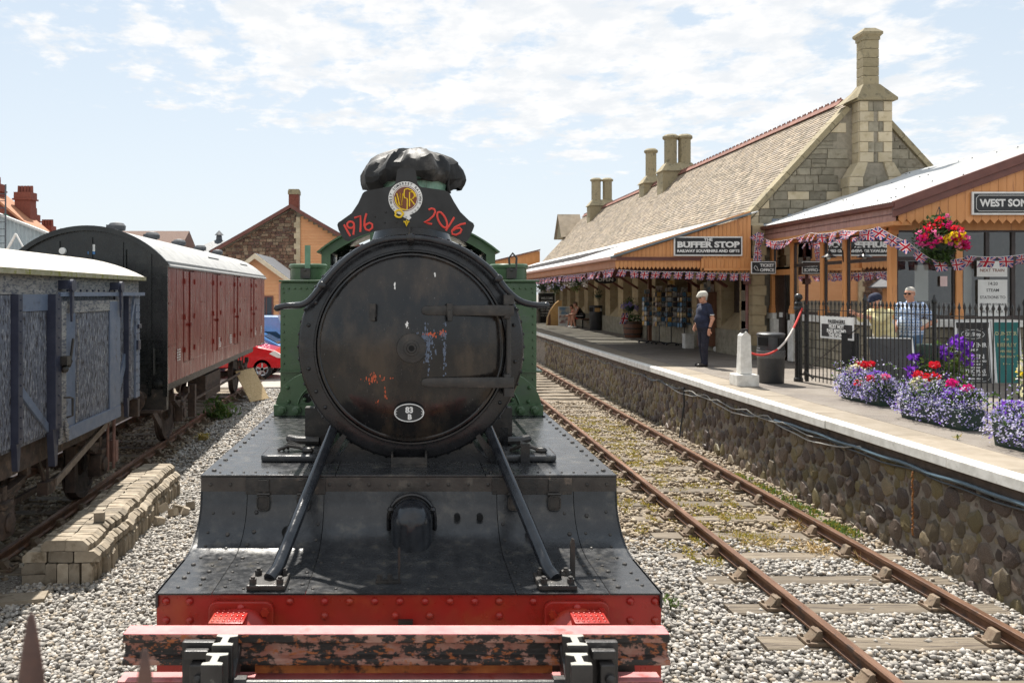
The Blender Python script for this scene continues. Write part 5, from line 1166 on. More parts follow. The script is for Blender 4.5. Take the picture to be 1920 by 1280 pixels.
# posts
def post(x, y, w=.13):
    q = MB(); q.box(x-w/2, x+w/2, y-w/2, y+w/2, 2.34, 4.2); q.box(x-w/2-.03, x+w/2+.03, y-w/2-.03, y+w/2+.03, 2.30, 2.42); q.box(x-w/2-.015, x+w/2+.015, y-w/2-.015, y+w/2+.015, 2.42, 2.50); q.box(x-w/2-.02, x+w/2+.02, y-w/2-.02, y+w/2+.02, 3.98, 4.06); wb(q, 'post', M_orange, of, .01)
for y in (15.9, 17.55, 18.5, 19.95, 21.05): post(OX, y)
for x in (10.92, 12.6, 14.4): post(x, OY)
m = MB(); m.box(OX-.07, 16.5, OY-.07, OY+.07, 4.06, 4.30); m.box(OX-.07, OX+.07, OY, GY, 4.06, 4.30); wb(m, 'head_beam', M_orange, of)
# stone base and white cill
m = MB(); m.box(OX+.02, 16.5, OY+.02, OY+.3, PZ-.05, 2.14); m.box(OX+.02, OX+.3, OY, 19.95, PZ-.05, 2.14); m.box(OX+.02,OX+.3,20.9,GY,PZ-.05,2.14); bw = wb(m, 'base_wall', M_gmortar, of)
zc = 1.12
for r in range(5):
    h = .195; x = OX+.0
    while x < 13.2:
        w = random.uniform(.22,.42); link('stone', block_mesh([(x,zc),(x+w,zc),(x+w,zc+h),(x,zc+h)], random.uniform(.03,.045), OY+.02, M_gstone, .006), bw); x += w
    y = OY
    while y < 19.8:
        w = random.uniform(.25,.45); q = MB(); q.box(OX-.025-random.uniform(0,.015), OX+.03, y+.006, min(y+w,19.93)-.006, zc+.006, zc+h-.006); q.build('stone', M_gstone, bw); y += w
    zc += .2
m = MB(); m.box(OX-.09, 16.5, OY-.09, OY+.32, 2.14, 2.30); m.box(OX-.09, OX+.32, OY+.32, 19.97, 2.14, 2.30); m.box(OX-.09,OX+.32,20.9,GY-.02,2.14,2.30); wb(m, 'white_cill', M_offwhite, of, .015)
for y in (19.93, 20.92): m = MB(); m.box(OX-.10, OX+.02, y-.14, y+.14, 1.12, 2.14); wb(m, 'white_pilaster', M_offwhite, of, .01)
# glazed screens
def screen(ax, a, b_, fixed, cols, zsplit=(2.30,3.50,4.06), fr=.075):
    m = MB(); z0, z1, z2 = zsplit
    def bx(p, q, za, zb, d=.03):
        if q-p <= 0: return
        if ax == 'x': m.box(p, q, fixed-d, fixed+d, za, zb)
        else: m.box(fixed-d, fixed+d, p, q, za, zb)
    for z in (z0, z1, z2): bx(a, b_, z-(0 if z == z0 else fr/2), z+(fr if z == z0 else fr/2))
    for i in range(cols+1): c = a+(b_-a)*i/cols; bx(max(a,c-fr/2), min(b_,c+fr/2), z0+fr, z2-fr/2, .027)
    f = wb(m, 'window', M_darkframe, of)
    for (za, zb) in ((z0+fr, z1-fr/2), (z1+fr/2, z2-fr/2)):
        for i in range(cols):
            c0, c1 = a+(b_-a)*i/cols+fr/2, a+(b_-a)*(i+1)/cols-fr/2; q = MB()
            vs = [(c0,fixed,za),(c1,fixed,za),(c1,fixed,zb),(c0,fixed,zb)] if ax == 'x' else [(fixed,c0,za),(fixed,c1,za),(fixed,c1,zb),(fixed,c0,zb)]
            q.add(vs, [(0,1,2,3)]); q.build('pane', M_glass, f)
    return f
screen('x', OX+.07, 10.855, OY, 1); w2 = screen('x', 10.985, 12.53, OY, 3); screen('x', 12.67, 14.33, OY, 2)
screen('y', 15.97, 17.48, OX, 1); screen('y', 17.62, 18.43, OX, 1); screen('y', 18.57, 19.88, OX, 1)
m = MB(); m.box(OX-.05, OX+.05, 19.95, 21.0, 3.28, 3.42); m.box(OX-.03, OX+.03, 20.0, 21.0, 3.42, 3.48); wb(m, 'door_head', M_orange, of)
m = MB(); m.box(OX+.01, OX+.05, 20.45, 20.99, PZ, 3.28); d_ = wb(m, 'door', M_darkframe, of); m = MB(); m.box(OX-.015,OX+.01,20.55,20.7,2.2,2.32); m.build('door_notice', M_paper, d_)
screen('y', 20.02, 20.98, OX, 1, (3.42,3.46,4.06), .04)
# room inside
m = MB(); m.box(OX+.1, 16.4, OY+.1, GY-.1, PZ-.02, PZ+.02); m.box(10.0, 16.4, GY-.12, GY-.06, PZ, 4.2); m.box(OX+.06, 16.4, OY+.06, GY-.06, 4.22, 4.25); m.box(13.4,13.45,OY+.2,GY-.1,PZ,4.2); wb(m, 'room', mat('office_room', (.22,.185,.15), (.30,.255,.21), sc=2, rough=.9), of)
m = MB(); m.box(10.0, 13.2, 18.7, 18.9, PZ, 2.4); m.box(10.2,10.9,17.2,17.6,PZ,2.6); wb(m, 'counter', M_wood, of)
for k in range(9):
    q = MB(); x = 9.9+k*.30; q.box(x, x+.2, 16.5, 16.62, 2.32, 2.5+.12*(k % 3)); wb(q, 'leaflet_rack', P_post[(2,3,1)[k % 3]], of)
m = MB(); m.box(10.15,10.42,16.02,16.03,2.66,3.38); m.box(11.05,11.35,16.1,16.12,2.4,3.4); wb(m, 'blind', M_paper, of)
# notices in the window
def notice(name, x0, x1, z0, z1, lines, lab):
    t = thing(name, lab, 'notice', ((x0+x1)/2, OY-.012-.03, (z0+z1)/2))
    q = MB(); q.box(-(x1-x0)/2, (x1-x0)/2, -.001, .006, -(z1-z0)/2, (z1-z0)/2); q.build('sheet', M_paper, t)
    for body, s_, zz, mt in lines: lettering(t, body, s_, mt, 0, -.003, zz, .001, None, 1.0, 'lettering', .0006)
notice('window_notice', 11.28, 11.88, 3.14, 3.45, [('NEXT TRAIN', .085, -.03, M_brownred)], 'white NEXT TRAIN notice behind the ticket office window')
notice('window_notice', 11.30, 11.88, 2.36, 3.08, [('14:20', .09, .28, M_ink), ('STEAM', .085, .15, M_ink), ('STATIONS TO', .08, .01, M_ink), ('BISHOPS LYDEARD', .062, -.13, M_ink), ('BUFFET CAR', .075, -.27, M_ink)], 'tall white timetable sheet listing stations behind the ticket office window')
m = MB(); m.box(-.07,.07,0,.006,-.1,.1); t = m.build('red_notice', plain('red_bordered_notice', (.75,.55,.52), .6), None, (10.62, OY-.045, 3.05)); tag(t, 'small red edged notice stuck in the window beside the dark frame', 'notice')
# signs
s2 = signboard('station_sign', 'long black sign lettered WEST SOMERSET RAILWAY on the orange gable', 12.06, RY-.06, 4.53, 2.55, .44, [('WEST SOMERSET RAILWAY', .19, 0, 2.28, .007)])
m = MB(); p_ = rounded(2.40, .30, .05, 1); pts = [(x, -.0065, z) for x, z in p_]; m.tube(pts+[pts[0]], .006, 4); m.build('line_border', M_white, s2)
s3 = signboard('ticket_sign', 'small black TICKET OFFICE sign with arrow at the corner downpipe', 8.98, 20.2, 3.46, .62, .31, [], M_white, M_sign, .03, .018)
lettering(s3, 'TICKET', .105, M_white, .085, -.006, .055, .004, .36); lettering(s3, 'OFFICE', .105, M_white, .085, -.006, -.065, .004, .36)
m = MB(); ar = [(-.245,-.01),(-.215,.055),(-.17,.02),(-.14,-.05),(-.115,-.075),(-.19,-.065),(-.205,-.05)]; pts = [(x, -.0065, z) for x, z in ar]; m.tube(pts+[pts[0]], .007, 4); m.build('arrow', M_white, s3)
m = MB(); m.bar((-.28,.015,.16), (.4,.015,.16), .02, .02); m.build('hanger', M_fence, s3)
# gooseneck lamp on the side wall
t = thing('wall_lamp', 'black swan neck lamp on the orange posts of the ticket office', 'lamp', (OX-.07, 17.55, 3.5))
m = MB(); m.tube([(.0,0,.0),(-.02,0,.25),(-.12,0,.36),(-.28,0,.33),(-.32,0,.2)], .014, 8); m.build('arm', M_fence, t)
m = MB(); m.lathe([(.03,.05),(.045,0),(.15,-.06),(.155,-.075),(.04,-.05)], 20, Matrix.Translation((-.32,0,.17))); m.build('shade', M_fence, t); m = MB(); m.ball((-.32,0,.09), .045, 10); m.build('bulb', M_paper, t)
# ================================================================== LEFT: WAGONS, STACK OF BLOCKS, CARS, BUILDINGS
ROT = math.atan(-LT)                                        # heading of the siding
def siding_thing(name, label, cat, y):
    x, yy = sid(0, y); return thing(name, label, cat, (x, yy, 0), ROT)
def wheelset(par, y, r=.475):
    w = MB()
    for s in (-1, 1):
        w.lathe([(r+.028,-.055),(r+.028,-.025),(r,-.018),(r-.003,.07),(r-.06,.07),(r-.075,.045),(.17,.02),(.12,.055),(.12,.09),(0,.09)], 36, Matrix.Translation((s*.735, y, r+.002)) @ Matrix.Rotation(R(90)*s, 4, 'Y'))
    w.cyl((-.75,y,r), (.75,y,r), .07, n=12); return w.build('wheelset', M_under, par)
def axle_gear(par, y, x=.98, r=.475):
    for s in (-1, 1):
        q = MB(); q.box(s*x-.09, s*x+.09, y-.13, y+.13, r-.17, r+.13); q.box(s*x-.1, s*x+.1, y-.1, y+.1, r+.13, r+.20); q.cyl((s*(x+.09), y, r-.02), (s*(x+.12), y, r-.02), .1, n=12); q.build('axlebox', M_under, par, bevel=.02)
        for k in range(5):
            q = MB(); L = .56-.085*k; n = 10; z0 = .79-.028*k; pts = [(y-L+2*L*i/n, z0+.07*((2*i/n-1)**2)*(L/.56)**2-.02) for i in range(n+1)]
            q.prism(pts+[(a_, b_-.024) for a_, b_ in pts[::-1]], s*x-.045, s*x+.045, 'x'); q.build('spring_leaf', M_under, par)
        q = MB(); q.box(s*x-.05,s*x+.05,y-.05,y+.05,.62,.83); q.bar((s*x-.06*s,y-.10,.40), (s*x-.06*s,y-.28,1.0), .02, .09); q.bar((s*x-.06*s,y+.10,.40), (s*x-.06*s,y+.28,1.0), .02, .09); q.bar((s*x-.06*s,y-.13,.30),(s*x-.06*s,y+.13,.30),.02,.05)
        for e_ in (-.56, .56): q.box(s*x-.05, s*x+.05, y+e_-.05, y+e_+.05, .82, .95)
        q.build('axle_guard', M_under, par)
def buffer_(par, x, y, z, d):
    q = MB(); q.cyl((x,y,z), (x,y+d*.22,z), .12, .085, 16); q.cyl((x,y+d*.22,z), (x,y+d*.42,z), .05, n=12); q.lathe([(0,-.012),(.17,-.01),(.20,.0),(.20,.025),(.05,.04)], 24, Matrix.Translation((x,y+d*.45,z)) @ Matrix.Rotation(R(90)*d, 4, 'X')); q.build('buffer', M_under, par)
# ------------------------------------------------------------------ blue grey covered wagon
WY, WH = 9.6, 2.62
wg = siding_thing('covered_wagon', 'weathered blue grey covered goods wagon with peeling plywood sides', 'wagon', WY)
WX, Z0, Z1 = 1.20, 1.235, 3.02
m = MB(); m.box(-WX+.05, WX-.05, -WH+.03, WH-.03, Z0-.02, Z1); wg_body = m.build('body', M_wagon, wg)
def sidebox(nm, y0, y1, z0, z1, d0, d1, mt, sides=(1,-1), bevel=.004):
    for s in sides:
        q = MB(); q.box(min(s*d0,s*d1), max(s*d0,s*d1), y0, y1, z0, z1); q.build(nm, mt, wg, bevel=bevel)
# cover strip, panels and posts (y measured along the wagon, +y is the far end)
sidebox('top_board', -WH, WH, 2.80, 3.02, WX-.05, WX-.012, M_bleached)
for y0, y1 in ((-2.54,-1.62),(-1.50,-.75),(1.58,1.93),(2.04,2.42)):
    sidebox('ply_panel', y0, y1, Z0+.02, 2.795, WX-.05, WX-.022, M_wagon)
sidebox('panel_rail', -1.50, -.75, 2.62, 2.80, WX-.03, WX-.008, M_wagonframe)
for y, w, d, dn in ((-1.56,.10,.05,.22),(-.66,.17,.075,.36),(1.985,.09,.05,.22)):
    sidebox('side_post', y-w/2, y+w/2, Z0+.06, 2.80, WX-.03, WX+d, M_wagonpost)
    for s in (1, -1):
        q = MB(); q.prism([(y-w/2,Z0+.06),(y+w/2,Z0+.06),(y+w*.18,Z0-dn),(y-w*.18,Z0-dn)], s*(WX-.03), s*(WX+d*.6), 'x'); q.build('post_knee', M_wagonpost, wg)
sidebox('corner_post', 2.42, 2.62, Z0, 2.80, WX-.04, WX+.008, M_wagonframe); sidebox('corner_post', -2.62, -2.54, Z0, 2.80, WX-.04, WX+.008, M_wagonframe)
for s in (1, -1):
    for pts in ([(-1.50,1.92),(-1.50,1.80),(-.76,1.27),(-.76,1.37)], [(1.95,1.95),(1.95,1.75),(1.60,1.30),(1.60,1.55)], [(2.40,2.80),(2.42,2.70),(2.06,1.98),(2.06,2.14)]):
        q = MB(); q.prism(pts, s*(WX-.03), s*(WX+.004), 'x'); q.build('diagonal_brace', M_wagonframe, wg)
# sliding door
for s in (1, -1):
    X = s*(WX+.035); A_, B_ = s*(WX-.02), s*(WX+.045)
    q = MB(); q.box(min(A_,B_), max(A_,B_), -.56, 1.52, 1.13, 2.72); dr = q.build('door', M_wagon, wg)
    def on(nm, y0, y1, z0, z1, mt, d=.022, par=dr):
        q = MB(); a_, b_ = sorted((s*(WX+.046), s*(WX+.046+d))); q.box(a_, b_, y0, y1, z0, z1); return q.build(nm, mt, par, bevel=.004)
    on('door_stile', -.56, -.42, 1.13, 2.72, M_bleached); on('door_stile', -.41, -.13, 1.19, 2.70, M_wagonframe, .014); on('door_stile', 1.08, 1.50, 1.13, 2.70, M_wagonframe)
    on('door_rail', -.42, 1.50, 1.10, 1.26, M_wagonframe, .03); on('door_rail', -.42, 1.50, 2.58, 2.72, M_bleached, .018)
    q = MB(); q.tube([(s*(WX+.07),-.125,1.28),(s*(WX+.085),-.12,1.9),(s*(WX+.10),-.12,2.2),(s*(WX+.075),-.125,2.55)], .012, 6); q.build('bent_strip', M_bleached, dr)
    q = MB(); q.box(*sorted((s*(WX+.05), s*(WX+.085))), -.62, 2.62, 2.775, 2.825); q.build('door_track', M_wagonframe, wg)
    for y in (-.35, 1.42):
        q = MB(); xx = s*(WX+.10); q.cyl((xx-.02*s,y,2.90), (xx+.03*s,y,2.90), .075, n=14); q.box(*sorted((xx-.01*s, xx+.02*s)), y-.03, y+.03, 2.58, 2.90); q.prism([(y-.03,2.6),(y+.03,2.6),(y+.01,2.48),(y-.01,2.48)], *sorted((xx-.01*s, xx+.01*s)), 'x'); q.box(*sorted((xx-.12*s,xx)), y-.11, y-.02, 2.86, 2.96); q.build('door_roller', M_wagonpost, wg)
    q = MB(); xx = s*(WX+.10); q.box(*sorted((s*(WX+.05), s*(WX+.15))), -.62, -.50, 2.0, 2.10); q.ball((xx,-.48,2.0), .05, 8); q.ball((xx,-.55,1.95), .045, 8); q.ball((xx,-.42,2.03), .04, 8); q.bar((xx,-.40,2.0), (xx,-.30,2.28), .02, .035); q.build('door_latch', M_iron, dr)
    q = MB(); q.tube([(s*(WX+.06),-.50,1.62),(s*(WX+.13),-.48,1.62),(s*(WX+.13),-.40,1.60),(s*(WX+.13),-.40,1.40),(s*(WX+.07),-.42,1.38)], .013, 6); q.build('grab_handle', M_iron, dr)
    q = MB()
    for z in (1.30, 1.24, 1.19): q.ball((s*(WX+.09),-.46+random.uniform(-.02,.02),z), .03, 8)
    q.tube([(s*(WX+.09),-.5,1.36),(s*(WX+.1),-.5,1.2),(s*(WX+.09),-.44,1.12)], .018, 6); q.build('door_catch', M_bleached, dr)
q = MB()
for s in (1, -1):
    for k in range(14):
        z = 1.34+k*.108
        for y in (2.46, 2.58): q.ball((s*(WX+.010),y,z), .009, 6)
        for y in (-.66, 1.985, -1.56): q.ball((s*(WX+(.077 if y == -.66 else .052)),y,z), .010, 6)
    for k in range(9): q.ball((s*(WX-.005), -.2+k*.21, 2.845), .016, 6)
stuff(q.build('rivets', M_wagonpost, wg))
q = MB(); q.box(WX+.006, WX+.04, 2.44, 2.56, 1.96, 2.10); q.box(WX+.0,WX+.03,2.50,2.64,2.28,2.34); q.build('lamp_bracket', M_wagonpost, wg)
# roof
def arcroof(par, hw, z0, zt, y0, y1, th, nm, mt, n=16, edge=None):
    up = arch(hw, z0, zt, n); q = MB()
    for i in range(n): q.prism([up[i], up[i+1], (up[i+1][0], up[i+1][1]-th), (up[i][0], up[i][1]-th)], y0, y1, 'y')
    o = q.build(nm, mt, par); return o
arcroof(wg, WX+.07, 3.06, 3.37, -WH-.06, WH+.06, .022, 'roof', M_canvasroof)
for s in (1, -1):
    q = MB(); q.prism([(s*(WX+.085),3.005),(s*(WX-.03),3.005),(s*(WX-.03),3.05),(s*(WX+.085),3.062)], -WH-.07, WH+.07, 'y'); q.build('roof_edge', M_lichen, wg)
for e_ in (-1, 1):
    up = arch(WX-.02, 3.02, 3.34, 12); q = MB(); q.prism(up+[(WX-.02,2.9),(-WX+.02,2.9)], e_*(WH-.05), e_*(WH-.02), 'y'); q.build('end_panel', M_wagon, wg)
# underframe, brake gear
q = MB(); q.box(-WX+.12,-WX+.2,-WH,WH,.93,1.215); q.box(WX-.2,WX-.12,-WH,WH,.93,1.215); q.box(-WX,WX,-WH-.02,-WH+.08,.93,1.20); q.box(-WX,WX,WH-.08,WH+.02,.93,1.20); q.build('solebar', M_under, wg)
q = MB(); q.prism([(-.60,1.16),(1.56,1.16),(1.56,1.10),(-.60,1.10)], WX-.05, WX+.06, 'x'); q.build('bottom_track', M_bleached, wg)
for y in (-1.42, 1.42): wheelset(wg, y); axle_gear(wg, y)
for e_ in (-1, 1):
    for x in (-.86, .86): buffer_(wg, x, e_*WH, 1.06, e_)
for s in (1, -1):
    q = MB(); q.bar((s*1.08,1.65,1.02), (s*1.12,-.35,.62), .025, .085); q.build('brake_lever', mat('pale_worn_lever', (.17,.13,.10), (.25,.20,.165), sc=10, rough=.7, bump=.2) if 'pale_worn_lever' not in bpy.data.materials else bpy.data.materials['pale_worn_lever'], wg)
    q = MB(); q.bar((s*1.0,-.28,1.05), (s*1.05,-.42,.62), .03, .03); q.bar((s*1.0,-.62,1.05), (s*1.05,-.47,.62), .03, .03); q.box(s*1.05-.06,s*1.05+.06,-.56,-.34,.52,.66); q.build('vee_hanger', M_under, wg)
    q = MB(); q.tube([(s*1.0,1.9,1.0),(s*1.1,1.86,1.06),(s*1.13,1.7,1.06),(s*1.13,1.66,1.0),(s*1.13,1.64,.35)], .022, 8); q.tube([(s*1.09,1.52,1.0),(s*1.09,1.52,.35)], .02, 8); q.box(s*1.08-.04,s*1.08+.06,1.72,1.82,.42,.72); q.build('vacuum_pipe', mat('rust_pink_pipe', (.28,.15,.12), (.20,.11,.09), sc=10, rough=.7) if 'rust_pink_pipe' not in bpy.data.materials else bpy.data.materials['rust_pink_pipe'], wg)
    q = MB(); q.box(s*.82-.06,s*.82+.06,-.98,-.86,.2,.8); q.box(s*.82-.06,s*.82+.06,.86,.98,.2,.8); q.bar((s*.82,-.9,.5),(s*.82,.9,.5),.05,.06); q.build('brake_shoe', M_under, wg)

# ------------------------------------------------------------------ maroon parcels van
VY0, VY1 = 13.42, 24.9; VC = (VY0+VY1)/2; VH = (VY1-VY0)/2
vn = siding_thing('parcels_van', 'long maroon railway van with black end and grey curved roof', 'railway van', VC)
VX, B0, B1 = 1.30, 1.28, 3.30
q = MB(); q.box(-VX+.03, VX-.03, -VH+.04, VH-.02, B0, B1); q.build('body', M_maroon, vn)
y = -VH; i = 0
wid = [.62,.50,.86,.52,.60,.58,.86,.56,.60,.54,.86,.60,.56,.58,.86,.55,.60,.62]; sc_ = 2*VH/sum(wid)
for w in wid:
    w *= sc_
    for s in (1, -1):
        q = MB(); d = random.uniform(0,.008)+(.012 if i in (2,6,10,14) else 0); a_, b_ = sorted((s*(VX-.03), s*(VX+d))); 
        if i in (2,6,10,14):
            q.box(a_, b_, y+.006, y+w-.006, B0+.28, B1-.08); p = q.build('double_door', M_maroon, vn, bevel=.006)
            q = MB(); X = s*(VX+d+.012)
            q.box(*sorted((X-.01*s, X+.006*s)), y+w/2-.008, y+w/2+.008, B0+.28, B1-.08); q.build('door_joint', M_maroon, p)
            q = MB(); q.cyl((X-.02*s,y+w/2-.05,B0+.95), (X+.04*s,y+w/2-.05,B0+.95), .03, n=10); q.bar((X+.03*s,y+w/2-.12,B0+.95),(X+.03*s,y+w/2+.06,B0+.95),.02,.03); q.build('door_handle', M_maroon, p)
            for zz in (B0+.5, B0+1.1, B0+1.75):
                for yy in (y+.04, y+w-.04): q = MB(); q.cyl((X-.02*s,yy,zz-.05), (X-.02*s,yy,zz+.05), .028, n=8); q.build('hinge', M_maroon, p)
        else:
            q.box(a_, b_, y+.004, y+w-.004, B0+.0, B1-.05); p = q.build('side_panel', M_maroon, vn, bevel=.005)
            if i % 2 == 0:
                for zz in (B0+.62, B0+1.35): q = MB(); X = s*(VX+d); q.box(*sorted((X, X+.012*s)), y+.08, y+w-.08, zz, zz+.02); q.build('beading', M_maroon, p)
        if i in (2,6,10,14):
            q = MB(); a_, b_ = sorted((s*(VX-.03), s*(VX+.002))); q.box(a_, b_, y, y+w, B0, B0+.27); q.build('side_panel', M_maroon, vn)
    y += w; i += 1
for s in (1,):
    for yy in (-VH+.62, -VH+4.3, -VH+5.6, VH-2.0, VH-.9):   # white stencilled number blocks
        q = MB()
        for r_ in range(5): 
            for c_ in range(2): q.box(VX+.016, VX+.018, yy+c_*.14+random.uniform(0,.02), yy+c_*.14+.10, B0+.34+r_*.045, B0+.365+r_*.045)
        stuff(q.build('stencil_marks', M_white, vn))
    q = MB(); q.box(VX+.003, VX+.0045, -VH+.35, VH-.1, B0+.285, B0+.292); q.build('lining', mat('faded_lining', (.55,.40,.36), (.48,.33,.3), rough=.5), vn)
    q = MB(); q.box(VX+.004,VX+.02,-VH,VH,B1-.06,B1-.02); q.build('cantrail', M_maroon, vn)
arcroof(vn, VX+.06, B1-.02, 3.93, -VH-.05, VH+.05, .03, 'roof', M_vanroof, 28)
for s in (-1, 1):
    q = MB(); q.box(*sorted((s*(VX-.02), s*(VX+.035))), -VH-.03, VH+.03, B1-.05, B1+.06); q.build('roof_gutter', M_vanroof, vn, bevel=.01)
up = arch(VX+.0, B1-.03, 3.88, 28); q = MB(); q.prism(up+[(VX,B0-.25),(-VX,B0-.25)], -VH+.0, -VH+.05, 'y'); ve = q.build('end_panel', M_vanblack, vn)
u2, l2 = arch(VX+.065, B1-.02, 3.945, 28), arch(VX-.02, B1-.02, 3.86, 28); q = MB()
for i in range(28): q.prism([u2[i], u2[i+1], l2[i+1], l2[i]], -VH-.065, -VH+.0, 'y')
q.build('end_arch_rim', M_vanblack, vn)
q = MB()
for x in (-1.0, -.5, .04, .55, 1.02): q.box(x-.03, x+.03, -VH-.025, -VH, B0-.2, 3.30+.45*(1-(x/1.3)**2))
q.box(VX-.06, VX+.02, -VH-.03, -VH+.0, B0-.2, B1); q.box(-VX,VX,-VH-.035,-VH-.001,1.62,1.66); q.box(-VX,VX,-VH-.035,-VH-.001,2.02,2.05); q.build('end_rib', M_vanblack, vn)
for nm, x, z, w, h, mt in (('marker_lamp', -.42, 3.52, .05, .04, M_paper), ('end_label', .06, 3.57, .10, .12, M_paper), ('end_label', .05, 3.49, .12, .05, plain('blue_label', (.05,.20,.45), .5))):
    q = MB()
    if nm == 'marker_lamp': q.lathe([(0,-.05),(.055,-.045),(.06,-.005),(.06,0)], 14, axm(x, -VH, z))
    else: q.box(x-w/2, x+w/2, -VH-.012, -VH-.001, z-h/2, z+h/2)
    q.build(nm, mt, vn)
q = MB(); q.tube([(.62,-VH-.03,3.55),(.62,-VH-.03,2.9)], .012, 6); q.tube([(1.12,-VH-.08,1.9),(1.12,-VH-.08,1.45)], .02, 6); q.lathe([(0,-.06),(.07,-.05),(.08,0)], 14, axm(1.18,-VH-.04,1.30)); q.build('end_pipe', M_vanblack, vn)
q = MB(); q.box(-VX,VX,-VH-.02,-VH+.1,.85,1.2); q.box(-VX+.35,-VX+.44,-VH,VH,1.0,1.28); q.box(VX-.44,VX-.35,-VH,VH,1.0,1.28); q.build('underframe', M_iron, vn)
for y in (-3.75, 3.55): wheelset(vn, y, .53); axle_gear(vn, y, 1.02, .53)
for x in (-.86, .86): buffer_(vn, x, -VH, 1.06, -1)
q = MB(); q.prism([(-VX+.1,.82),(VX-.05,.82),(VX-.05,.86),(-VX+.1,.86)], -VH-.15, -VH+.25, 'y'); q.bar((1.02,-VH+.1,.85), (.95,-VH+.9,.45), .04, .14); q.build('step', M_under, vn)
q = MB(); q.box(.55,.95,-1.1,.6,.40,.95); q.cyl((-.3,-1,.7),(-.3,1,.7),.22,n=14); q.bar((1.05,-2.9,.62),(1.05,2.8,.62),.03,.05); q.box(.98,1.12,-2.9,-2.75,.3,.95); q.build('battery_box', M_under, vn)
def ventilator(y):
    q = MB(); q.lathe([(.10,0),(.10,.05),(.15,.06),(.16,.14),(.12,.19),(.03,.21),(0,.21)], 16, Matrix.Translation((.05, y, 3.91))); q.box(-.10,.0,y-.14,y+.14,3.96,4.06); q.build('roof_ventilator', M_slate, vn)
for y in (-VH+1.3, -VH+3.6, -VH+5.9, -VH+8.2, -VH+10.5): ventilator(y)
for y in (-1.0, 3.2):
    q = MB(); q.tube([(.95,y,3.58),(1.0,y,3.63),(1.0,y+1.1,3.63),(.95,y+1.1,3.58)], .014, 6); q.build('roof_handrail', M_slate, vn)
# oddments hanging at the van's end
# ------------------------------------------------------------------ strand board leaning on the far wheel
t = thing('strand_board', 'sheet of pale strand board leaning beside the far wheel of the maroon van', 'board', (-4.10, 22.2, -.17))
A_ = Vector((-.22,-.28,0)); B_ = Vector((.22,.12,.06)); up_ = Vector((-.52,.45,.80)); nrm = (B_-A_).cross(up_).normalized()*.012; P4 = [A_, B_, B_+up_, A_+up_]
q = MB(); q.add([p-nrm for p in P4]+[p+nrm for p in P4], [(0,1,2,3),(7,6,5,4),(0,4,5,1),(1,5,6,2),(2,6,7,3),(3,7,4,0)]); q.build('sheet', M_osb, t)

# ------------------------------------------------------------------ long stack of blocks beside the siding
def block(cham, on_edge=False, w=.245, h=.112, t=.072):
    if on_edge: w, h = .112, .235
    p = [(-w/2,0),(w/2,0),(w/2,h-.05 if cham > 0 else h),(w/2-(.06 if cham > 0 else 0),h),(-w/2+(.05 if cham < 0 else 0),h),(-w/2,h-.05 if cham < 0 else h)]
    if not cham: p = [(-w/2,.01),(-w/2+.01,0),(w/2-.01,0),(w/2,.01),(w/2,h-.012),(w/2-.012,h),(-w/2+.012,h),(-w/2,h-.012)]
    if on_edge and cham: p = [(-w/2,0),(w/2,0),(w/2,h-.045),(w/2-.035,h),(-w/2,h)]
    q = MB(); q.prism(p, -t/2+.0015, t/2-.0015, 'y'); return q.mesh('weathered_block', M_block)
BM = {(c, e_): block(c, e_) for c in (-1,0,1) for e_ in (False, True)}
SR = math.atan(.060); base = -.19
GRP = 'weathered blocks laid in the long stack by the siding'
def put(x, k, z, c, e_, lab, j=.008):
    ang = SR; yy = 8.26+k*.0745; xx = -3.40+x-.060*(yy-8.26)
    wob = .018*math.sin(k*.55)+(.02 if 14 < k < 24 else 0)-(.015 if 30 < k < 40 else 0)
    o = link('weathered_block', BM[(c, e_)], None, (xx+wob+random.uniform(-j,j), yy, z+random.uniform(-.003,.003)), (random.uniform(-.05,.05), random.uniform(-.03,.03), ang+random.uniform(-.05,.05))); o.scale = (random.uniform(.94,1.03), 1, random.uniform(.95,1.0))
    tag(o, lab, 'block', GRP)
L_TR, L_TL, L_MR, L_ML, L_ER, L_LO = ('slant edged block in the top right hand row of the stack', 'block in the top row nearest the rail', 'slant edged block in the middle layer on the gravel side', 'block in the middle layer on the rail side', 'block standing on edge in the bottom row on the gravel side', 'block facing front at the near end of the stack below the top rows')
z_e, z_m, z_t = base, base+.237, base+.237+.114
for k in range(50):
    W3 = ('at the near end', 'in the middle stretch', 'towards the far end')[k//17]
    put(.0, k, z_t, 1, False, L_TR+' '+W3); put(-.255, k, z_t, -1, False, L_TL+' '+W3)
for k in range(50):
    W3 = ('at the near end', 'in the middle stretch', 'towards the far end')[k//17]
    put(.085, k, z_m, 1, False, L_MR+' '+W3, .012)
    if k < 40: put(-.445, k, z_m, -1, False, L_ML+' '+W3)
for k in range(50): put(.155 if k > 3 else .10, k, z_e, 1, True, L_ER+' '+('at the near end', 'in the middle stretch', 'towards the far end')[k//17], .012)
put(-.17, 0, z_m, 0, False, 'pale rough block lying flat at the near end, between two layers')
for x, l_ in ((-.03,'rightmost of the inner upright end blocks at the near end'),(-.155,'middle upright end block at the near end of the stack'),(-.275,'leftmost upright end block at the near end of the stack')): put(x, 0, z_e, 0, True, l_)
put(-.455, 0, z_e, 0, False, 'dark lowest block at the left near corner of the stack'); put(-.455, 0, z_e+.118, -1, False, 'brown block at the left near corner, second from the gravel')
q = MB(); q.box(-.30,.10,.04,3.55,0,.33); fill = q.build('inner_blocks', M_block, None, (-3.40,8.26,base), (0,0,SR)); tag(fill, 'hidden inner rows of blocks at the heart of the long stack', 'blocks', None, 'stuff')
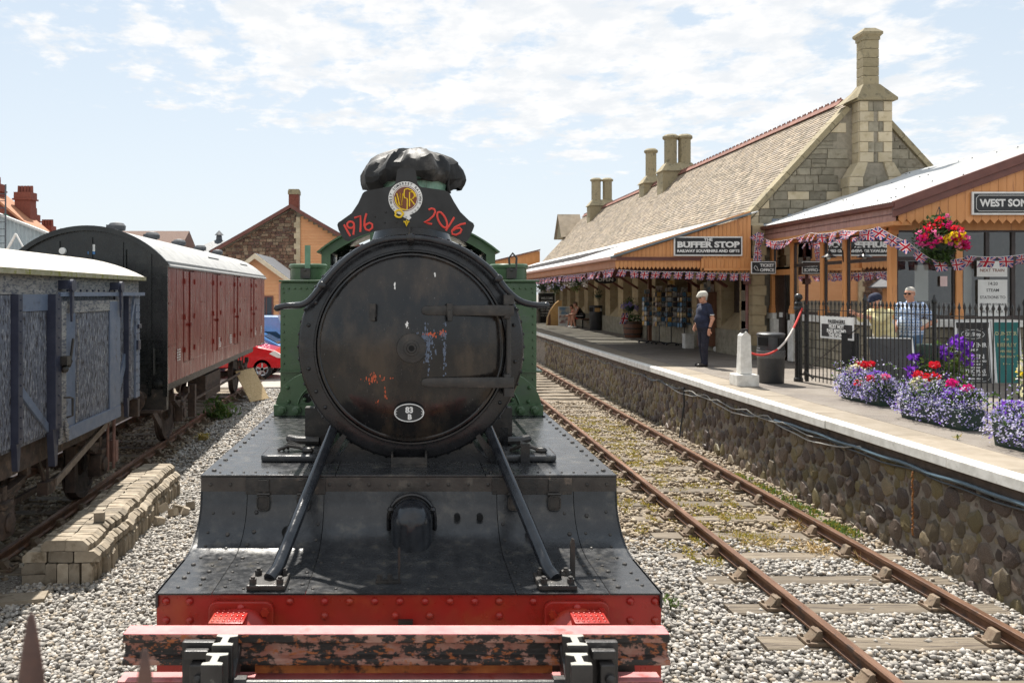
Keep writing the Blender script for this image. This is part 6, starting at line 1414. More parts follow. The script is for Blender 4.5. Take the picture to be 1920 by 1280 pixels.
q = MB(); q.box(-.055,.055,-.036,.036,0,.10); t = q.build('loose_block', M_block, None, (-3.44,8.92,z_t+.114), (0,0,.2)); tag(t, 'small dark offcut standing alone on top of the block stack', 'block')
for i, (x, y, z, r) in enumerate(((-3.16,10.9,-.17,.6),(-3.14,10.72,-.17,1.3),(-3.20,10.55,-.06,.4),(-3.00,11.05,-.17,.2),(-3.02,10.78,-.17,1.9),(-3.22,10.3,-.17,.8))):
    t = link('broken_block', BM[(0, False)], None, (x, y, z), (random.uniform(-.5,.5), random.uniform(-.5,.5), r)); t.scale = (.5,1.3,.9); tag(t, 'broken block lying loose on the gravel beside the stack', 'block', 'broken blocks fallen beside the stack')
q = MB(); q.box(-.5,.5,-.11,.11,0,.06); tag(q.build('timber_offcut', M_block, None, (-4.02,7.7,-.19), (0,0,.25)), 'flat timber offcut lying on gravel at the left edge', 'timber')

# ------------------------------------------------------------------ parked cars
def car(name, label, loc, rz, paint, L=4.0, H=1.48, van=False):
    t = thing(name, label, 'car', loc, rz, 'cars parked beyond the siding'); hw = .83
    if van: prof = [(-2.0,.35),(-2.05,.9),(-1.95,1.1),(-1.75,1.15),(-1.35,H),(.35,H+.02),(.95,1.12),(1.75,.98),(2.0,.8),(2.02,.35)]
    else: prof = [(-1.95,.35),(-2.0,.75),(-1.92,1.02),(-1.65,1.36),(-1.2,H),(-.2,H+.02),(.45,1.32),(1.08,1.0),(1.65,.88),(1.93,.70),(1.98,.35)]
    q = MB(); n = len(prof); secs = []
    for f, y in ((.0,-hw),(0,-hw+.0),(1,-hw+.10),(1,hw-.10),(0,hw)):
        secs.append([(x*(1 if not f else .985), y if not (z > 1.0) else y*.90, z+(.03 if f and z > .5 else 0)) for x, z in prof])
    secs = secs[1:]; vs = [p for s_ in secs for p in s_]; fs = [(a_*n+i, a_*n+(i+1) % n, (a_+1)*n+(i+1) % n, (a_+1)*n+i) for a_ in range(3) for i in range(n)]+[tuple(range(n))[::-1], tuple(range(3*n, 4*n))]
    q.add(vs, fs, 0, False); b_ = q.build('body', paint, t, bevel=.03)
    for s in (-1, 1):
        q = MB(); Y = s*.762; g_ = [(-1.5,1.02),(-1.22,1.38),(-.25,1.40),(.40,1.25),(.85,1.02)] if not van else [(-1.6,1.1),(-1.28,1.38),(.28,1.40),(.8,1.1)]
        q.prism(g_, min(Y,s*.70), max(Y,s*.70), 'y'); q.build('side_window', M_carglass, b_)
        for x in (-1.28, 1.22):
            w = MB(); w.lathe([(.20,-.0),(.30,.0),(.315,.02),(.315,.17),(.30,.19),(.2,.19)], 24, Matrix.Translation((x, s*.64, .315)) @ Matrix.Rotation(R(-90)*s, 4, 'X')); wl = w.build('wheel', M_tyre, t)
            w = MB(); w.lathe([(.205,.18),(.21,.195),(.19,.175),(.17,.16)], 24, Matrix.Translation((x, s*.64, .315)) @ Matrix.Rotation(R(-90)*s, 4, 'X')); 
            for k in range(5):
                a_ = 2*PI*k/5+.3; w.bar((x, s*.825, .315), (x+.19*math.cos(a_), s*.825, .315+.19*math.sin(a_)), .05, .02, 0, (0,1,0))
            w.cyl((x,s*.80,.315),(x,s*.835,.315),.05,n=12); w.build('rim', M_alloy, wl)
        q = MB(); q.prism([(1.45,.80),(1.62,.90),(1.86,.76),(1.88,.66),(1.7,.68)], *sorted((s*.62, s*.838)), 'y'); q.build('headlight', M_paper, t)
    q = MB(); q.add([(.50,-.62,1.36),(.50,.62,1.36),(1.06,.68,1.05),(1.06,-.68,1.05)], [(0,1,2,3)]); q.build('windscreen', M_carglass, b_)
    return t
rc = car('hatchback_car', 'bright red hatchback facing right behind the maroon van', (-6.35, 28.6, -.16), 0, M_carred); rc.scale = (1.06, 1.05, 1.10)
car('hatchback_car', 'light blue car with upright tail parked behind the red one', (-6.75, 34.0, -.16), PI, M_carblue, van=True, H=2.0)
car('hatchback_car', 'deep blue car between the red car and the light blue one', (-6.05, 31.4, -.16), 0, M_carblue2, H=1.56)

# ------------------------------------------------------------------ goods shed, hut and town buildings
gs = wroot('goods_shed', 'red brown stone goods shed with orange weatherboards and brick chimney', 'building', (-6.6, 45, -.16))
sx0, sx1, sap, sz0, szr, zap = -10.9, -1.9, -6.55, 5.15, 4.95, 7.68
m = MB(); m.prism([(sx0+.3,-.3),(sx1-.3,-.3),(sx1-.3,szr+.3),(sap,zap-.1),(sx0+.3,sz0+.2)], 45, 70, 'y'); sw = wb(m, 'wall', M_gmortar, gs)
zz = 1.6; V = [[] for _ in range(4)]; Fq = [[] for _ in range(4)]; big = 0
cells_ = []
while zz < 7.5:
    h = random.uniform(.11,.21); x = sx0+.3-random.random()*.2
    while x < -6.3:
        w = random.uniform(.15,.40); p = [(max(x,sx0+.32),zz),(min(x+w,-6.28),zz),(min(x+w,-6.28),zz+h),(max(x,sx0+.32),zz+h)]
        k1 = (zap-sz0)/(sap-sx0); p = clip(p, -k1, 1, sz0-k1*sx0-.18); k2 = (zap-szr)/(sx1-sap); p = clip(p, k2, 1, szr+k2*sx1-.18) if p else p
        if p and len(p) > 2 and p[1][0]-p[0][0] > .06:
            cells_.append((p, h*w))
        x += w
    zz += h
for p, a_ in cells_:
    p = [(x+random.uniform(-.02,.02), z+random.uniform(-.02,.02)) for x, z in p]; k = random.randrange(4); me = block_mesh(p, random.uniform(.03,.09), 45, M_rubble[k], .012)
    if a_ > .045 and big < 290: link('stone', me, sw); big += 1
    else:
        o = len(V[k]); V[k] += [tuple(q.co) for q in me.vertices]; Fq[k] += [tuple(i+o for i in q.vertices) for q in me.polygons]
for k in range(4):
    if V[k]: q = MB(); q.add(V[k], Fq[k]); stuff(q.build('rubble', M_rubble[k], sw))
for k in range(18):
    q = MB(); w = .22 if k % 2 else .34; q.box(-6.28-(.0 if k % 2 else .12)*1, -6.05, 44.90, 45.0, 1.7+k*.30, 1.995+k*.30)
    if 1.7+k*.30 < 7.0: wb(q, 'quoin', M_quoin, gs)
zz = 2.4
while zz < 7.3:
    x1 = min(sx1-.3, sap+(zap-.3-zz)/((zap-szr)/(sx1-sap)))
    if x1 > -5.9:
        q = MB(); q.prism([(44.955,zz),(45,zz),(45,zz+.165),(44.985,zz+.165)], -6.04, x1, 'x'); wb(q, 'weatherboard', M_clap, gs)
    zz += .158
for nm, xa, za, xb, zb in (('barge_board', sx0-.1, sz0-.02, sap, zap+.05), ('barge_board', sap, zap+.05, sx1+.2, szr-.1)):
    m = MB(); m.prism([(xa,za-.16),(xb,zb-.16),(xb,zb+.06),(xa,za+.06)], 44.55, 44.7, 'y'); wb(m, nm, M_brown, gs)
m = MB(); m.prism([(sx0-.2,sz0-.06),(sap,zap),(sap,zap+.08),(sx0-.2,sz0+.03)], 44.6, 70, 'y'); m.prism([(sap,zap),(sx1+.3,szr-.12),(sx1+.3,szr-.03),(sap,zap+.08)], 44.6, 70, 'y'); wb(m, 'roof', M_slate, gs)
m = MB(); m.box(-6.85,-6.3,46,46.6,7.2,8.5); c_ = wb(m, 'chimney', M_brickred, gs)
for k in range(14):
    q = MB(); q.box(-6.86,-6.29,45.99,46.61,7.62+k*.082,7.62+k*.082+.066); q.build('brick_course', M_brickred, c_)
m = MB(); m.box(-6.90,-6.25,45.95,46.65,8.5,8.72); m.box(-6.87,-6.28,45.98,46.62,8.72,8.80); m.box(-6.88,-6.27,45.96,46.64,7.2,7.62); m.build('chimney_cap', M_chim, c_)
m = MB(); m.box(-6.0, -3.0, 44.85, 44.95, 3.95, 4.2); wb(m, 'lintel', M_brown, gs)
ht = wroot('timber_hut', 'small orange weatherboarded hut with dark slate roof in front of the goods shed', 'hut', (-5.2, 37.5, -.16))
HX0, HX1, HA, HE, HR_, HY = -8.5, -5.62, -7.1, 3.36, 4.54, 37.5
m = MB(); m.prism([(HX0,-.2),(HX1,-.2),(HX1,HE),(HA,HR_),(HX0,HE)], HY, HY+4.4, 'y'); wb(m, 'wall', M_clap, ht)
zz = .2
while zz < HE: q = MB(); q.prism([(HY-.045,zz),(HY,zz),(HY,zz+.165),(HY-.015,zz+.165)], HX0, HX1, 'x'); wb(q, 'weatherboard', M_clap, ht); zz += .16
m = MB(); m.prism([(HA,HR_+.06),(-5.05,3.08),(-5.05,3.15),(HA,HR_+.14)], HY-.4, HY+4.7, 'y'); m.prism([(HA,HR_+.06),(-9.0,3.08),(-9.0,3.15),(HA,HR_+.14)], HY-.4, HY+4.7, 'y'); wb(m, 'roof', M_slate, ht)
m = MB(); m.prism([(HA,HR_-.12),(-5.05,2.93),(-5.05,3.13),(HA,HR_+.12)], HY-.5, HY-.4, 'y'); m.prism([(HA,HR_-.12),(-9.0,2.93),(-9.0,3.13),(HA,HR_+.12)], HY-.5, HY-.4, 'y'); wb(m, 'barge_board', mat('cream_paint', (.62,.52,.36), (.68,.58,.42), rough=.6), ht)
for x in (HX1-.42, HX1-.08): m = MB(); m.box(x,x+.08,HY-.07,HY,.2,HE-.1); wb(m, 'corner_trim', M_pinkfascia, ht)
m = MB(); m.box(-6.95,-6.3,HY-.06,HY,1.0,2.7); w_ = wb(m, 'window', M_brown, ht)
for x in (-6.88, -6.60): m = MB(); m.box(x,x+.22,HY-.075,HY-.06,1.08,2.62); m.build('pane', M_carglass, w_)
def stackpots(par, x, y, z0, z1, w, d, n):
    m = MB(); m.box(x-w/2, x+w/2, y-d/2, y+d/2, z0, z1-.45); c_ = wb(m, 'chimney', M_brickred, par)
    m = MB(); m.box(x-w/2-.16, x+w/2+.16, y-d/2-.1, y+d/2+.1, z1-.62, z1-.5); m.box(x-w/2-.05, x+w/2+.05, y-d/2-.05, y+d/2+.05, z1-.5, z1); m.build('chimney_band', M_brickred, c_)
    for k in range(n): q = MB(); q.cyl((x-w/2+w*(k+.5)/n, y, z1), (x-w/2+w*(k+.5)/n, y, z1+.55), .13, .11, 10); q.build('chimney_pot', M_brickred, c_)
th = wroot('town_house', 'red brick town house with tall chimneys and orange tiled gable at far left', 'house', (-33, 62, -.16))
m = MB(); m.box(-37, -29.4, 62, 72, -.2, 6.0); m.prism([(-37,6.0),(-29.4,6.0),(-29.4,8.0),(-32.5,10.5)], 62, 64.4, 'y'); wb(m, 'wall', M_brickred, th)
m = MB(); m.prism([(-32.5,10.6),(-28.9,7.6),(-28.9,7.8),(-32.5,10.8)], 61.6, 64.6, 'y'); m.prism([(-32.5,10.6),(-37.5,6.4),(-37.5,6.6),(-32.5,10.8)], 61.6, 64.6, 'y'); wb(m, 'roof', mat('orange_clay_tiles', (.36,.15,.08), (.46,.21,.11), sc=14, rough=.85, bump=.5, bsc=8), th)
m = MB(); m.prism([(-31.9,7.4),(-28.9,7.4),(-31.0,9.0)], 61.5, 61.6, 'y'); wb(m, 'green_gable_trim', plain('green_paint', (.04,.26,.17), .5), th)
stackpots(th, -30.6, 64, 7, 10.85, 1.25, 1.0, 5); stackpots(th, -32.6, 63, 8, 11.4, 1.2, 1.0, 3)
h2 = wroot('town_house', 'brick house of which only a chimney with four pots shows above the wagons', 'house', (-31, 66, -.16))
m = MB(); m.box(-33.5, -26, 67, 76, -.2, 5.2); wb(m, 'wall', M_brickred, h2); stackpots(h2, -31.4, 66.6, 4, 9.35, 1.05, .9, 4)
h3 = wroot('town_house', 'far brick house with low chimney and brown tiled roof behind the maroon van', 'house', (-26, 70, -.16))
m = MB(); m.box(-36, -15.2, 62.5, 71, -.2, 5.0); wb(m, 'wall', M_brickred, h3)
m = MB(); m.prism([(62.1,5.2),(66.6,8.0),(71.2,5.2)], -24.9, -18.2, 'x'); wb(m, 'roof', M_brtile, h3); m = MB(); m.box(-36,-24.9,62.6,71,5.0,6.6); wb(m, 'parapet', M_brickred, h3); stackpots(h3, -30.0, 66.6, 5, 8.4, .95, .8, 4)
m = MB(); m.cyl((-28.9,66.6,7.5),(-28.9,66.6,8.25),.12,.02,8); wb(m, 'finial', M_brickred, h3)
sh = wroot('corrugated_shed', 'pale grey corrugated shed with sloping roof line at far left', 'shed', (-22, 40, -.16))
ys_ = np.arange(-23.0, -16.0, .05); V = []; F = []
for i, x in enumerate(ys_):
    yy = 40+.03*math.sin(x/.2*2*PI); V += [(x, yy, -.2), (x, yy, 6.72-(x+20.4)*.39)]
    if i: F.append((2*i-2, 2*i, 2*i+1, 2*i-1))
q = MB(); q.add(V, F, 0, True); wb(q, 'wall', M_shed, sh)
m = MB(); m.prism([(-23,7.70),(-16,4.97),(-16,5.09),(-23,7.82)], 39.8, 40.2, 'y'); wb(m, 'roof', M_zinc, sh)
lad = thing('ladder', 'dark metal ladder standing at the left edge in front of the grey shed', 'ladder', (-17.4, 34, -.16))
for x in (-.05, .28): m = MB(); m.bar((x,0,0), (x+.02,.0,7.6), .05, .05); m.build('stile', M_slate, lad)
for k in range(24): m = MB(); m.bar((-.05,0,.3+k*.3), (.28,0,.3+k*.3), .03, .03); m.build('rung', M_slate, lad)
b1 = thing('blue_trestle', 'pale blue panel with white brace leaning in front of the grey shed', 'panel', (-16.2, 32, -.16))
m = MB(); m.prism([(-1.2,0),(.2,0),(.2,4.55),(-1.2,4.75)], 0, .1, 'y'); m.build('panel', plain('pale_blue_panel', (.28,.42,.62), .6), b1)
m = MB(); m.bar((-.1,-.06,4.2), (.55,-.06,5.35), .1, .06); m.bar((.55,-.06,5.35), (.95,-.06,4.6), .05, .05); m.build('brace', M_white, b1)
fr_ = wroot('far_roof', 'dark pyramid roof with a little finial behind the goods shed', 'building', (-14, 60, -.16))
m = MB(); m.box(-17.5,-11,58,64,-.2,4.9); wb(m, 'wall', M_gstone, fr_)
m = MB(); m.add([(-18,57.5,4.9),(-10.4,57.5,4.9),(-10.4,64.5,4.9),(-18,64.5,4.9),(-14.4,61,7.0)], [(0,1,4),(1,2,4),(2,3,4),(3,0,4)]); m.cyl((-14.4,61,6.8),(-14.4,61,7.25),.25,.2,8); m.cyl((-14.4,61,7.25),(-14.4,61,7.6),.35,.02,8); wb(m, 'roof', M_slate, fr_)
# a line of distant trees closing the view down the track
def tree(name, label, x, y, h, w, n=900):
    t = thing(name, label, 'tree', (x, y, -.2)); q = MB(); q.tube([(0,0,0),(.1,0,h*.35),(-.1,.1,h*.7)], [.22,.15,.06], 8)
    for k in range(5): a_ = 2*PI*k/5; q.tube([(0,0,h*.35),(w*.3*math.cos(a_),w*.3*math.sin(a_),h*.62)], [.09,.03], 6)
    q.build('trunk', M_under, t)
    P = []
    cl = [(random.gauss(0,w*.24), random.gauss(0,w*.24), h*random.uniform(.42,.92), random.uniform(.16,.3)*w) for _ in range(16)]
    for _ in range(n): c = random.choice(cl); v = rng.normal(size=3); v /= np.linalg.norm(v); rr_ = c[3]*random.uniform(.5,1.05); P.append((c[0]+v[0]*rr_, c[1]+v[1]*rr_, c[2]+v[2]*rr_*.8))
    stuff(leafcloud('crown', P, .42, M_leaf[:3], .5, [.4,.25,.35], t, .7)); return t
tree('garden_tree', 'small green tree just showing above the far orange canopy gable', 8.6, 66, 5.9, 2.2)
for i, (x, y, h, w) in enumerate(((-2.5,82,5.2,4.5),(2.0,86,5.6,5),(5.6,84,5.0,4.5),(-7,88,5.0,5))): tree('line_tree', ('low tree beyond the engine on the left of the track', 'low tree straight beyond the engine cab', 'low tree at the far end of the platform track', 'low tree behind the goods shed')[i], x, y, h, w, 700)
# ================================================================== PLATFORM FURNITURE, FLOWERS, PEOPLE
# ------------------------------------------------------------------ bunting
def flag_mat():
    m = bpy.data.materials.new('union_flag'); m.use_nodes = True; nt = m.node_tree; N = nt.nodes; L = nt.links; b = N['Principled BSDF']
    uv = N.new('ShaderNodeUVMap'); uv.uv_map = 'flag'; s = N.new('ShaderNodeSeparateXYZ'); L.new(uv.outputs[0], s.inputs[0])
    def mt(op, a, b_=0.0):
        n = N.new('ShaderNodeMath'); n.operation = op
        for i, q in enumerate((a, b_)):
            if isinstance(q, (int, float)): n.inputs[i].default_value = q
            else: L.new(q, n.inputs[i])
        return n.outputs[0]
    u = mt('ABSOLUTE', mt('SUBTRACT', s.outputs[0], .5)); v = mt('ABSOLUTE', mt('SUBTRACT', s.outputs[1], .5)); d = mt('ABSOLUTE', mt('SUBTRACT', u, v)); mn = mt('MINIMUM', u, v)
    def mix(f, x, y):
        n = N.new('ShaderNodeMixRGB'); L.new(f, n.inputs[0])
        for i, q in ((1, x), (2, y)):
            if isinstance(q, tuple): n.inputs[i].default_value = C(*q)
            else: L.new(q, n.inputs[i])
        return n.outputs[0]
    c = mix(mt('LESS_THAN', d, .095), (.05,.04,.20), (.74,.66,.69)); c = mix(mt('LESS_THAN', d, .035), c, (.50,.015,.04))
    c = mix(mt('LESS_THAN', mn, .135), c, (.72,.70,.70)); c = mix(mt('LESS_THAN', mn, .075), c, (.50,.015,.04)); L.new(c, b.inputs['Base Color']); b.inputs['Roughness'].default_value = .8
    return m
M_flag = thin(flag_mat(), .4)
def flag_mesh(sd, w=.25, h=.20):
    rr = random.Random(sd); n, k = 6, 5; V = []; UV = []; a1, a2, p1, p2 = rr.uniform(-.05,.05), rr.uniform(-.06,.06), rr.uniform(0,6), rr.uniform(-.5,.5)
    for j in range(k):
        for i in range(n):
            u, v = i/(n-1), j/(k-1); f = v
            V.append(((u-.5)*w*(1-.12*f*rr.random())+p2*.10*f, a1*f*math.sin(u*5+p1)+a2*f*f, -v*h*(1-.08*math.sin(u*3+p1)))); UV.append((u, 1-v))
    F = [(j*n+i, (j+1)*n+i, (j+1)*n+i+1, j*n+i+1) for j in range(k-1) for i in range(n-1)]
    me = bpy.data.meshes.new('flag'); me.from_pydata(V, [], F); me.materials.append(M_flag); ul = me.uv_layers.new(name='flag')
    for lp in me.loops: ul.data[lp.index].uv = UV[lp.vertex_index]
    me.polygons.foreach_set('use_smooth', [True]*len(F)); return me
FL = [flag_mesh(i) for i in range(9)]
def bunting(label, pts, pitch, sag=.03, sc=1.0, limp=.25):
    t = thing('bunting', label, 'bunting', pts[0], 0, 'strings of union flag bunting'); o = Vector(pts[0]); P = []
    for a, b_ in zip(pts, pts[1:]):
        a, b_ = Vector(a), Vector(b_); n = max(2, int((b_-a).length/.12))
        for i in range(n): f = i/n; P.append(a.lerp(b_, f)-Vector((0,0,sag*4*f*(1-f)))-o)
    P.append(Vector(pts[-1])-o); q = MB(); q.tube(P, .0045, 4); q.build('cord', M_white, t)
    acc = .1; 
    for a, b_ in zip(P, P[1:]):
        L = (b_-a).length; d = (b_-a)
        while acc < L:
            p = a+d*(acc/L); yaw = math.atan2(d.y, d.x); pit = math.atan2(d.z, math.hypot(d.x, d.y)); M_ = Matrix.Rotation(yaw+random.uniform(-limp,limp)*.8, 3, 'Z') @ Matrix.Rotation(-pit, 3, 'Y') @ Matrix.Rotation(random.uniform(-limp,limp), 3, 'X')
            f = link('flag', random.choice(FL), t, p, M_.to_euler()); f.scale = (sc,)*3; acc += pitch
        acc -= L
    return t
bunting('row of upright union flags strung under the front of the shop canopy', [(5.38,20.42,3.41),(7.2,20.40,3.36),(8.72,20.42,3.32)], .285, .02, .88, .15)
bunting('long string of crowded flags under the canopy edge running away along the platform', [(5.28,20.6,3.44),(5.28,28,3.42),(5.28,36,3.42),(5.28,44,3.40),(5.28,52,3.40)], .34, .03, 1.0, .5)
bunting('short string of flags hanging down the brown corner pipe', [(8.86,20.3,4.36),(8.80,20.3,3.95),(8.74,20.3,3.36)], .21, .0, .85, .3)
bunting('string of windblown flags along the faded eaves of the ticket office', [(8.9,20.4,4.34),(9.22,20.2,4.12),(9.25,18.4,4.20),(9.22,17.0,4.15),(9.2,15.6,4.10)], .27, .04, .95, .7)
bunting('string of large flags falling from the office corner to the flower basket', [(9.0,15.3,4.08),(9.35,14.9,3.74),(9.72,14.8,3.42)], .27, .02, .98, .4)
bunting('level string of large flags crossing in front of the office window notices', [(9.72,14.8,3.42),(10.4,14.8,3.50),(11.4,14.8,3.53),(12.9,14.8,3.56)], .31, .03, 1.0, .4)

# ------------------------------------------------------------------ flowers
def blob(n, c, r, zmin=None, shell=.75):
    v = rng.normal(size=(n,3)); v /= np.linalg.norm(v,axis=1)[:,None]; v *= rng.uniform(shell,1.05,(n,1)); P = v*np.array(r)+np.array(c)
    return P[P[:,2] > zmin] if zmin is not None else P
def planter(label, x, y, rz, L, seed, reds, whites=1):
    t = thing('flower_trough', label, 'planter', (x, y, PZ), rz, 'flower troughs along the fence'); h = .26
    q = MB(); q.prism([(-.13,0),(.13,0),(.17,h),(-.17,h)], -L/2, L/2, 'y'); q.build('trough', M_trough, t, bevel=.01)
    rr = np.random.default_rng(seed); n_ = max(3, int(L/.16)); fol = []; lob = []; dark = []
    for i in range(n_):
        yy = -L/2+L*(i+.5)/n_; c = (rr.uniform(-.05,.05), yy, .30+rr.uniform(-.02,.05)); r = (.235,.18,.175)
        c = (c[0], c[1], c[2]+rr.uniform(-.05,.05)); fol.append(blob(300, c, (r[0]*.85,r[1]*.9,r[2]*.85), .04, .3)); lob.append(blob(330, c, (r[0]*rr.uniform(.75,1.1), r[1], r[2]*rr.uniform(.85,1.15)), .05, .82)); lob.append(blob(110, (c[0]-.2, yy, .20), (.15,.17,.17), .02, .6))
        if i % 3 == 1: dark.append(blob(330, (c[0]+.02, yy, .41), (.16,.19,.10), .3, .8))
    lob.append(blob(200, (-.02, L/2+.02, .22), (.2,.14,.2), .02)); lob.append(blob(200, (-.02, -L/2-.02, .22), (.2,.14,.2), .02))
    sp_ = np.concatenate([blob(70, (rr.uniform(-.1,.1), rr.uniform(-L/2,L/2), .42), (.34,.26,.26), .1, .9) for _ in range(3)]); lob.append(sp_)
    stuff(leafcloud('foliage', np.concatenate(fol+[sp_-np.array([0,0,.02])]), .050, M_leaf[:3]+[M_leaf[1]], .6, None, t, .5))
    stuff(leafcloud('lobelia', np.concatenate(lob), .024, M_lob, .9, [.16,.22,.28,.03,.31], t, .95))
    stuff(leafcloud('dark_lobelia', np.concatenate(dark), .024, [M_lob[0], M_lob[3], M_violet[1]], .9, None, t, .95))
    for (a, b_, z, k) in reds:
        stuff(leafcloud('geranium_head', blob(70, (a, b_, z), (.055,.055,.045)), .036, [(M_redfl, M_mag, M_pinkfl)[k]], .9, None, t, .95))
        q = MB(); q.tube([(a,b_,.3),(a,b_,z)], .005, 4); q.build('flower_stem', M_leaf[1], t)
    for k in range(whites): stuff(leafcloud('cream_petunia', blob(150, (-.02, L*.30+.1*k, .46), (.13,.15,.10)), .045, [M_cream, M_whitefl, M_leaf[3]], .8, [.6,.25,.15], t, .9))
    return t
planter('flower trough of lilac and violet lobelia with red geraniums nearest the gate', 7.24, 12.6, .05, .98, 3, [(-.18,-.35,.40,0),(-.22,-.1,.30,0),(.05,.0,.58,0),(.02,.12,.57,0),(-.05,-.5,.44,2),(.1,.4,.55,0)], 1)
planter('long lobelia trough with scarlet geraniums in front of the middle of the fence', 6.98, 10.5, .06, 1.12, 4, [(.02,.45,.60,0),(.0,.2,.58,0),(.03,.12,.60,0),(.12,.25,.74,0),(-.02,-.25,.55,1),(.05,-.42,.50,1)], 1)
planter('lobelia trough cut by the right edge of the photo', 6.78, 8.62, .06, .85, 5, [(.0,-.3,.5,1)], 0)
def basket(name, label, c, r, petals, w, leaves, hang, n=1400, cat='hanging basket', group=None):
    t = thing(name, label, cat, c, 0, group)
    q = MB(); q.lathe([(.02,-r*.55),(r*.4,-r*.45),(r*.55,-r*.1),(r*.56,0)], 16); q.build('basket', M_trough, t)
    q = MB()
    for k in range(3): a_ = 2*PI*k/3; q.tube([(r*.5*math.cos(a_), r*.5*math.sin(a_), 0),(0,0,hang)], .006, 4)
    q.build('chain', M_iron, t)
    stuff(leafcloud('foliage', np.concatenate([blob(n//2, (0,0,0), (r*.95,r*.95,r*.72), None, .3), blob(n//4, (0,0,r*.5), (r*.55,r*.55,r*.5), None, .3), blob(n//4, (0,0,-r*.6), (r*.5,r*.5,r*.55), None, .3)]), r*.16, leaves, .5, None, t, .5))
    for k, (nm, m_, cs) in enumerate(petals):
        P = np.concatenate([blob(int(nn), (cx*r, -cy*r, cz*r), (rad*r,)*3) for cx, cy, cz, rad, nn in cs]); stuff(leafcloud(nm, P, r*.12, [m_], .9, None, t, .95))
    return t
R_ = random.Random(9)
def ring_(n, rad, zc, zr, sz, cnt, front=True): return [(rad*math.cos(a), rad*abs(math.sin(a)) if front else rad*math.sin(a), zc+R_.uniform(-zr,zr), sz, cnt) for a in [2*PI*i/n+R_.uniform(-.2,.2) for i in range(n)]]
basket('hanging_basket', 'big hanging basket of pink, red and yellow flowers at the ticket office front', (9.86, 14.85, 3.80), .46,
    [('pink_flowers', M_mag, ring_(15,.92,-.10,.22,.12,16)+ring_(7,.6,.42,.2,.11,14)), ('red_flowers', M_redfl, [(-.35,.5,.62,.20,30),(-.62,.3,.45,.15,22),(.05,.9,.30,.2,34),(.1,.9,-.05,.14,20),(-.8,.4,.1,.12,14),(.75,.4,-.32,.2,30),(.55,.5,-.28,.15,16)]), ('yellow_flowers', M_yelfl, [(-.25,.95,.0,.16,24),(-.1,1.0,.12,.12,18),(.22,.95,.02,.15,24),(-.42,.85,-.12,.12,16),(.1,.95,-.2,.12,16),(.35,.9,.15,.1,10)]), ('pale_pink_flowers', M_pinkfl, ring_(16,.95,-.05,.3,.07,8)+[(.0,.4,.85,.1,14)])], None, M_leaf[:3]+[M_leaf[0]], .62, 2600)
fb = [('basket_flowers', M_lob[2], ring_(9,.9,-.2,.3,.2,16,False)), ('yellow_flowers', M_yelfl, [(-.5,.5,.5,.25,22),(-.2,.4,.65,.2,16)])]
basket('hanging_basket', 'nearest mixed green and white hanging basket at the canopy edge over the platform', (6.55, 31.2, 3.34), .44, [('white_flowers', M_whitefl, ring_(10,.9,-.35,.3,.22,20,False)), fb[1]], None, M_leaf[:3]+[M_leaf[3]], .5, 800, group='baskets under the canopy')
basket('hanging_basket', 'middle dark green hanging basket with lilac flowers under the canopy edge', (6.6, 35.8, 3.18), .42, [fb[0]], None, M_leaf[:3], .5, 600, group='baskets under the canopy')
basket('hanging_basket', 'farthest dark hanging basket beside the green tank of the engine', (6.7, 39.9, 3.2), .42, [('white_flowers', M_whitefl, ring_(8,.9,-.5,.3,.2,12,False))], None, M_leaf[:3], .5, 600, group='baskets under the canopy')
basket('hanging_basket', 'small dark basket hanging in front of the wall above the far bin', (8.75, 36.8, 2.75), .30, [], None, [M_leaf[2]], .4, 300)
basket('hanging_basket', 'blue and green wall basket between shop windows behind the barrel', (8.75, 31.6, 2.30), .36, [('blue_flowers', M_lob[0], ring_(7,.8,.0,.3,.25,30))], None, M_leaf[:3], .4, 500)
t = thing('petunia_basket', 'trailing violet petunias hanging on a fence post behind the railings', 'flower basket', (7.88, 11.75, PZ+.60))
stuff(leafcloud('foliage', np.concatenate([blob(420, (.1,.1,.1), (.33,.22,.30), None, .3), blob(280, (.2,.1,-.25), (.26,.2,.3), None, .3), blob(160,(-.28,0,-.05),(.16,.15,.25),None,.3)]), .075, [M_leaf[1], M_leaf[3], M_leaf[0]], .5, None, t, .5))
stuff(leafcloud('petunias', np.concatenate([blob(34, (a, -.1+.05*i_, c), (.10,.08,.10)) for i_, (a, c) in enumerate(((.12,.36),(-.02,.2),(.28,.28),(.36,.1),(-.3,.1),(-.34,-.08),(.05,-.1),(.34,-.2),(.12,-.28),(.3,-.42),(-.2,-.22),(.18,.1)))]), .075, M_violet, .8, None, t, .95))
q = MB(); q.box(-.28,-.02,.0,.26,.05,.36); q.build('basket', M_trough, t, bevel=.03); q = MB(); q.box(-.02,.02,.2,.24,-.6,.3); q.build('bracket', M_fence, t)
t = thing('cream_flowers', 'pot of trailing cream and yellow flowers at the right edge behind the railings', 'plant', (8.15, 10.3, PZ))
stuff(leafcloud('foliage', blob(420, (.1,.1,.55), (.32,.26,.55), .05, .3), .08, [M_leaf[1], M_leaf[3]], .5, None, t, .5)); stuff(leafcloud('petals', blob(500, (.1,0,.55), (.34,.28,.56), .05), .06, [M_cream, M_whitefl, M_yelfl], .8, [.6,.25,.15], t, .95))
q = MB(); q.lathe([(.12,0),(.17,.28),(.17,.3),(.1,.29)], 16, Matrix.Translation((.1,.1,0))); q.build('pot', M_trough, t)

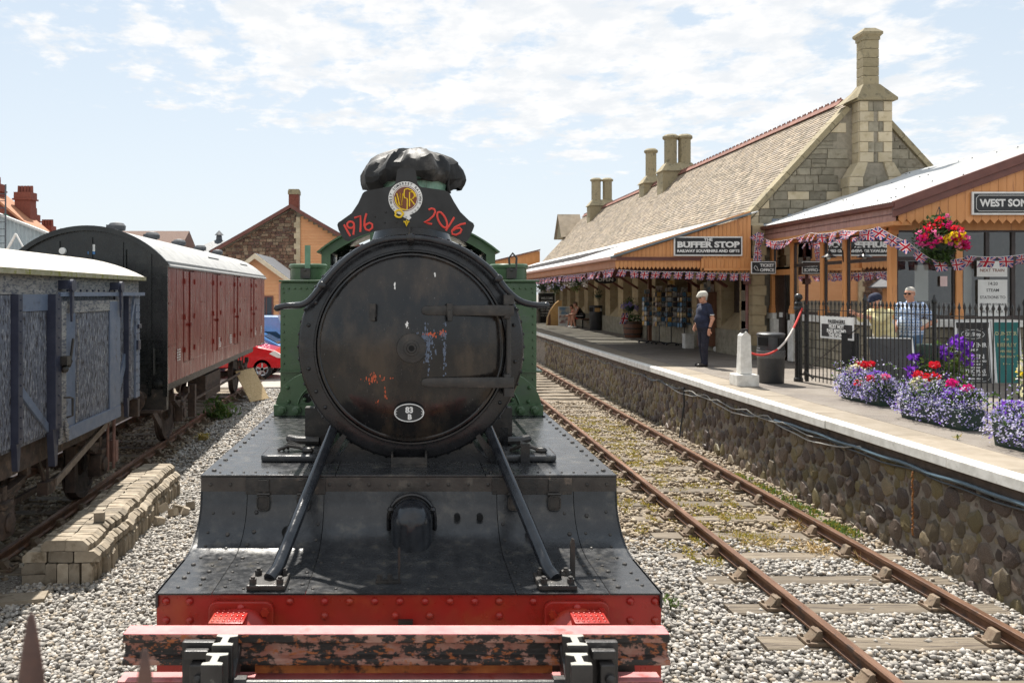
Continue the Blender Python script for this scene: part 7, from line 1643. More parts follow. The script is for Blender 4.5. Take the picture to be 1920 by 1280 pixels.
# ------------------------------------------------------------------ iron fence and gate
FP = [(7.62,15.5),(7.74,13.55),(7.50,11.4),(7.26,9.4),(6.9,6.3)]
def picket(h=1.46):
    q = MB(); q.cyl((0,0,.06), (0,0,h), .0085, n=6); q.tube([(0,0,h-.01),(0,0,h+.03),(0,0,h+.055),(0,0,h+.13)], [.009,.011,.021,.001], 6); return q.mesh('picket', M_fence)
PK = picket()
fn = thing('iron_fence', 'black iron fence of spear topped bars along the platform', 'fence', (FP[1][0], FP[1][1], PZ)); gt = thing('iron_gate', 'black iron gate with diagonal brace between the ball topped post and the fence', 'gate', (FP[0][0], FP[0][1], PZ))
for k in range(4):
    a, b_ = Vector((*FP[k], 0)), Vector((*FP[k+1], 0)); par = gt if k == 0 else fn; o = Vector(par.location); d = b_-a; L = d.length; n = int(L/.122)
    for i in range(1, n): p = a+d*(i/n)-o; link('bar' if k == 0 else 'picket', PK, par, (p.x, p.y, 0))
    for z in (1.40, .14) if k else (1.40, .14, .16):
        q = MB(); q.bar((*(a-o).xy, z), (*(b_-o).xy, z), .035, .012); q.build('rail', M_fence, par)
    q = MB(); pw_ = .05 if k else .045; p = b_-o; q.cyl((p.x,p.y,0),(p.x,p.y,1.56), .028, n=10); q.tube([(p.x,p.y,1.56),(p.x,p.y,1.60),(p.x,p.y,1.70)], [.03,.04,.002], 8); q.build('fence_post' if k else 'gate_stile', M_fence, par)
q = MB(); q.bar((.01,-.10,.20),(.10,-1.85,1.15),.03,.012); q.tube([(-.02,-.12,.16),(-.06,-.3,.22),(-.02,-.5,.12)], .018, 6); q.build('brace', M_fence, gt)
q = MB(); q.cyl((.0,-.22,.03),(.0,-.22,1.5),.035,n=10); q.build('hinge_stile', M_fence, gt)
gp = thing('gate_post', 'thick black iron gate post topped with a ball finial', 'post', (FP[0][0]-.03, FP[0][1]+.05, PZ))
q = MB(); q.lathe([(.085,0),(.085,.06),(.068,.08),(.066,1.38),(.085,1.40),(.085,1.44),(.07,1.46),(.075,1.52),(.05,1.55),(.03,1.57)], 18); q.build('shaft', M_fence, gp); q = MB(); q.ball((0,0,1.635), .075, 16); q.build('ball_finial', M_fence, gp)
gsn = thing('gate_sign', 'white bordered notice with black bands fixed on the iron gate', 'sign', (7.665, 14.15, PZ+1.09), math.atan2(1.95,-.12)+PI)
q = MB(); q.box(-.68,.32,.022,.03,-.20,.20); q.build('plate', M_white, gsn); 
for body, z in (('PASSENGERS', .11), ('MUST NOT', .02), ('PASS BEYOND', -.06), ('THIS POINT', -.135)):
    me = text_mesh('lettering', body, .09, M_white if z < .1 else M_sign, .003, .001); link('lettering', me, gsn, (-.18, .018, z))
q = MB(); q.box(-.64,.28,.0195,.022,-.165,.065); q.build('black_band', M_sign, gsn)
lb = thing('letter_board', 'plain black panel hanging behind the gate bars under the notice', 'panel', (7.72, 14.0, PZ)); q = MB(); q.prism([(-.12,.42),(.16,.34),(.16,1.02),(-.12,1.02)], -.02, .02, 'y'); q.build('panel', M_sign, lb, (0,0,0), (0,0,-.9)); q = MB(); q.box(-.05,.0,.0,.04,0,.5); q.build('leg', M_fence, lb)
# rope from white post to the gate post
t = thing('barrier_rope', 'red and white rope sagging from the white post past the bin to the gate post', 'rope', (6.3,14.95,PZ+.72))
pa, pb = Vector((6.35,14.92,PZ+.62)), Vector((7.60,15.42,PZ+1.42)); o = t.location; P = []
for i in range(31): f = i/30; P.append(pa.lerp(pb, f)-Vector((0,.24*math.sin(PI*f)*(1-.25*f),.36*4*f*(1-f)*(1.0-.35*f)))-o)
for i0, i1, mt in ((0,13,M_rope_r),(13,23,M_rope_w),(23,30,M_rope_r)): q = MB(); q.tube(P[i0:i1+1], .019, 8); q.build('rope_length', mt, t)
# white post on block
t = thing('white_post', 'white square wooden post with pointed cap standing on a white block at the platform edge', 'post', (6.24, 14.85, PZ))
q = MB(); q.box(-.205,.205,-.18,.18,0,.215); q.build('block', M_offwhite, t, bevel=.015)
q = MB(); q.add([(-.108,-.10,.225),(.108,-.10,.225),(.108,.10,.225),(-.108,.10,.225),(-.085,-.09,.93),(.085,-.09,.93),(.085,.09,.93),(-.085,.09,.93),(0,-.1,1.01),(0,.1,1.01)], [(0,1,5,4),(1,2,6,5),(2,3,7,6),(3,0,4,7),(4,5,8),(6,7,9),(5,6,9,8),(7,4,8,9)]); q.build('post', M_offwhite, t, bevel=.006)
q = MB(); q.box(-.05,.05,-.05,.05,.98,1.05); q.build('cap_fitting', M_iron, t)
# bins
def bin_(label, x, y, r=.245, h=.96, bag=True):
    t = thing('litter_bin', label, 'bin', (x, y, PZ)); q = MB(); q.lathe([(r*.90,0),(r*.95,.02),(r,h*.64),(r*1.02,h*.66),(r*1.02,h*.69),(r*.98,h*.70),(r*.98,h*.93),(r*1.05,h*.945),(r*1.05,h*.975),(r*.9,h),(0,h)], 32); q.build('body', M_bin, t)
    for a in (-150, -60): q = MB(); a_ = R(a); q.prism([(-.10,h*.75),(.10,h*.75),(.10,h*.91),(-.10,h*.91)], -r*1.0, -r*.9, 'y', 0, Matrix.Rotation(a_+R(90), 4, 'Z')); q.build('opening', bpy.data.materials['hole_black'], t)
    if bag: q = MB(); q.lathe([(r*1.0,h*.50),(r*1.05,h*.54),(r*1.03,h*.58),(r*1.06,h*.64),(r*1.01,h*.66)], 32); q.build('liner', M_bag, t)
    return t
bin_('dark grey round litter bin with bag next to the white post', 6.94, 15.3); 
fbn = bin_('far black litter bin by the wall beside the bench', 8.78, 37.4, .30, 1.15, False); q = MB(); q.box(-.12,.12,-.32,-.30,.86,1.03); q.build('gold_plate', M_pine, fbn); q = MB(); q.box(.15,.19,-.30,-.28,.88,1.02); q.build('white_tag', M_paper, fbn)
# postcard racks
PC = P_post+[plain('card_white', (.62,.62,.58), .5), plain('card_blue', (.12,.28,.45), .5), plain('card_dark', (.06,.06,.065), .5)]
def rack(label, x, y, h, rz, w=.30):
    t = thing('postcard_rack', label, 'postcard rack', (x, y, PZ), rz, 'postcard racks outside the shop'); q = MB(); q.cyl((0,0,.08),(0,0,h),.018,n=8); q.build('pole', M_fence, t)
    q = MB()
    for k in range(4): a_ = PI/4+PI/2*k; q.bar((0,0,.08),(.26*math.cos(a_),.26*math.sin(a_),.06),.03,.03); q.ball((.27*math.cos(a_),.27*math.sin(a_),.035),.035,8)
    q.build('base', M_fence, t); wf = MB(); cd = MB(); z = .62
    while z < h-.12:
        for k in range(4):
            M_ = Matrix.Rotation(PI/2*k, 4, 'Z')
            for i in (-1, 1):
                p = [M_ @ Vector(v) for v in ((i*w*.27-.062,-w*.52,z),(i*w*.27+.062,-w*.52,z),(i*w*.27+.062,-w*.46,z+.135),(i*w*.27-.062,-w*.46,z+.135))]
                if random.random() > .08: cd.add(p, [(0,1,2,3)], random.randrange(len(PC)))
                wf.tube([M_ @ Vector((i*w*.27-.068,-w*.55,z+.03)), M_ @ Vector((i*w*.27+.068,-w*.55,z+.03))], .005, 4)
        z += .165
    for k in range(4):
        M_ = Matrix.Rotation(PI/2*k, 4, 'Z')
        for xx in (-.5,0,.5): wf.tube([M_ @ Vector((xx*w,-w*.5,.58)), M_ @ Vector((xx*w,-w*.5,h-.05))], .006, 4)
    wf.build('wire_frame', M_fence, t); stuff(cd.build('postcards', PC, t)); q = MB(); q.box(-.11,.11,-.01,.01,h-.02,h+.12); q.build('header_card', random.choice(P_post), t)
rack('leftmost slim postcard rack by the wooden canopy post', 8.25, 27.6, 1.72, .4, .24); rack('second postcard rack from the left with blue cards at the bottom', 8.45, 26.9, 1.84, .1); rack('tallest postcard rack in the middle with a header card', 8.72, 26.5, 2.02, -.1, .32); rack('half empty postcard rack at the right end by the shop door', 8.95, 25.9, 1.78, .15, .34)
t = thing('display_cabinet', 'dark wooden display cabinet on white castors beside the standing man', 'cabinet', (8.86, 23.7, PZ))
q = MB(); q.box(-.22,.22,-.22,.22,.16,1.75); q.build('case', M_wood, t, bevel=.01)
for z in (.5,.85,1.2,1.5): q = MB(); q.box(-.19,.19,-.235,-.215,z,z+.025); q.build('shelf', M_wood, t)
for x in (-.18,.18): q = MB(); q.cyl((x,-.20,.08),(x,-.25,.08),.08,n=14); q.build('castor', M_white, t)
for k in range(4): q = MB(); q.box(-.2+.1*k,-.12+.1*k,-.05,.0,1.75,1.98+.05*(k % 3)); q.build('leaflet', P_post[k], t)
t = thing('white_crate', 'small white box on the platform between the postcard racks and cabinet', 'box', (8.72, 24.9, PZ)); q = MB(); q.box(-.14,.14,-.14,.14,0,.45); q.build('box', M_offwhite, t, bevel=.01); q = MB(); q.box(-.145,.145,-.145,.145,.42,.46); q.build('lid', M_offwhite, t)
t = thing('barrel_planter', 'half barrel planter with dark plants and a small flag by the shop wall', 'planter', (8.72, 31.0, PZ)); q = MB(); q.lathe([(.30,0),(.36,.2),(.38,.42),(.36,.62),(.33,.62)], 20); q.build('barrel', M_wood, t)
for z in (.12,.34,.54): q = MB(); q.lathe([(.345+.02*(z > .3),z),(.36+.025*(z > .3),z),(.36+.025*(z > .3),z+.05),(.345,z+.05)], 20); q.build('hoop', M_iron, t)
stuff(leafcloud('plants', blob(260, (0,0,.72), (.38,.38,.22), .55, .3), .09, M_leaf[:3], .5, None, t, .5)); link('flag', FL[2], t, (-.36,-.2,.95), (0,0,.6)).scale = (1.4,1.4,2.2)
# oval OPEN sign and other little signs
t = thing('open_sign', 'oval black OPEN sign hanging under the canopy', 'sign', (8.0, 32.4, 3.36)); q = MB(); q.prism([(.44*math.cos(2*PI*i/32), .16*math.sin(2*PI*i/32)) for i in range(32)], 0, .03, 'y'); q.build('oval', M_sign, t); lettering(t, 'OPEN', .19, M_white, 0, -.004, 0, .004, .62); q = MB(); q.bar((-.3,.015,.1),(-.3,.015,.3),.01,.01); q.bar((.3,.015,.1),(.3,.015,.3),.01,.01); q.build('hook', M_fence, t)
def aboard(label, x, y, rz, w, h, face, frame, lines, tilt=.16, mt=M_white, double=True):
    t = thing('a_board', label, 'notice board', (x, y, PZ), rz); M0 = Matrix.Rotation(-tilt, 4, 'X')
    q = MB(); q.box(-w/2, w/2, 0, .018, 0, h, 0, M0); q.build('panel', face, t); q = MB()
    for a in (-w/2-.012, w/2+.012): q.box(a-.022, a+.022, -.008, .03, 0, h+.02, 0, M0)
    q.box(-w/2, w/2, -.006, .028, h-.02, h+.02, 0, M0); q.build('frame', frame, t)
    if double:
        q = MB(); b_ = Matrix.Translation((0, 2*h*math.sin(tilt)*.95, 0)) @ Matrix.Rotation(tilt, 4, 'X'); q.box(-w/2, w/2, -.018, 0, 0, h, 0, b_); q.build('back_panel', face, t)
    for body, s_, z, wd in lines:
        me = text_mesh('lettering', body, s_, mt, .002, .0008); xs_ = [v.co.x for v in me.vertices]
        if wd: me.transform(Matrix.Diagonal((wd/(max(xs_)-min(xs_)),1,1,1)))
        o = link('lettering', me, t, M0 @ Vector((0,-.004,z)), (-tilt,0,0))
    return t
sb_ = aboard('black souvenir shop board with white lettering and OPEN THOMAS lines behind the railings', 10.83, 15.25, 0, .62, 1.16, M_sign, M_white, [('WELCOME TO', .085, 1.06, .46), ('Gift Shop', .10, .93, .30), ('SOUVENIR', .12, .72, .50), ('SHOP', .06, .63, .16), ('OPEN', .12, .50, .38), ('GIFTS - BOOKS - CARDS', .05, .415, .50), ('SOUVENIRS ETC', .045, .355, .30), ('and a large', .04, .30, .2), ('THOMAS', .10, .225, .40), ('THE TANK ENGINE', .05, .155, .48), ('Selection', .05, .085, .26)], .10)
q = MB(); M0 = Matrix.Rotation(-.10, 4, 'X'); q.tube([M0 @ Vector((.22*math.cos(2*PI*i/28), -.004, .93+.085*math.sin(2*PI*i/28))) for i in range(29)], .005, 4); q.build('oval_border', M_white, sb_)
q = MB(); p_ = rounded(.56, 1.08, .07, 1); pts = [M0 @ Vector((x, -.004, .575+z)) for x, z in p_]; q.tube(pts+[pts[0]], .004, 4); q.build('line_border', M_white, sb_)
M_teal = plain('teal_poster', (.015,.16,.15), .5)
aboard('green event poster board with DUNSTER line beside the black souvenir board', 11.50, 15.3, -.05, .46, 1.16, M_teal, M_white, [('VISIT THE', .05, 1.06, .3), ('DUNSTER', .10, .94, .40), ('AND', .05, .83, .1), ('MEDLEY', .10, .72, .36), ('MUSIC', .06, .60, .3), ('SUNDAY', .06, .50, .3), ('10 - 4', .05, .36, .2)], .10, M_cream)
lbd = thing('leaning_board', 'blank black board with white edges leaning behind the gate', 'board', (8.14, 13.4, PZ), -.25); M0 = Matrix.Rotation(-.30, 4, 'X'); q = MB(); q.box(-.30,.34,0,.02,0,.98,0,M0); q.build('panel', mat('dull_black_board', (.03,.03,.032), (.05,.05,.05), sc=4, rough=.5), lbd); q = MB(); q.box(.34,.37,-.01,.03,0,1.0,0,M0); q.box(-.33,.37,-.01,.03,.98,1.0,0,M0); q.build('edge', M_white, lbd)
aboard('white framed chalkboard full of writing at the far end of the platform', 8.15, 46.9, 0, .95, 1.75, M_sign, M_white, [('WELCOME', .2, 1.42, .7), ('STATION', .16, 1.22, .7), ('REFRESHMENTS', .12, 1.04, .8), ('SANDWICHES', .12, .88, .75), ('HOT DRINKS', .12, .72, .75), ('CREAM TEAS', .12, .56, .75), ('ICE CREAM', .12, .40, .7)], .03, double=False)
t = thing('milk_churn', 'grey metal milk churn beside the chalkboard', 'churn', (7.45, 46.5, PZ)); q = MB(); q.lathe([(.24,0),(.25,.55),(.17,.75),(.16,.85),(.20,.92),(.1,.96),(0,.97)], 20); q.build('churn', mat('dull_aluminium', (.36,.35,.33), (.28,.27,.26), sc=5, rough=.4, metal=.6), t)
t = thing('boat_shelf', 'pale wooden shelf shaped like an upright boat prow on the platform', 'shelf', (7.95, 43.1, PZ)); q = MB(); q.prism([(-.48,0),(.30,0),(.30,1.32),(.18,1.34),(-.05,1.15),(-.30,.80),(-.45,.40)], -.2, .2, 'y'); q.build('panel', M_pine, t); q = MB(); q.prism([(-.45,.02),(-.30,.02),(-.30,.60),(-.40,.55)], -.21, -.20, 'y'); q.build('shelf_slot', M_wood, t)
t = thing('poster_stand', 'blue and white poster board leaning on the boat shaped shelf', 'poster', (8.28, 42.4, PZ)); q = MB(); q.box(-.30,.30,-.02,.02,0,1.02,0,Matrix.Rotation(-.1,4,'X')); q.build('board', M_paper, t); q = MB(); q.box(-.26,.26,-.026,-.021,.60,.98,0,Matrix.Rotation(-.1,4,'X')); q.build('print', P_post[2], t); q = MB(); q.box(-.26,.26,-.026,-.021,.12,.56,0,Matrix.Rotation(-.1,4,'X')); q.build('print', P_post[3], t)
# bench
bn = thing('bench', 'brown platform bench with iron legs carrying the seated person', 'bench', (8.80, 40.2, PZ)); 
for k in range(4): q = MB(); q.box(-.26+.125*k, -.15+.125*k, -.95, .95, .43, .46); q.build('seat_slat', M_wood, bn)
for k in range(3): q = MB(); q.box(.27+.02*k,.29+.02*k,-.95,.95,.55+.13*k,.65+.13*k); q.build('back_slat', M_wood, bn)
for y in (-.8,.8): 
    q = MB(); q.bar((-.22,y,0),(-.2,y,.43),.05,.05); q.bar((.22,y,0),(.26,y,.45),.05,.05); q.bar((.26,y,.45),(.34,y,.95),.05,.04); q.bar((-.22,y,.41),(.26,y,.41),.04,.04); q.build('bench_leg', M_fence, bn)

# ------------------------------------------------------------------ people: one smooth body surface each, clothes as their own skins
def sdf_mesh(name, caps, mt, res=.012, k=.022, cuts=(), parent=None):
    caps = [(np.array(a, float), np.array(b_, float), ra, rb, (kk if kk is not None else k)) for (a, b_, ra, rb, kk) in [c if len(c) == 5 else (*c, None) for c in caps]]
    lo = np.min([np.minimum(a-ra, b_-rb) for a, b_, ra, rb, _ in caps], 0)-.03; hi = np.max([np.maximum(a+ra, b_+rb) for a, b_, ra, rb, _ in caps], 0)+.03
    n = np.ceil((hi-lo)/res).astype(int)+1; D = np.full(n, .2, np.float32); ax = [lo[i]+res*np.arange(n[i]) for i in range(3)]
    for a, b_, ra, rb, kk in caps:
        mg = .06+kk; l = np.minimum(a-ra, b_-rb)-mg; h = np.maximum(a+ra, b_+rb)+mg
        i0 = np.maximum(0, np.floor((l-lo)/res).astype(int)); i1 = np.minimum(n, np.ceil((h-lo)/res).astype(int)+1)
        X, Y, Z = np.meshgrid(ax[0][i0[0]:i1[0]], ax[1][i0[1]:i1[1]], ax[2][i0[2]:i1[2]], indexing='ij'); d = b_-a; L2 = d@d+1e-12
        T = np.clip(((X-a[0])*d[0]+(Y-a[1])*d[1]+(Z-a[2])*d[2])/L2, 0, 1)
        q = np.sqrt((X-a[0]-T*d[0])**2+(Y-a[1]-T*d[1])**2+(Z-a[2]-T*d[2])**2)-(ra+(rb-ra)*T)
        S = D[i0[0]:i1[0], i0[1]:i1[1], i0[2]:i1[2]]; hh = np.clip(.5+.5*(S-q)/kk, 0, 1); D[i0[0]:i1[0], i0[1]:i1[1], i0[2]:i1[2]] = S*(1-hh)+q*hh-kk*hh*(1-hh)
    X, Y, Z = np.meshgrid(*ax, indexing='ij')
    for (nx_, ny_, nz_, c) in cuts: D = np.maximum(D, nx_*X+ny_*Y+nz_*Z-c)
    ins = D < 0; cell = np.zeros(n-1, np.int32); cnt = np.zeros(n-1); P = np.zeros((*(n-1), 3)); 
    off = [(i, j, l) for i in (0,1) for j in (0,1) for l in (0,1)]; sl = lambda o: tuple(slice(o[i], n[i]-1+o[i]) for i in range(3))
    for a in off:
        for i in range(3):
            if a[i]: continue
            b_ = list(a); b_[i] = 1; b_ = tuple(b_); da, db = D[sl(a)], D[sl(b_)]; cr = (da < 0) != (db < 0); t = np.where(cr, da/(da-db+1e-12), 0)
            for q in range(3): P[..., q] += np.where(cr, a[q]+(t if q == i else 0), 0)
            cnt += cr
    act = cnt > 0; idx = -np.ones(n-1, int); idx[act] = np.arange(act.sum()); ijk = np.argwhere(act); V = lo+res*(ijk+P[act]/cnt[act][:,None]); F = []
    for i in range(3):
        j, l = (i+1) % 3, (i+2) % 3; a0 = [slice(1, n[q]-1) for q in range(3)]; a0[i] = slice(0, n[i]-1); a1 = list(a0); a1[i] = slice(1, n[i])
        A, B_ = ins[tuple(a0)], ins[tuple(a1)]; e_ = np.argwhere(A != B_); flip = A[tuple(e_.T)]; base_ = e_.copy(); base_[:, j] += 1; base_[:, l] += 1
        def cc(dj, dl): q = base_.copy(); q[:, j] -= dj; q[:, l] -= dl; return idx[tuple(q.T)]
        Q = np.stack([cc(1,1), cc(0,1), cc(0,0), cc(1,0)], 1); Q[~flip] = Q[~flip][:, ::-1]; F.append(Q)
    F = np.concatenate(F); F = F[(F >= 0).all(1)]
    return link(name, np_mesh(name, V, F, mt, None, True), parent)
def limb(*p): return [(p[i][0], p[i+1][0], p[i][1], p[i+1][1]) for i in range(len(p)-1)]
def hand(w, d, s=1, curl=.5):
    """palm, four bent fingers and a thumb from wrist w along direction d"""
    w = Vector(w); d = Vector(d).normalized(); side = d.cross(Vector((1,0,0))).normalized(); nrm = side.cross(d).normalized()*s; out = []
    for k, (off, L) in enumerate(((-.028,.066),(-.009,.076),(.010,.071),(.027,.054))):
        b0 = w+d*.025+side*off*.7; b1 = w+d*.092+side*off; m_ = b1+d*L*.5+nrm*L*.22*curl; e_ = m_+d*L*.35+nrm*L*.45*curl
        out += [(b0, b1, .016, .0125, .012), (b1, m_, .0105, .0098, .004), (m_, e_, .0098, .008, .004)]
    t0 = w+d*.03-side*.022; t1 = w+d*.065-side*.052+nrm*.012; t2 = t1+d*.035-side*.006+nrm*.012
    return out+[(t0, t1, .016, .012, .01), (t1, t2, .012, .009, .004)]
def head(c, f=(0,-1,0), s=1.0):
    """skull, jaw, nose, brow, chin, ears; f points where the face looks"""
    c = Vector(c); f = Vector(f).normalized(); u = Vector((0,0,1)); u = (u-f*u.dot(f)).normalized(); r = f.cross(u)
    def p(a, b_, q): return c+r*a*s+f*b_*s+u*q*s
    out = [(p(0,-.02,.035), p(0,.012,.03), .078*s, .074*s, .03), (p(0,.02,-.03), p(0,.035,-.07), .062*s, .042*s, .03), (p(-.03,.03,-.06), p(.03,.03,-.06), .035*s, .035*s, .02), (p(0,.085,.015), p(0,.104,-.022), .009*s, .014*s, .010), (p(-.035,.072,.030), p(.035,.072,.030), .014*s, .014*s, .012), (p(0,.070,-.095), p(0,.068,-.09), .020*s, .02*s, .02), (p(-.018,.080,-.052), p(.018,.080,-.052), .009*s, .009*s, .006), (p(-.018,.078,-.066), p(.018,.078,-.066), .010*s, .010*s, .006)]
    for e_ in (-1, 1): out += [(p(e_*.078,-.008,.022), p(e_*.080,-.004,-.022), .012*s, .009*s, .006), (p(e_*.045,.055,-.02), p(e_*.045,.05,-.03), .025*s, .022*s, .03)]
    return out, p
def face_bits(t, p, glasses=True, s=1.0):
    for e_ in (-1, 1):
        q = MB(); q.ball(p(e_*.032,.082,.012), .010*s, 8); q.build('eye', M_paper, t)
    if glasses:
        q = MB()
        for e_ in (-1, 1): q.ball(p(e_*.036,.090,.010), .026*s, 10, 0, 1, .5, .75)
        q.tube([p(-.06,.085,.018), p(0,.100,.018), p(.06,.085,.018)], .005*s, 5)
        for e_ in (-1, 1): q.tube([p(e_*.06,.085,.018), p(e_*.082,.0,.018)], .004*s, 5)
        q.build('sunglasses', M_lens, t)
    q = MB(); q.tube([p(-.022,.086,-.059), p(0,.091,-.059), p(.022,.086,-.059)], .003, 4); q.build('mouth', mat('lip', (.33,.11,.09), rough=.5) if 'lip' not in bpy.data.materials else bpy.data.materials['lip'], t)
def legs(stance=.09, knee=.015, step=(0,0)):
    L = {}
    for e_, st_ in ((-1, step[0]), (1, step[1])): L[e_] = dict(hip=(e_*.088,.0,.90), knee=(e_*(stance+.01),-knee+st_*.5,.49), ankle=(e_*stance,.02+st_,.085), toe=(e_*(stance+.02),-.15+st_,.035), heel=(e_*stance,.045+st_,.04))
    return L
def leg_caps(L, g=0.0, ankle=True): 
    out = []
    for e_ in (-1, 1): out += limb((L[e_]['hip'],.095+g),(L[e_]['knee'],.062+g*1.1),((L[e_]['ankle'][0],L[e_]['ankle'][1],.10),.045+g*1.5))
    return out
def shoes(t, L, mt):
    for e_ in (-1, 1):
        h_, to = L[e_]['heel'], L[e_]['toe']; sdf_mesh('shoe', [(h_, to, .045, .040), ((h_[0],h_[1]-.02,.08), (h_[0],h_[1]-.01,.06), .045, .045), ((to[0],to[1],.035), (to[0],to[1]-.02,.03), .04, .034)], mt, .011, .02, ((0,0,-1,0),), t)
def person_std(label, loc, rz, shirt, trouser, arms, torso, hd_c, look, sleeve=.55, cap=None, hair=None, glasses=True, shoe=None, hem=.90, step=(0,0), short=False, scale=1.0):
    t = thing('person', label, 'person', loc, rz, None); t.scale = (scale,)*3; L = legs(step=step); hc, p = head(hd_c, look)
    pel, wst, chs, nk = torso; body = leg_caps(L)+[(L[e_]['heel'], L[e_]['toe'], .036, .030) for e_ in (-1, 1)]
    tor = [((-.07,pel[1],pel[2]),(.07,pel[1],pel[2]),.125,.125), (wst,pel,.15,.14), ((wst[0]-.06,wst[1],wst[2]),(wst[0]+.06,wst[1],wst[2]),.13,.13), ((chs[0]-.075,chs[1],chs[2]),(chs[0]+.075,chs[1],chs[2]),.125,.125), (chs,wst,.14,.14), ((nk[0]-.10,nk[1]+.0,nk[2]-.085),(nk[0]+.10,nk[1],nk[2]-.085),.072,.072)]
    body += tor+[(nk, Vector(hd_c)-Vector((0,-.0,.04)), .060, .056)]+hc; ac = []
    for (sh, el, wr, hdir) in arms: body += limb((sh,.062),(el,.045),(wr,.030))+hand(wr, hdir, 1); ac.append((sh, el, wr))
    b_ = sdf_mesh('body', body, M_skin, .0115, .022, (), t)
    g = .013; sc_ = [(a, c, ra+g, rb+g) for (a, c, ra, rb) in tor]+[((-.05,pel[1],hem+.03),(.05,pel[1],hem+.03),.145,.145)]
    for sh, el, wr in ac:
        s_ = Vector(sh); e_ = Vector(el); w_ = Vector(wr)
        if sleeve <= 1: sc_.append((s_, s_.lerp(e_, sleeve), .075, .064))
        else: sc_ += limb((s_,.073),(e_,.058),(e_.lerp(w_, sleeve-1),.044))
    sdf_mesh('shirt', sc_, shirt, .0125, .02, ((0,0,-1,-hem),(0,0,1,nk[2]+.012)), t)
    tc = leg_caps(L, .012)+[((-.06,pel[1],.93),(.06,pel[1],.93),.138,.138)]+[((L[e_]['ankle'][0],L[e_]['ankle'][1],.07),(L[e_]['ankle'][0],L[e_]['ankle'][1]-.02,.06),.062,.060) for e_ in (-1,1)]
    sdf_mesh('trousers', tc, trouser, .0125, .022, ((0,0,-1,-.045),(0,0,1,1.0)), t); shoes(t, L, shoe or M_shoe); face_bits(t, p, glasses)
    if hair: 
        hcaps = [(p(0,-.030,.055), p(0,.005,.062), .080, .070), (p(0,-.05,.0), p(0,-.055,-.05), .066, .045)]; sdf_mesh('hair', hcaps, hair, .010, .02, (), t)
    if cap:
        sdf_mesh('cap', [(p(0,-.035,.066), p(0,.03,.076), .094, .084), (p(0,.08,.062), p(0,.125,.042), .052, .034), (p(-.045,.10,.048), p(.045,.10,.048), .022, .022)], cap, .010, .025, (), t)
    q = MB(); q.tube([Vector(nk)+Vector((.075*math.cos(a), .075*math.sin(a), .012-.03*max(0,-math.sin(a)))) for a in [2*PI*i/16 for i in range(17)]], .014, 6); q.build('collar', shirt, t)
    return t
man = person_std('elderly man standing on the platform in flat cap, sunglasses, navy polo shirt and dark trousers', (6.93, 18.72, PZ), R(-80), M_navy, M_trouser,
    [((.185,.0,1.40),(.245,.07,1.12),(.235,-.01,.88),(.0,-.12,-1)), ((-.185,.0,1.40),(-.235,.03,1.12),(-.16,-.14,.95),(.2,-.3,-.6))],
    ((0,.0,.97),(0,-.055,1.10),(0,-.01,1.28),(0,.015,1.47)), (0,-.035,1.61), (0,-1,-.12), .62, M_cap, M_hairw, True, None, .91, (.03,-.05))
for e_, (x, y) in (((1), (.225,.05)),):
    q = MB(); q.lathe([(.066,0),(.067,.018),(.060,.02)], 14, Matrix.Translation((x, y+.0, 1.205))); q.build('white_sleeve_trim', M_white, man)
q = MB(); q.tube([(-.16,-.14,.95),(-.14,-.20,1.08),(-.11,-.24,1.2),(-.16,-.2,1.32),(-.2,-.12,1.2),(-.2,-.15,1.0)], .008, 6); q.build('camera_strap', M_iron, man)
q = MB(); q.lathe([(.036,0),(.037,.03)], 12, Matrix.Translation((.238,.0,.90))); q.build('wristband', M_lens, man)
def check_mat():
    m = mat('blue_check_shirt', (.42,.52,.68), (.48,.57,.72), sc=5, rough=.9, bump=.3, bsc=14); nt = m.node_tree; N = nt.nodes; L = nt.links; b = N['Principled BSDF']; src = b.inputs['Base Color'].links[0].from_socket
    tc = N.new('ShaderNodeTexCoord'); s = N.new('ShaderNodeSeparateXYZ'); L.new(tc.outputs['Object'], s.inputs[0])
    def stripe(o, sc_, th):
        a = N.new('ShaderNodeMath'); a.operation = 'MULTIPLY'; a.inputs[1].default_value = sc_; L.new(o, a.inputs[0]); f = N.new('ShaderNodeMath'); f.operation = 'FRACT'; L.new(a.outputs[0], f.inputs[0]); g = N.new('ShaderNodeMath'); g.operation = 'LESS_THAN'; g.inputs[1].default_value = th; L.new(f.outputs[0], g.inputs[0]); return g.outputs[0]
    ad = N.new('ShaderNodeMath'); ad.operation = 'ADD'; L.new(s.outputs[0], ad.inputs[0]); L.new(s.outputs[1], ad.inputs[1])
    for o, c, th in ((s.outputs[2], (.10,.17,.34), .36), (ad.outputs[0], (.12,.20,.38), .34), (s.outputs[2], (.72,.74,.78), .14)):
        mx = N.new('ShaderNodeMixRGB'); L.new(stripe(o, 17, th), mx.inputs[0]); L.new(src, mx.inputs[1]); mx.inputs[2].default_value = C(*c); src = mx.outputs[0]
    L.new(src, b.inputs['Base Color']); return m
person_std('white haired man in blue check shirt and jeans with hand on hip behind the railings', (9.27, 14.75, PZ), R(-62), check_mat(), M_jeans,
    [((.19,.01,1.43),(.33,.13,1.17),(.19,-.02,1.03),(-.8,-.3,-.2)), ((-.185,-.01,1.43),(-.23,.0,1.16),(-.2,-.16,.95),(.0,-.4,-.8))],
    ((0,.0,.99),(0,-.045,1.12),(0,.0,1.31),(0,.01,1.50)), (0,-.03,1.645), (.1,-1,-.02), .75, None, M_hairw, True, None, .90, (.02,-.03), False, 1.03)
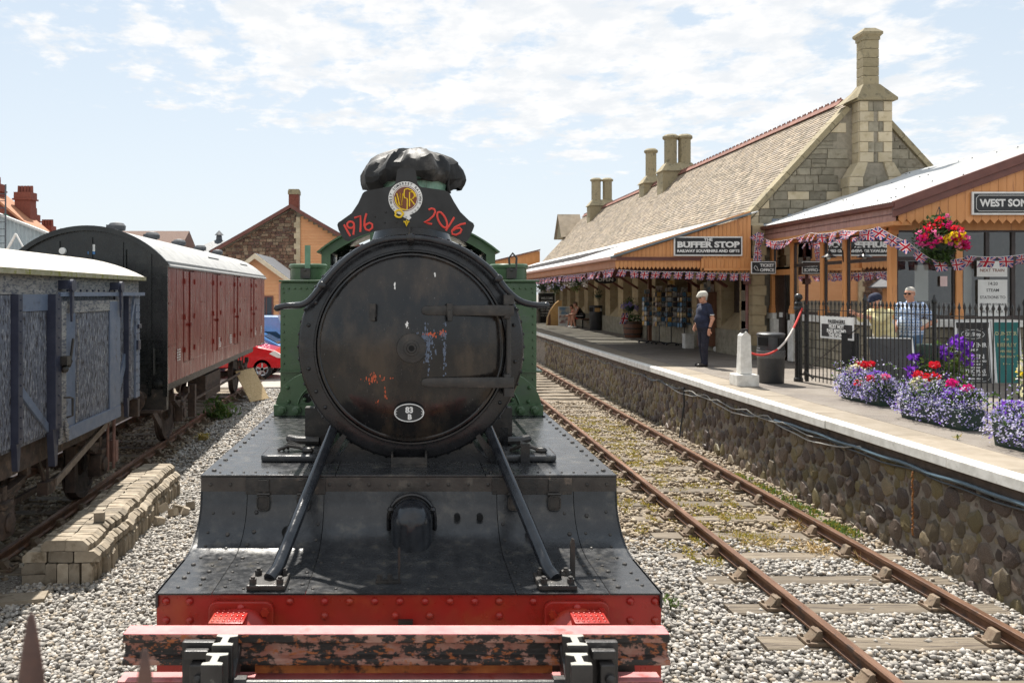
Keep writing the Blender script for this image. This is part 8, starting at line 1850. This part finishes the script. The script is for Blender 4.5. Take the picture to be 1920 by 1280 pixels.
person_std('man in navy cap and pale yellow shirt pointing left behind the railings', (8.72, 14.7, PZ), R(-75), M_yshirt, mat('stone_trousers', (.40,.35,.26), (.46,.41,.32), sc=9, rough=.9),
    [((.19,-.04,1.36),(.20,-.28,1.22),(.12,-.52,1.30),(-.1,-1,.15)), ((-.18,-.08,1.36),(-.16,-.32,1.24),(-.08,-.55,1.36),(.1,-1,.2))],
    ((0,.04,.95),(0,-.0,1.08),(0,-.05,1.25),(0,-.09,1.43)), (0,-.16,1.56), (0,-1,-.3), 1.5, M_navy, M_hairw, False, None, .74, (.0,.05))
def seated(label, loc, rz, top, bottom, s=1.0, hairm=M_hairb, shoe=M_white):
    t = thing('person', label, 'person', loc, rz); t.scale = (s,)*3; hd_c = (0,-.33,1.10); hc, p = head(hd_c, (0,-1,-.25))
    body = hc+[((-.08,.0,.56),(.08,.0,.56),.12,.12),((0,-.02,.58),(0,-.16,.80),.13,.13),((-.08,-.18,.84),(.08,-.18,.84),.11,.11),((-.11,-.23,.94),(.11,-.23,.94),.065,.065),((0,-.25,.97),(0,-.31,1.06),.055,.052)]
    for e_ in (-1, 1):
        body += limb(((e_*.09,-.02,.55),.09),((e_*.11,-.44,.56),.06),((e_*.10,-.42+.06*e_,.09),.042))+[((e_*.10,-.40+.06*e_,.045),(e_*.11,-.56+.06*e_,.035),.036,.03)]
        body += limb(((e_*.17,-.23,.93),.052),((e_*.20,-.34,.70),.040),((e_*.09,-.52,.64),.030))+hand((e_*.09,-.52,.64),(0,-1,-.3))
    sdf_mesh('body', body, M_skin, .0125, .022, (), t)
    sdf_mesh('vest', [((-.07,.0,.60),(.07,.0,.60),.132,.132),((0,-.02,.60),(0,-.16,.80),.142,.142),((-.08,-.18,.84),(.08,-.18,.84),.122,.122),((-.07,-.22,.94),(.07,-.22,.94),.075,.075)], top, .0125, .02, (), t)
    sc_ = [((-.08,.0,.56),(.08,.0,.56),.134,.134)]+[((e_*.09,-.02,.55),(e_*.105,-.32,.57),.107,.09) for e_ in (-1,1)]; sdf_mesh('shorts', sc_, bottom, .0125, .02, ((0,-1,0,.33),), t)
    q = MB(); q.tube([(.20,-.02,.57),(.205,-.32,.57)], .012, 6); q.build('white_stripe', M_white, t)
    for e_ in (-1, 1): sdf_mesh('shoe', [((e_*.10,-.39+.06*e_,.045),(e_*.11,-.57+.06*e_,.035),.046,.04)], shoe, .0125, .02, ((0,0,-1,0),), t)
    sdf_mesh('hair', [(p(0,-.025,.05), p(0,.012,.06), .084, .074), (p(0,-.05,.0), p(0,-.055,-.05), .066, .045)], hairm, .012, .02, (), t); face_bits(t, p, False); return t
seated('person in black vest and black shorts with white stripe sitting on the platform bench', (8.66, 39.75, PZ), R(-90), M_lens, M_sign, 1.05)
seated('bare armed child in red sitting beyond the person in black on the bench', (8.60, 40.6, PZ), R(-90), M_paintred, M_paintred, .92)
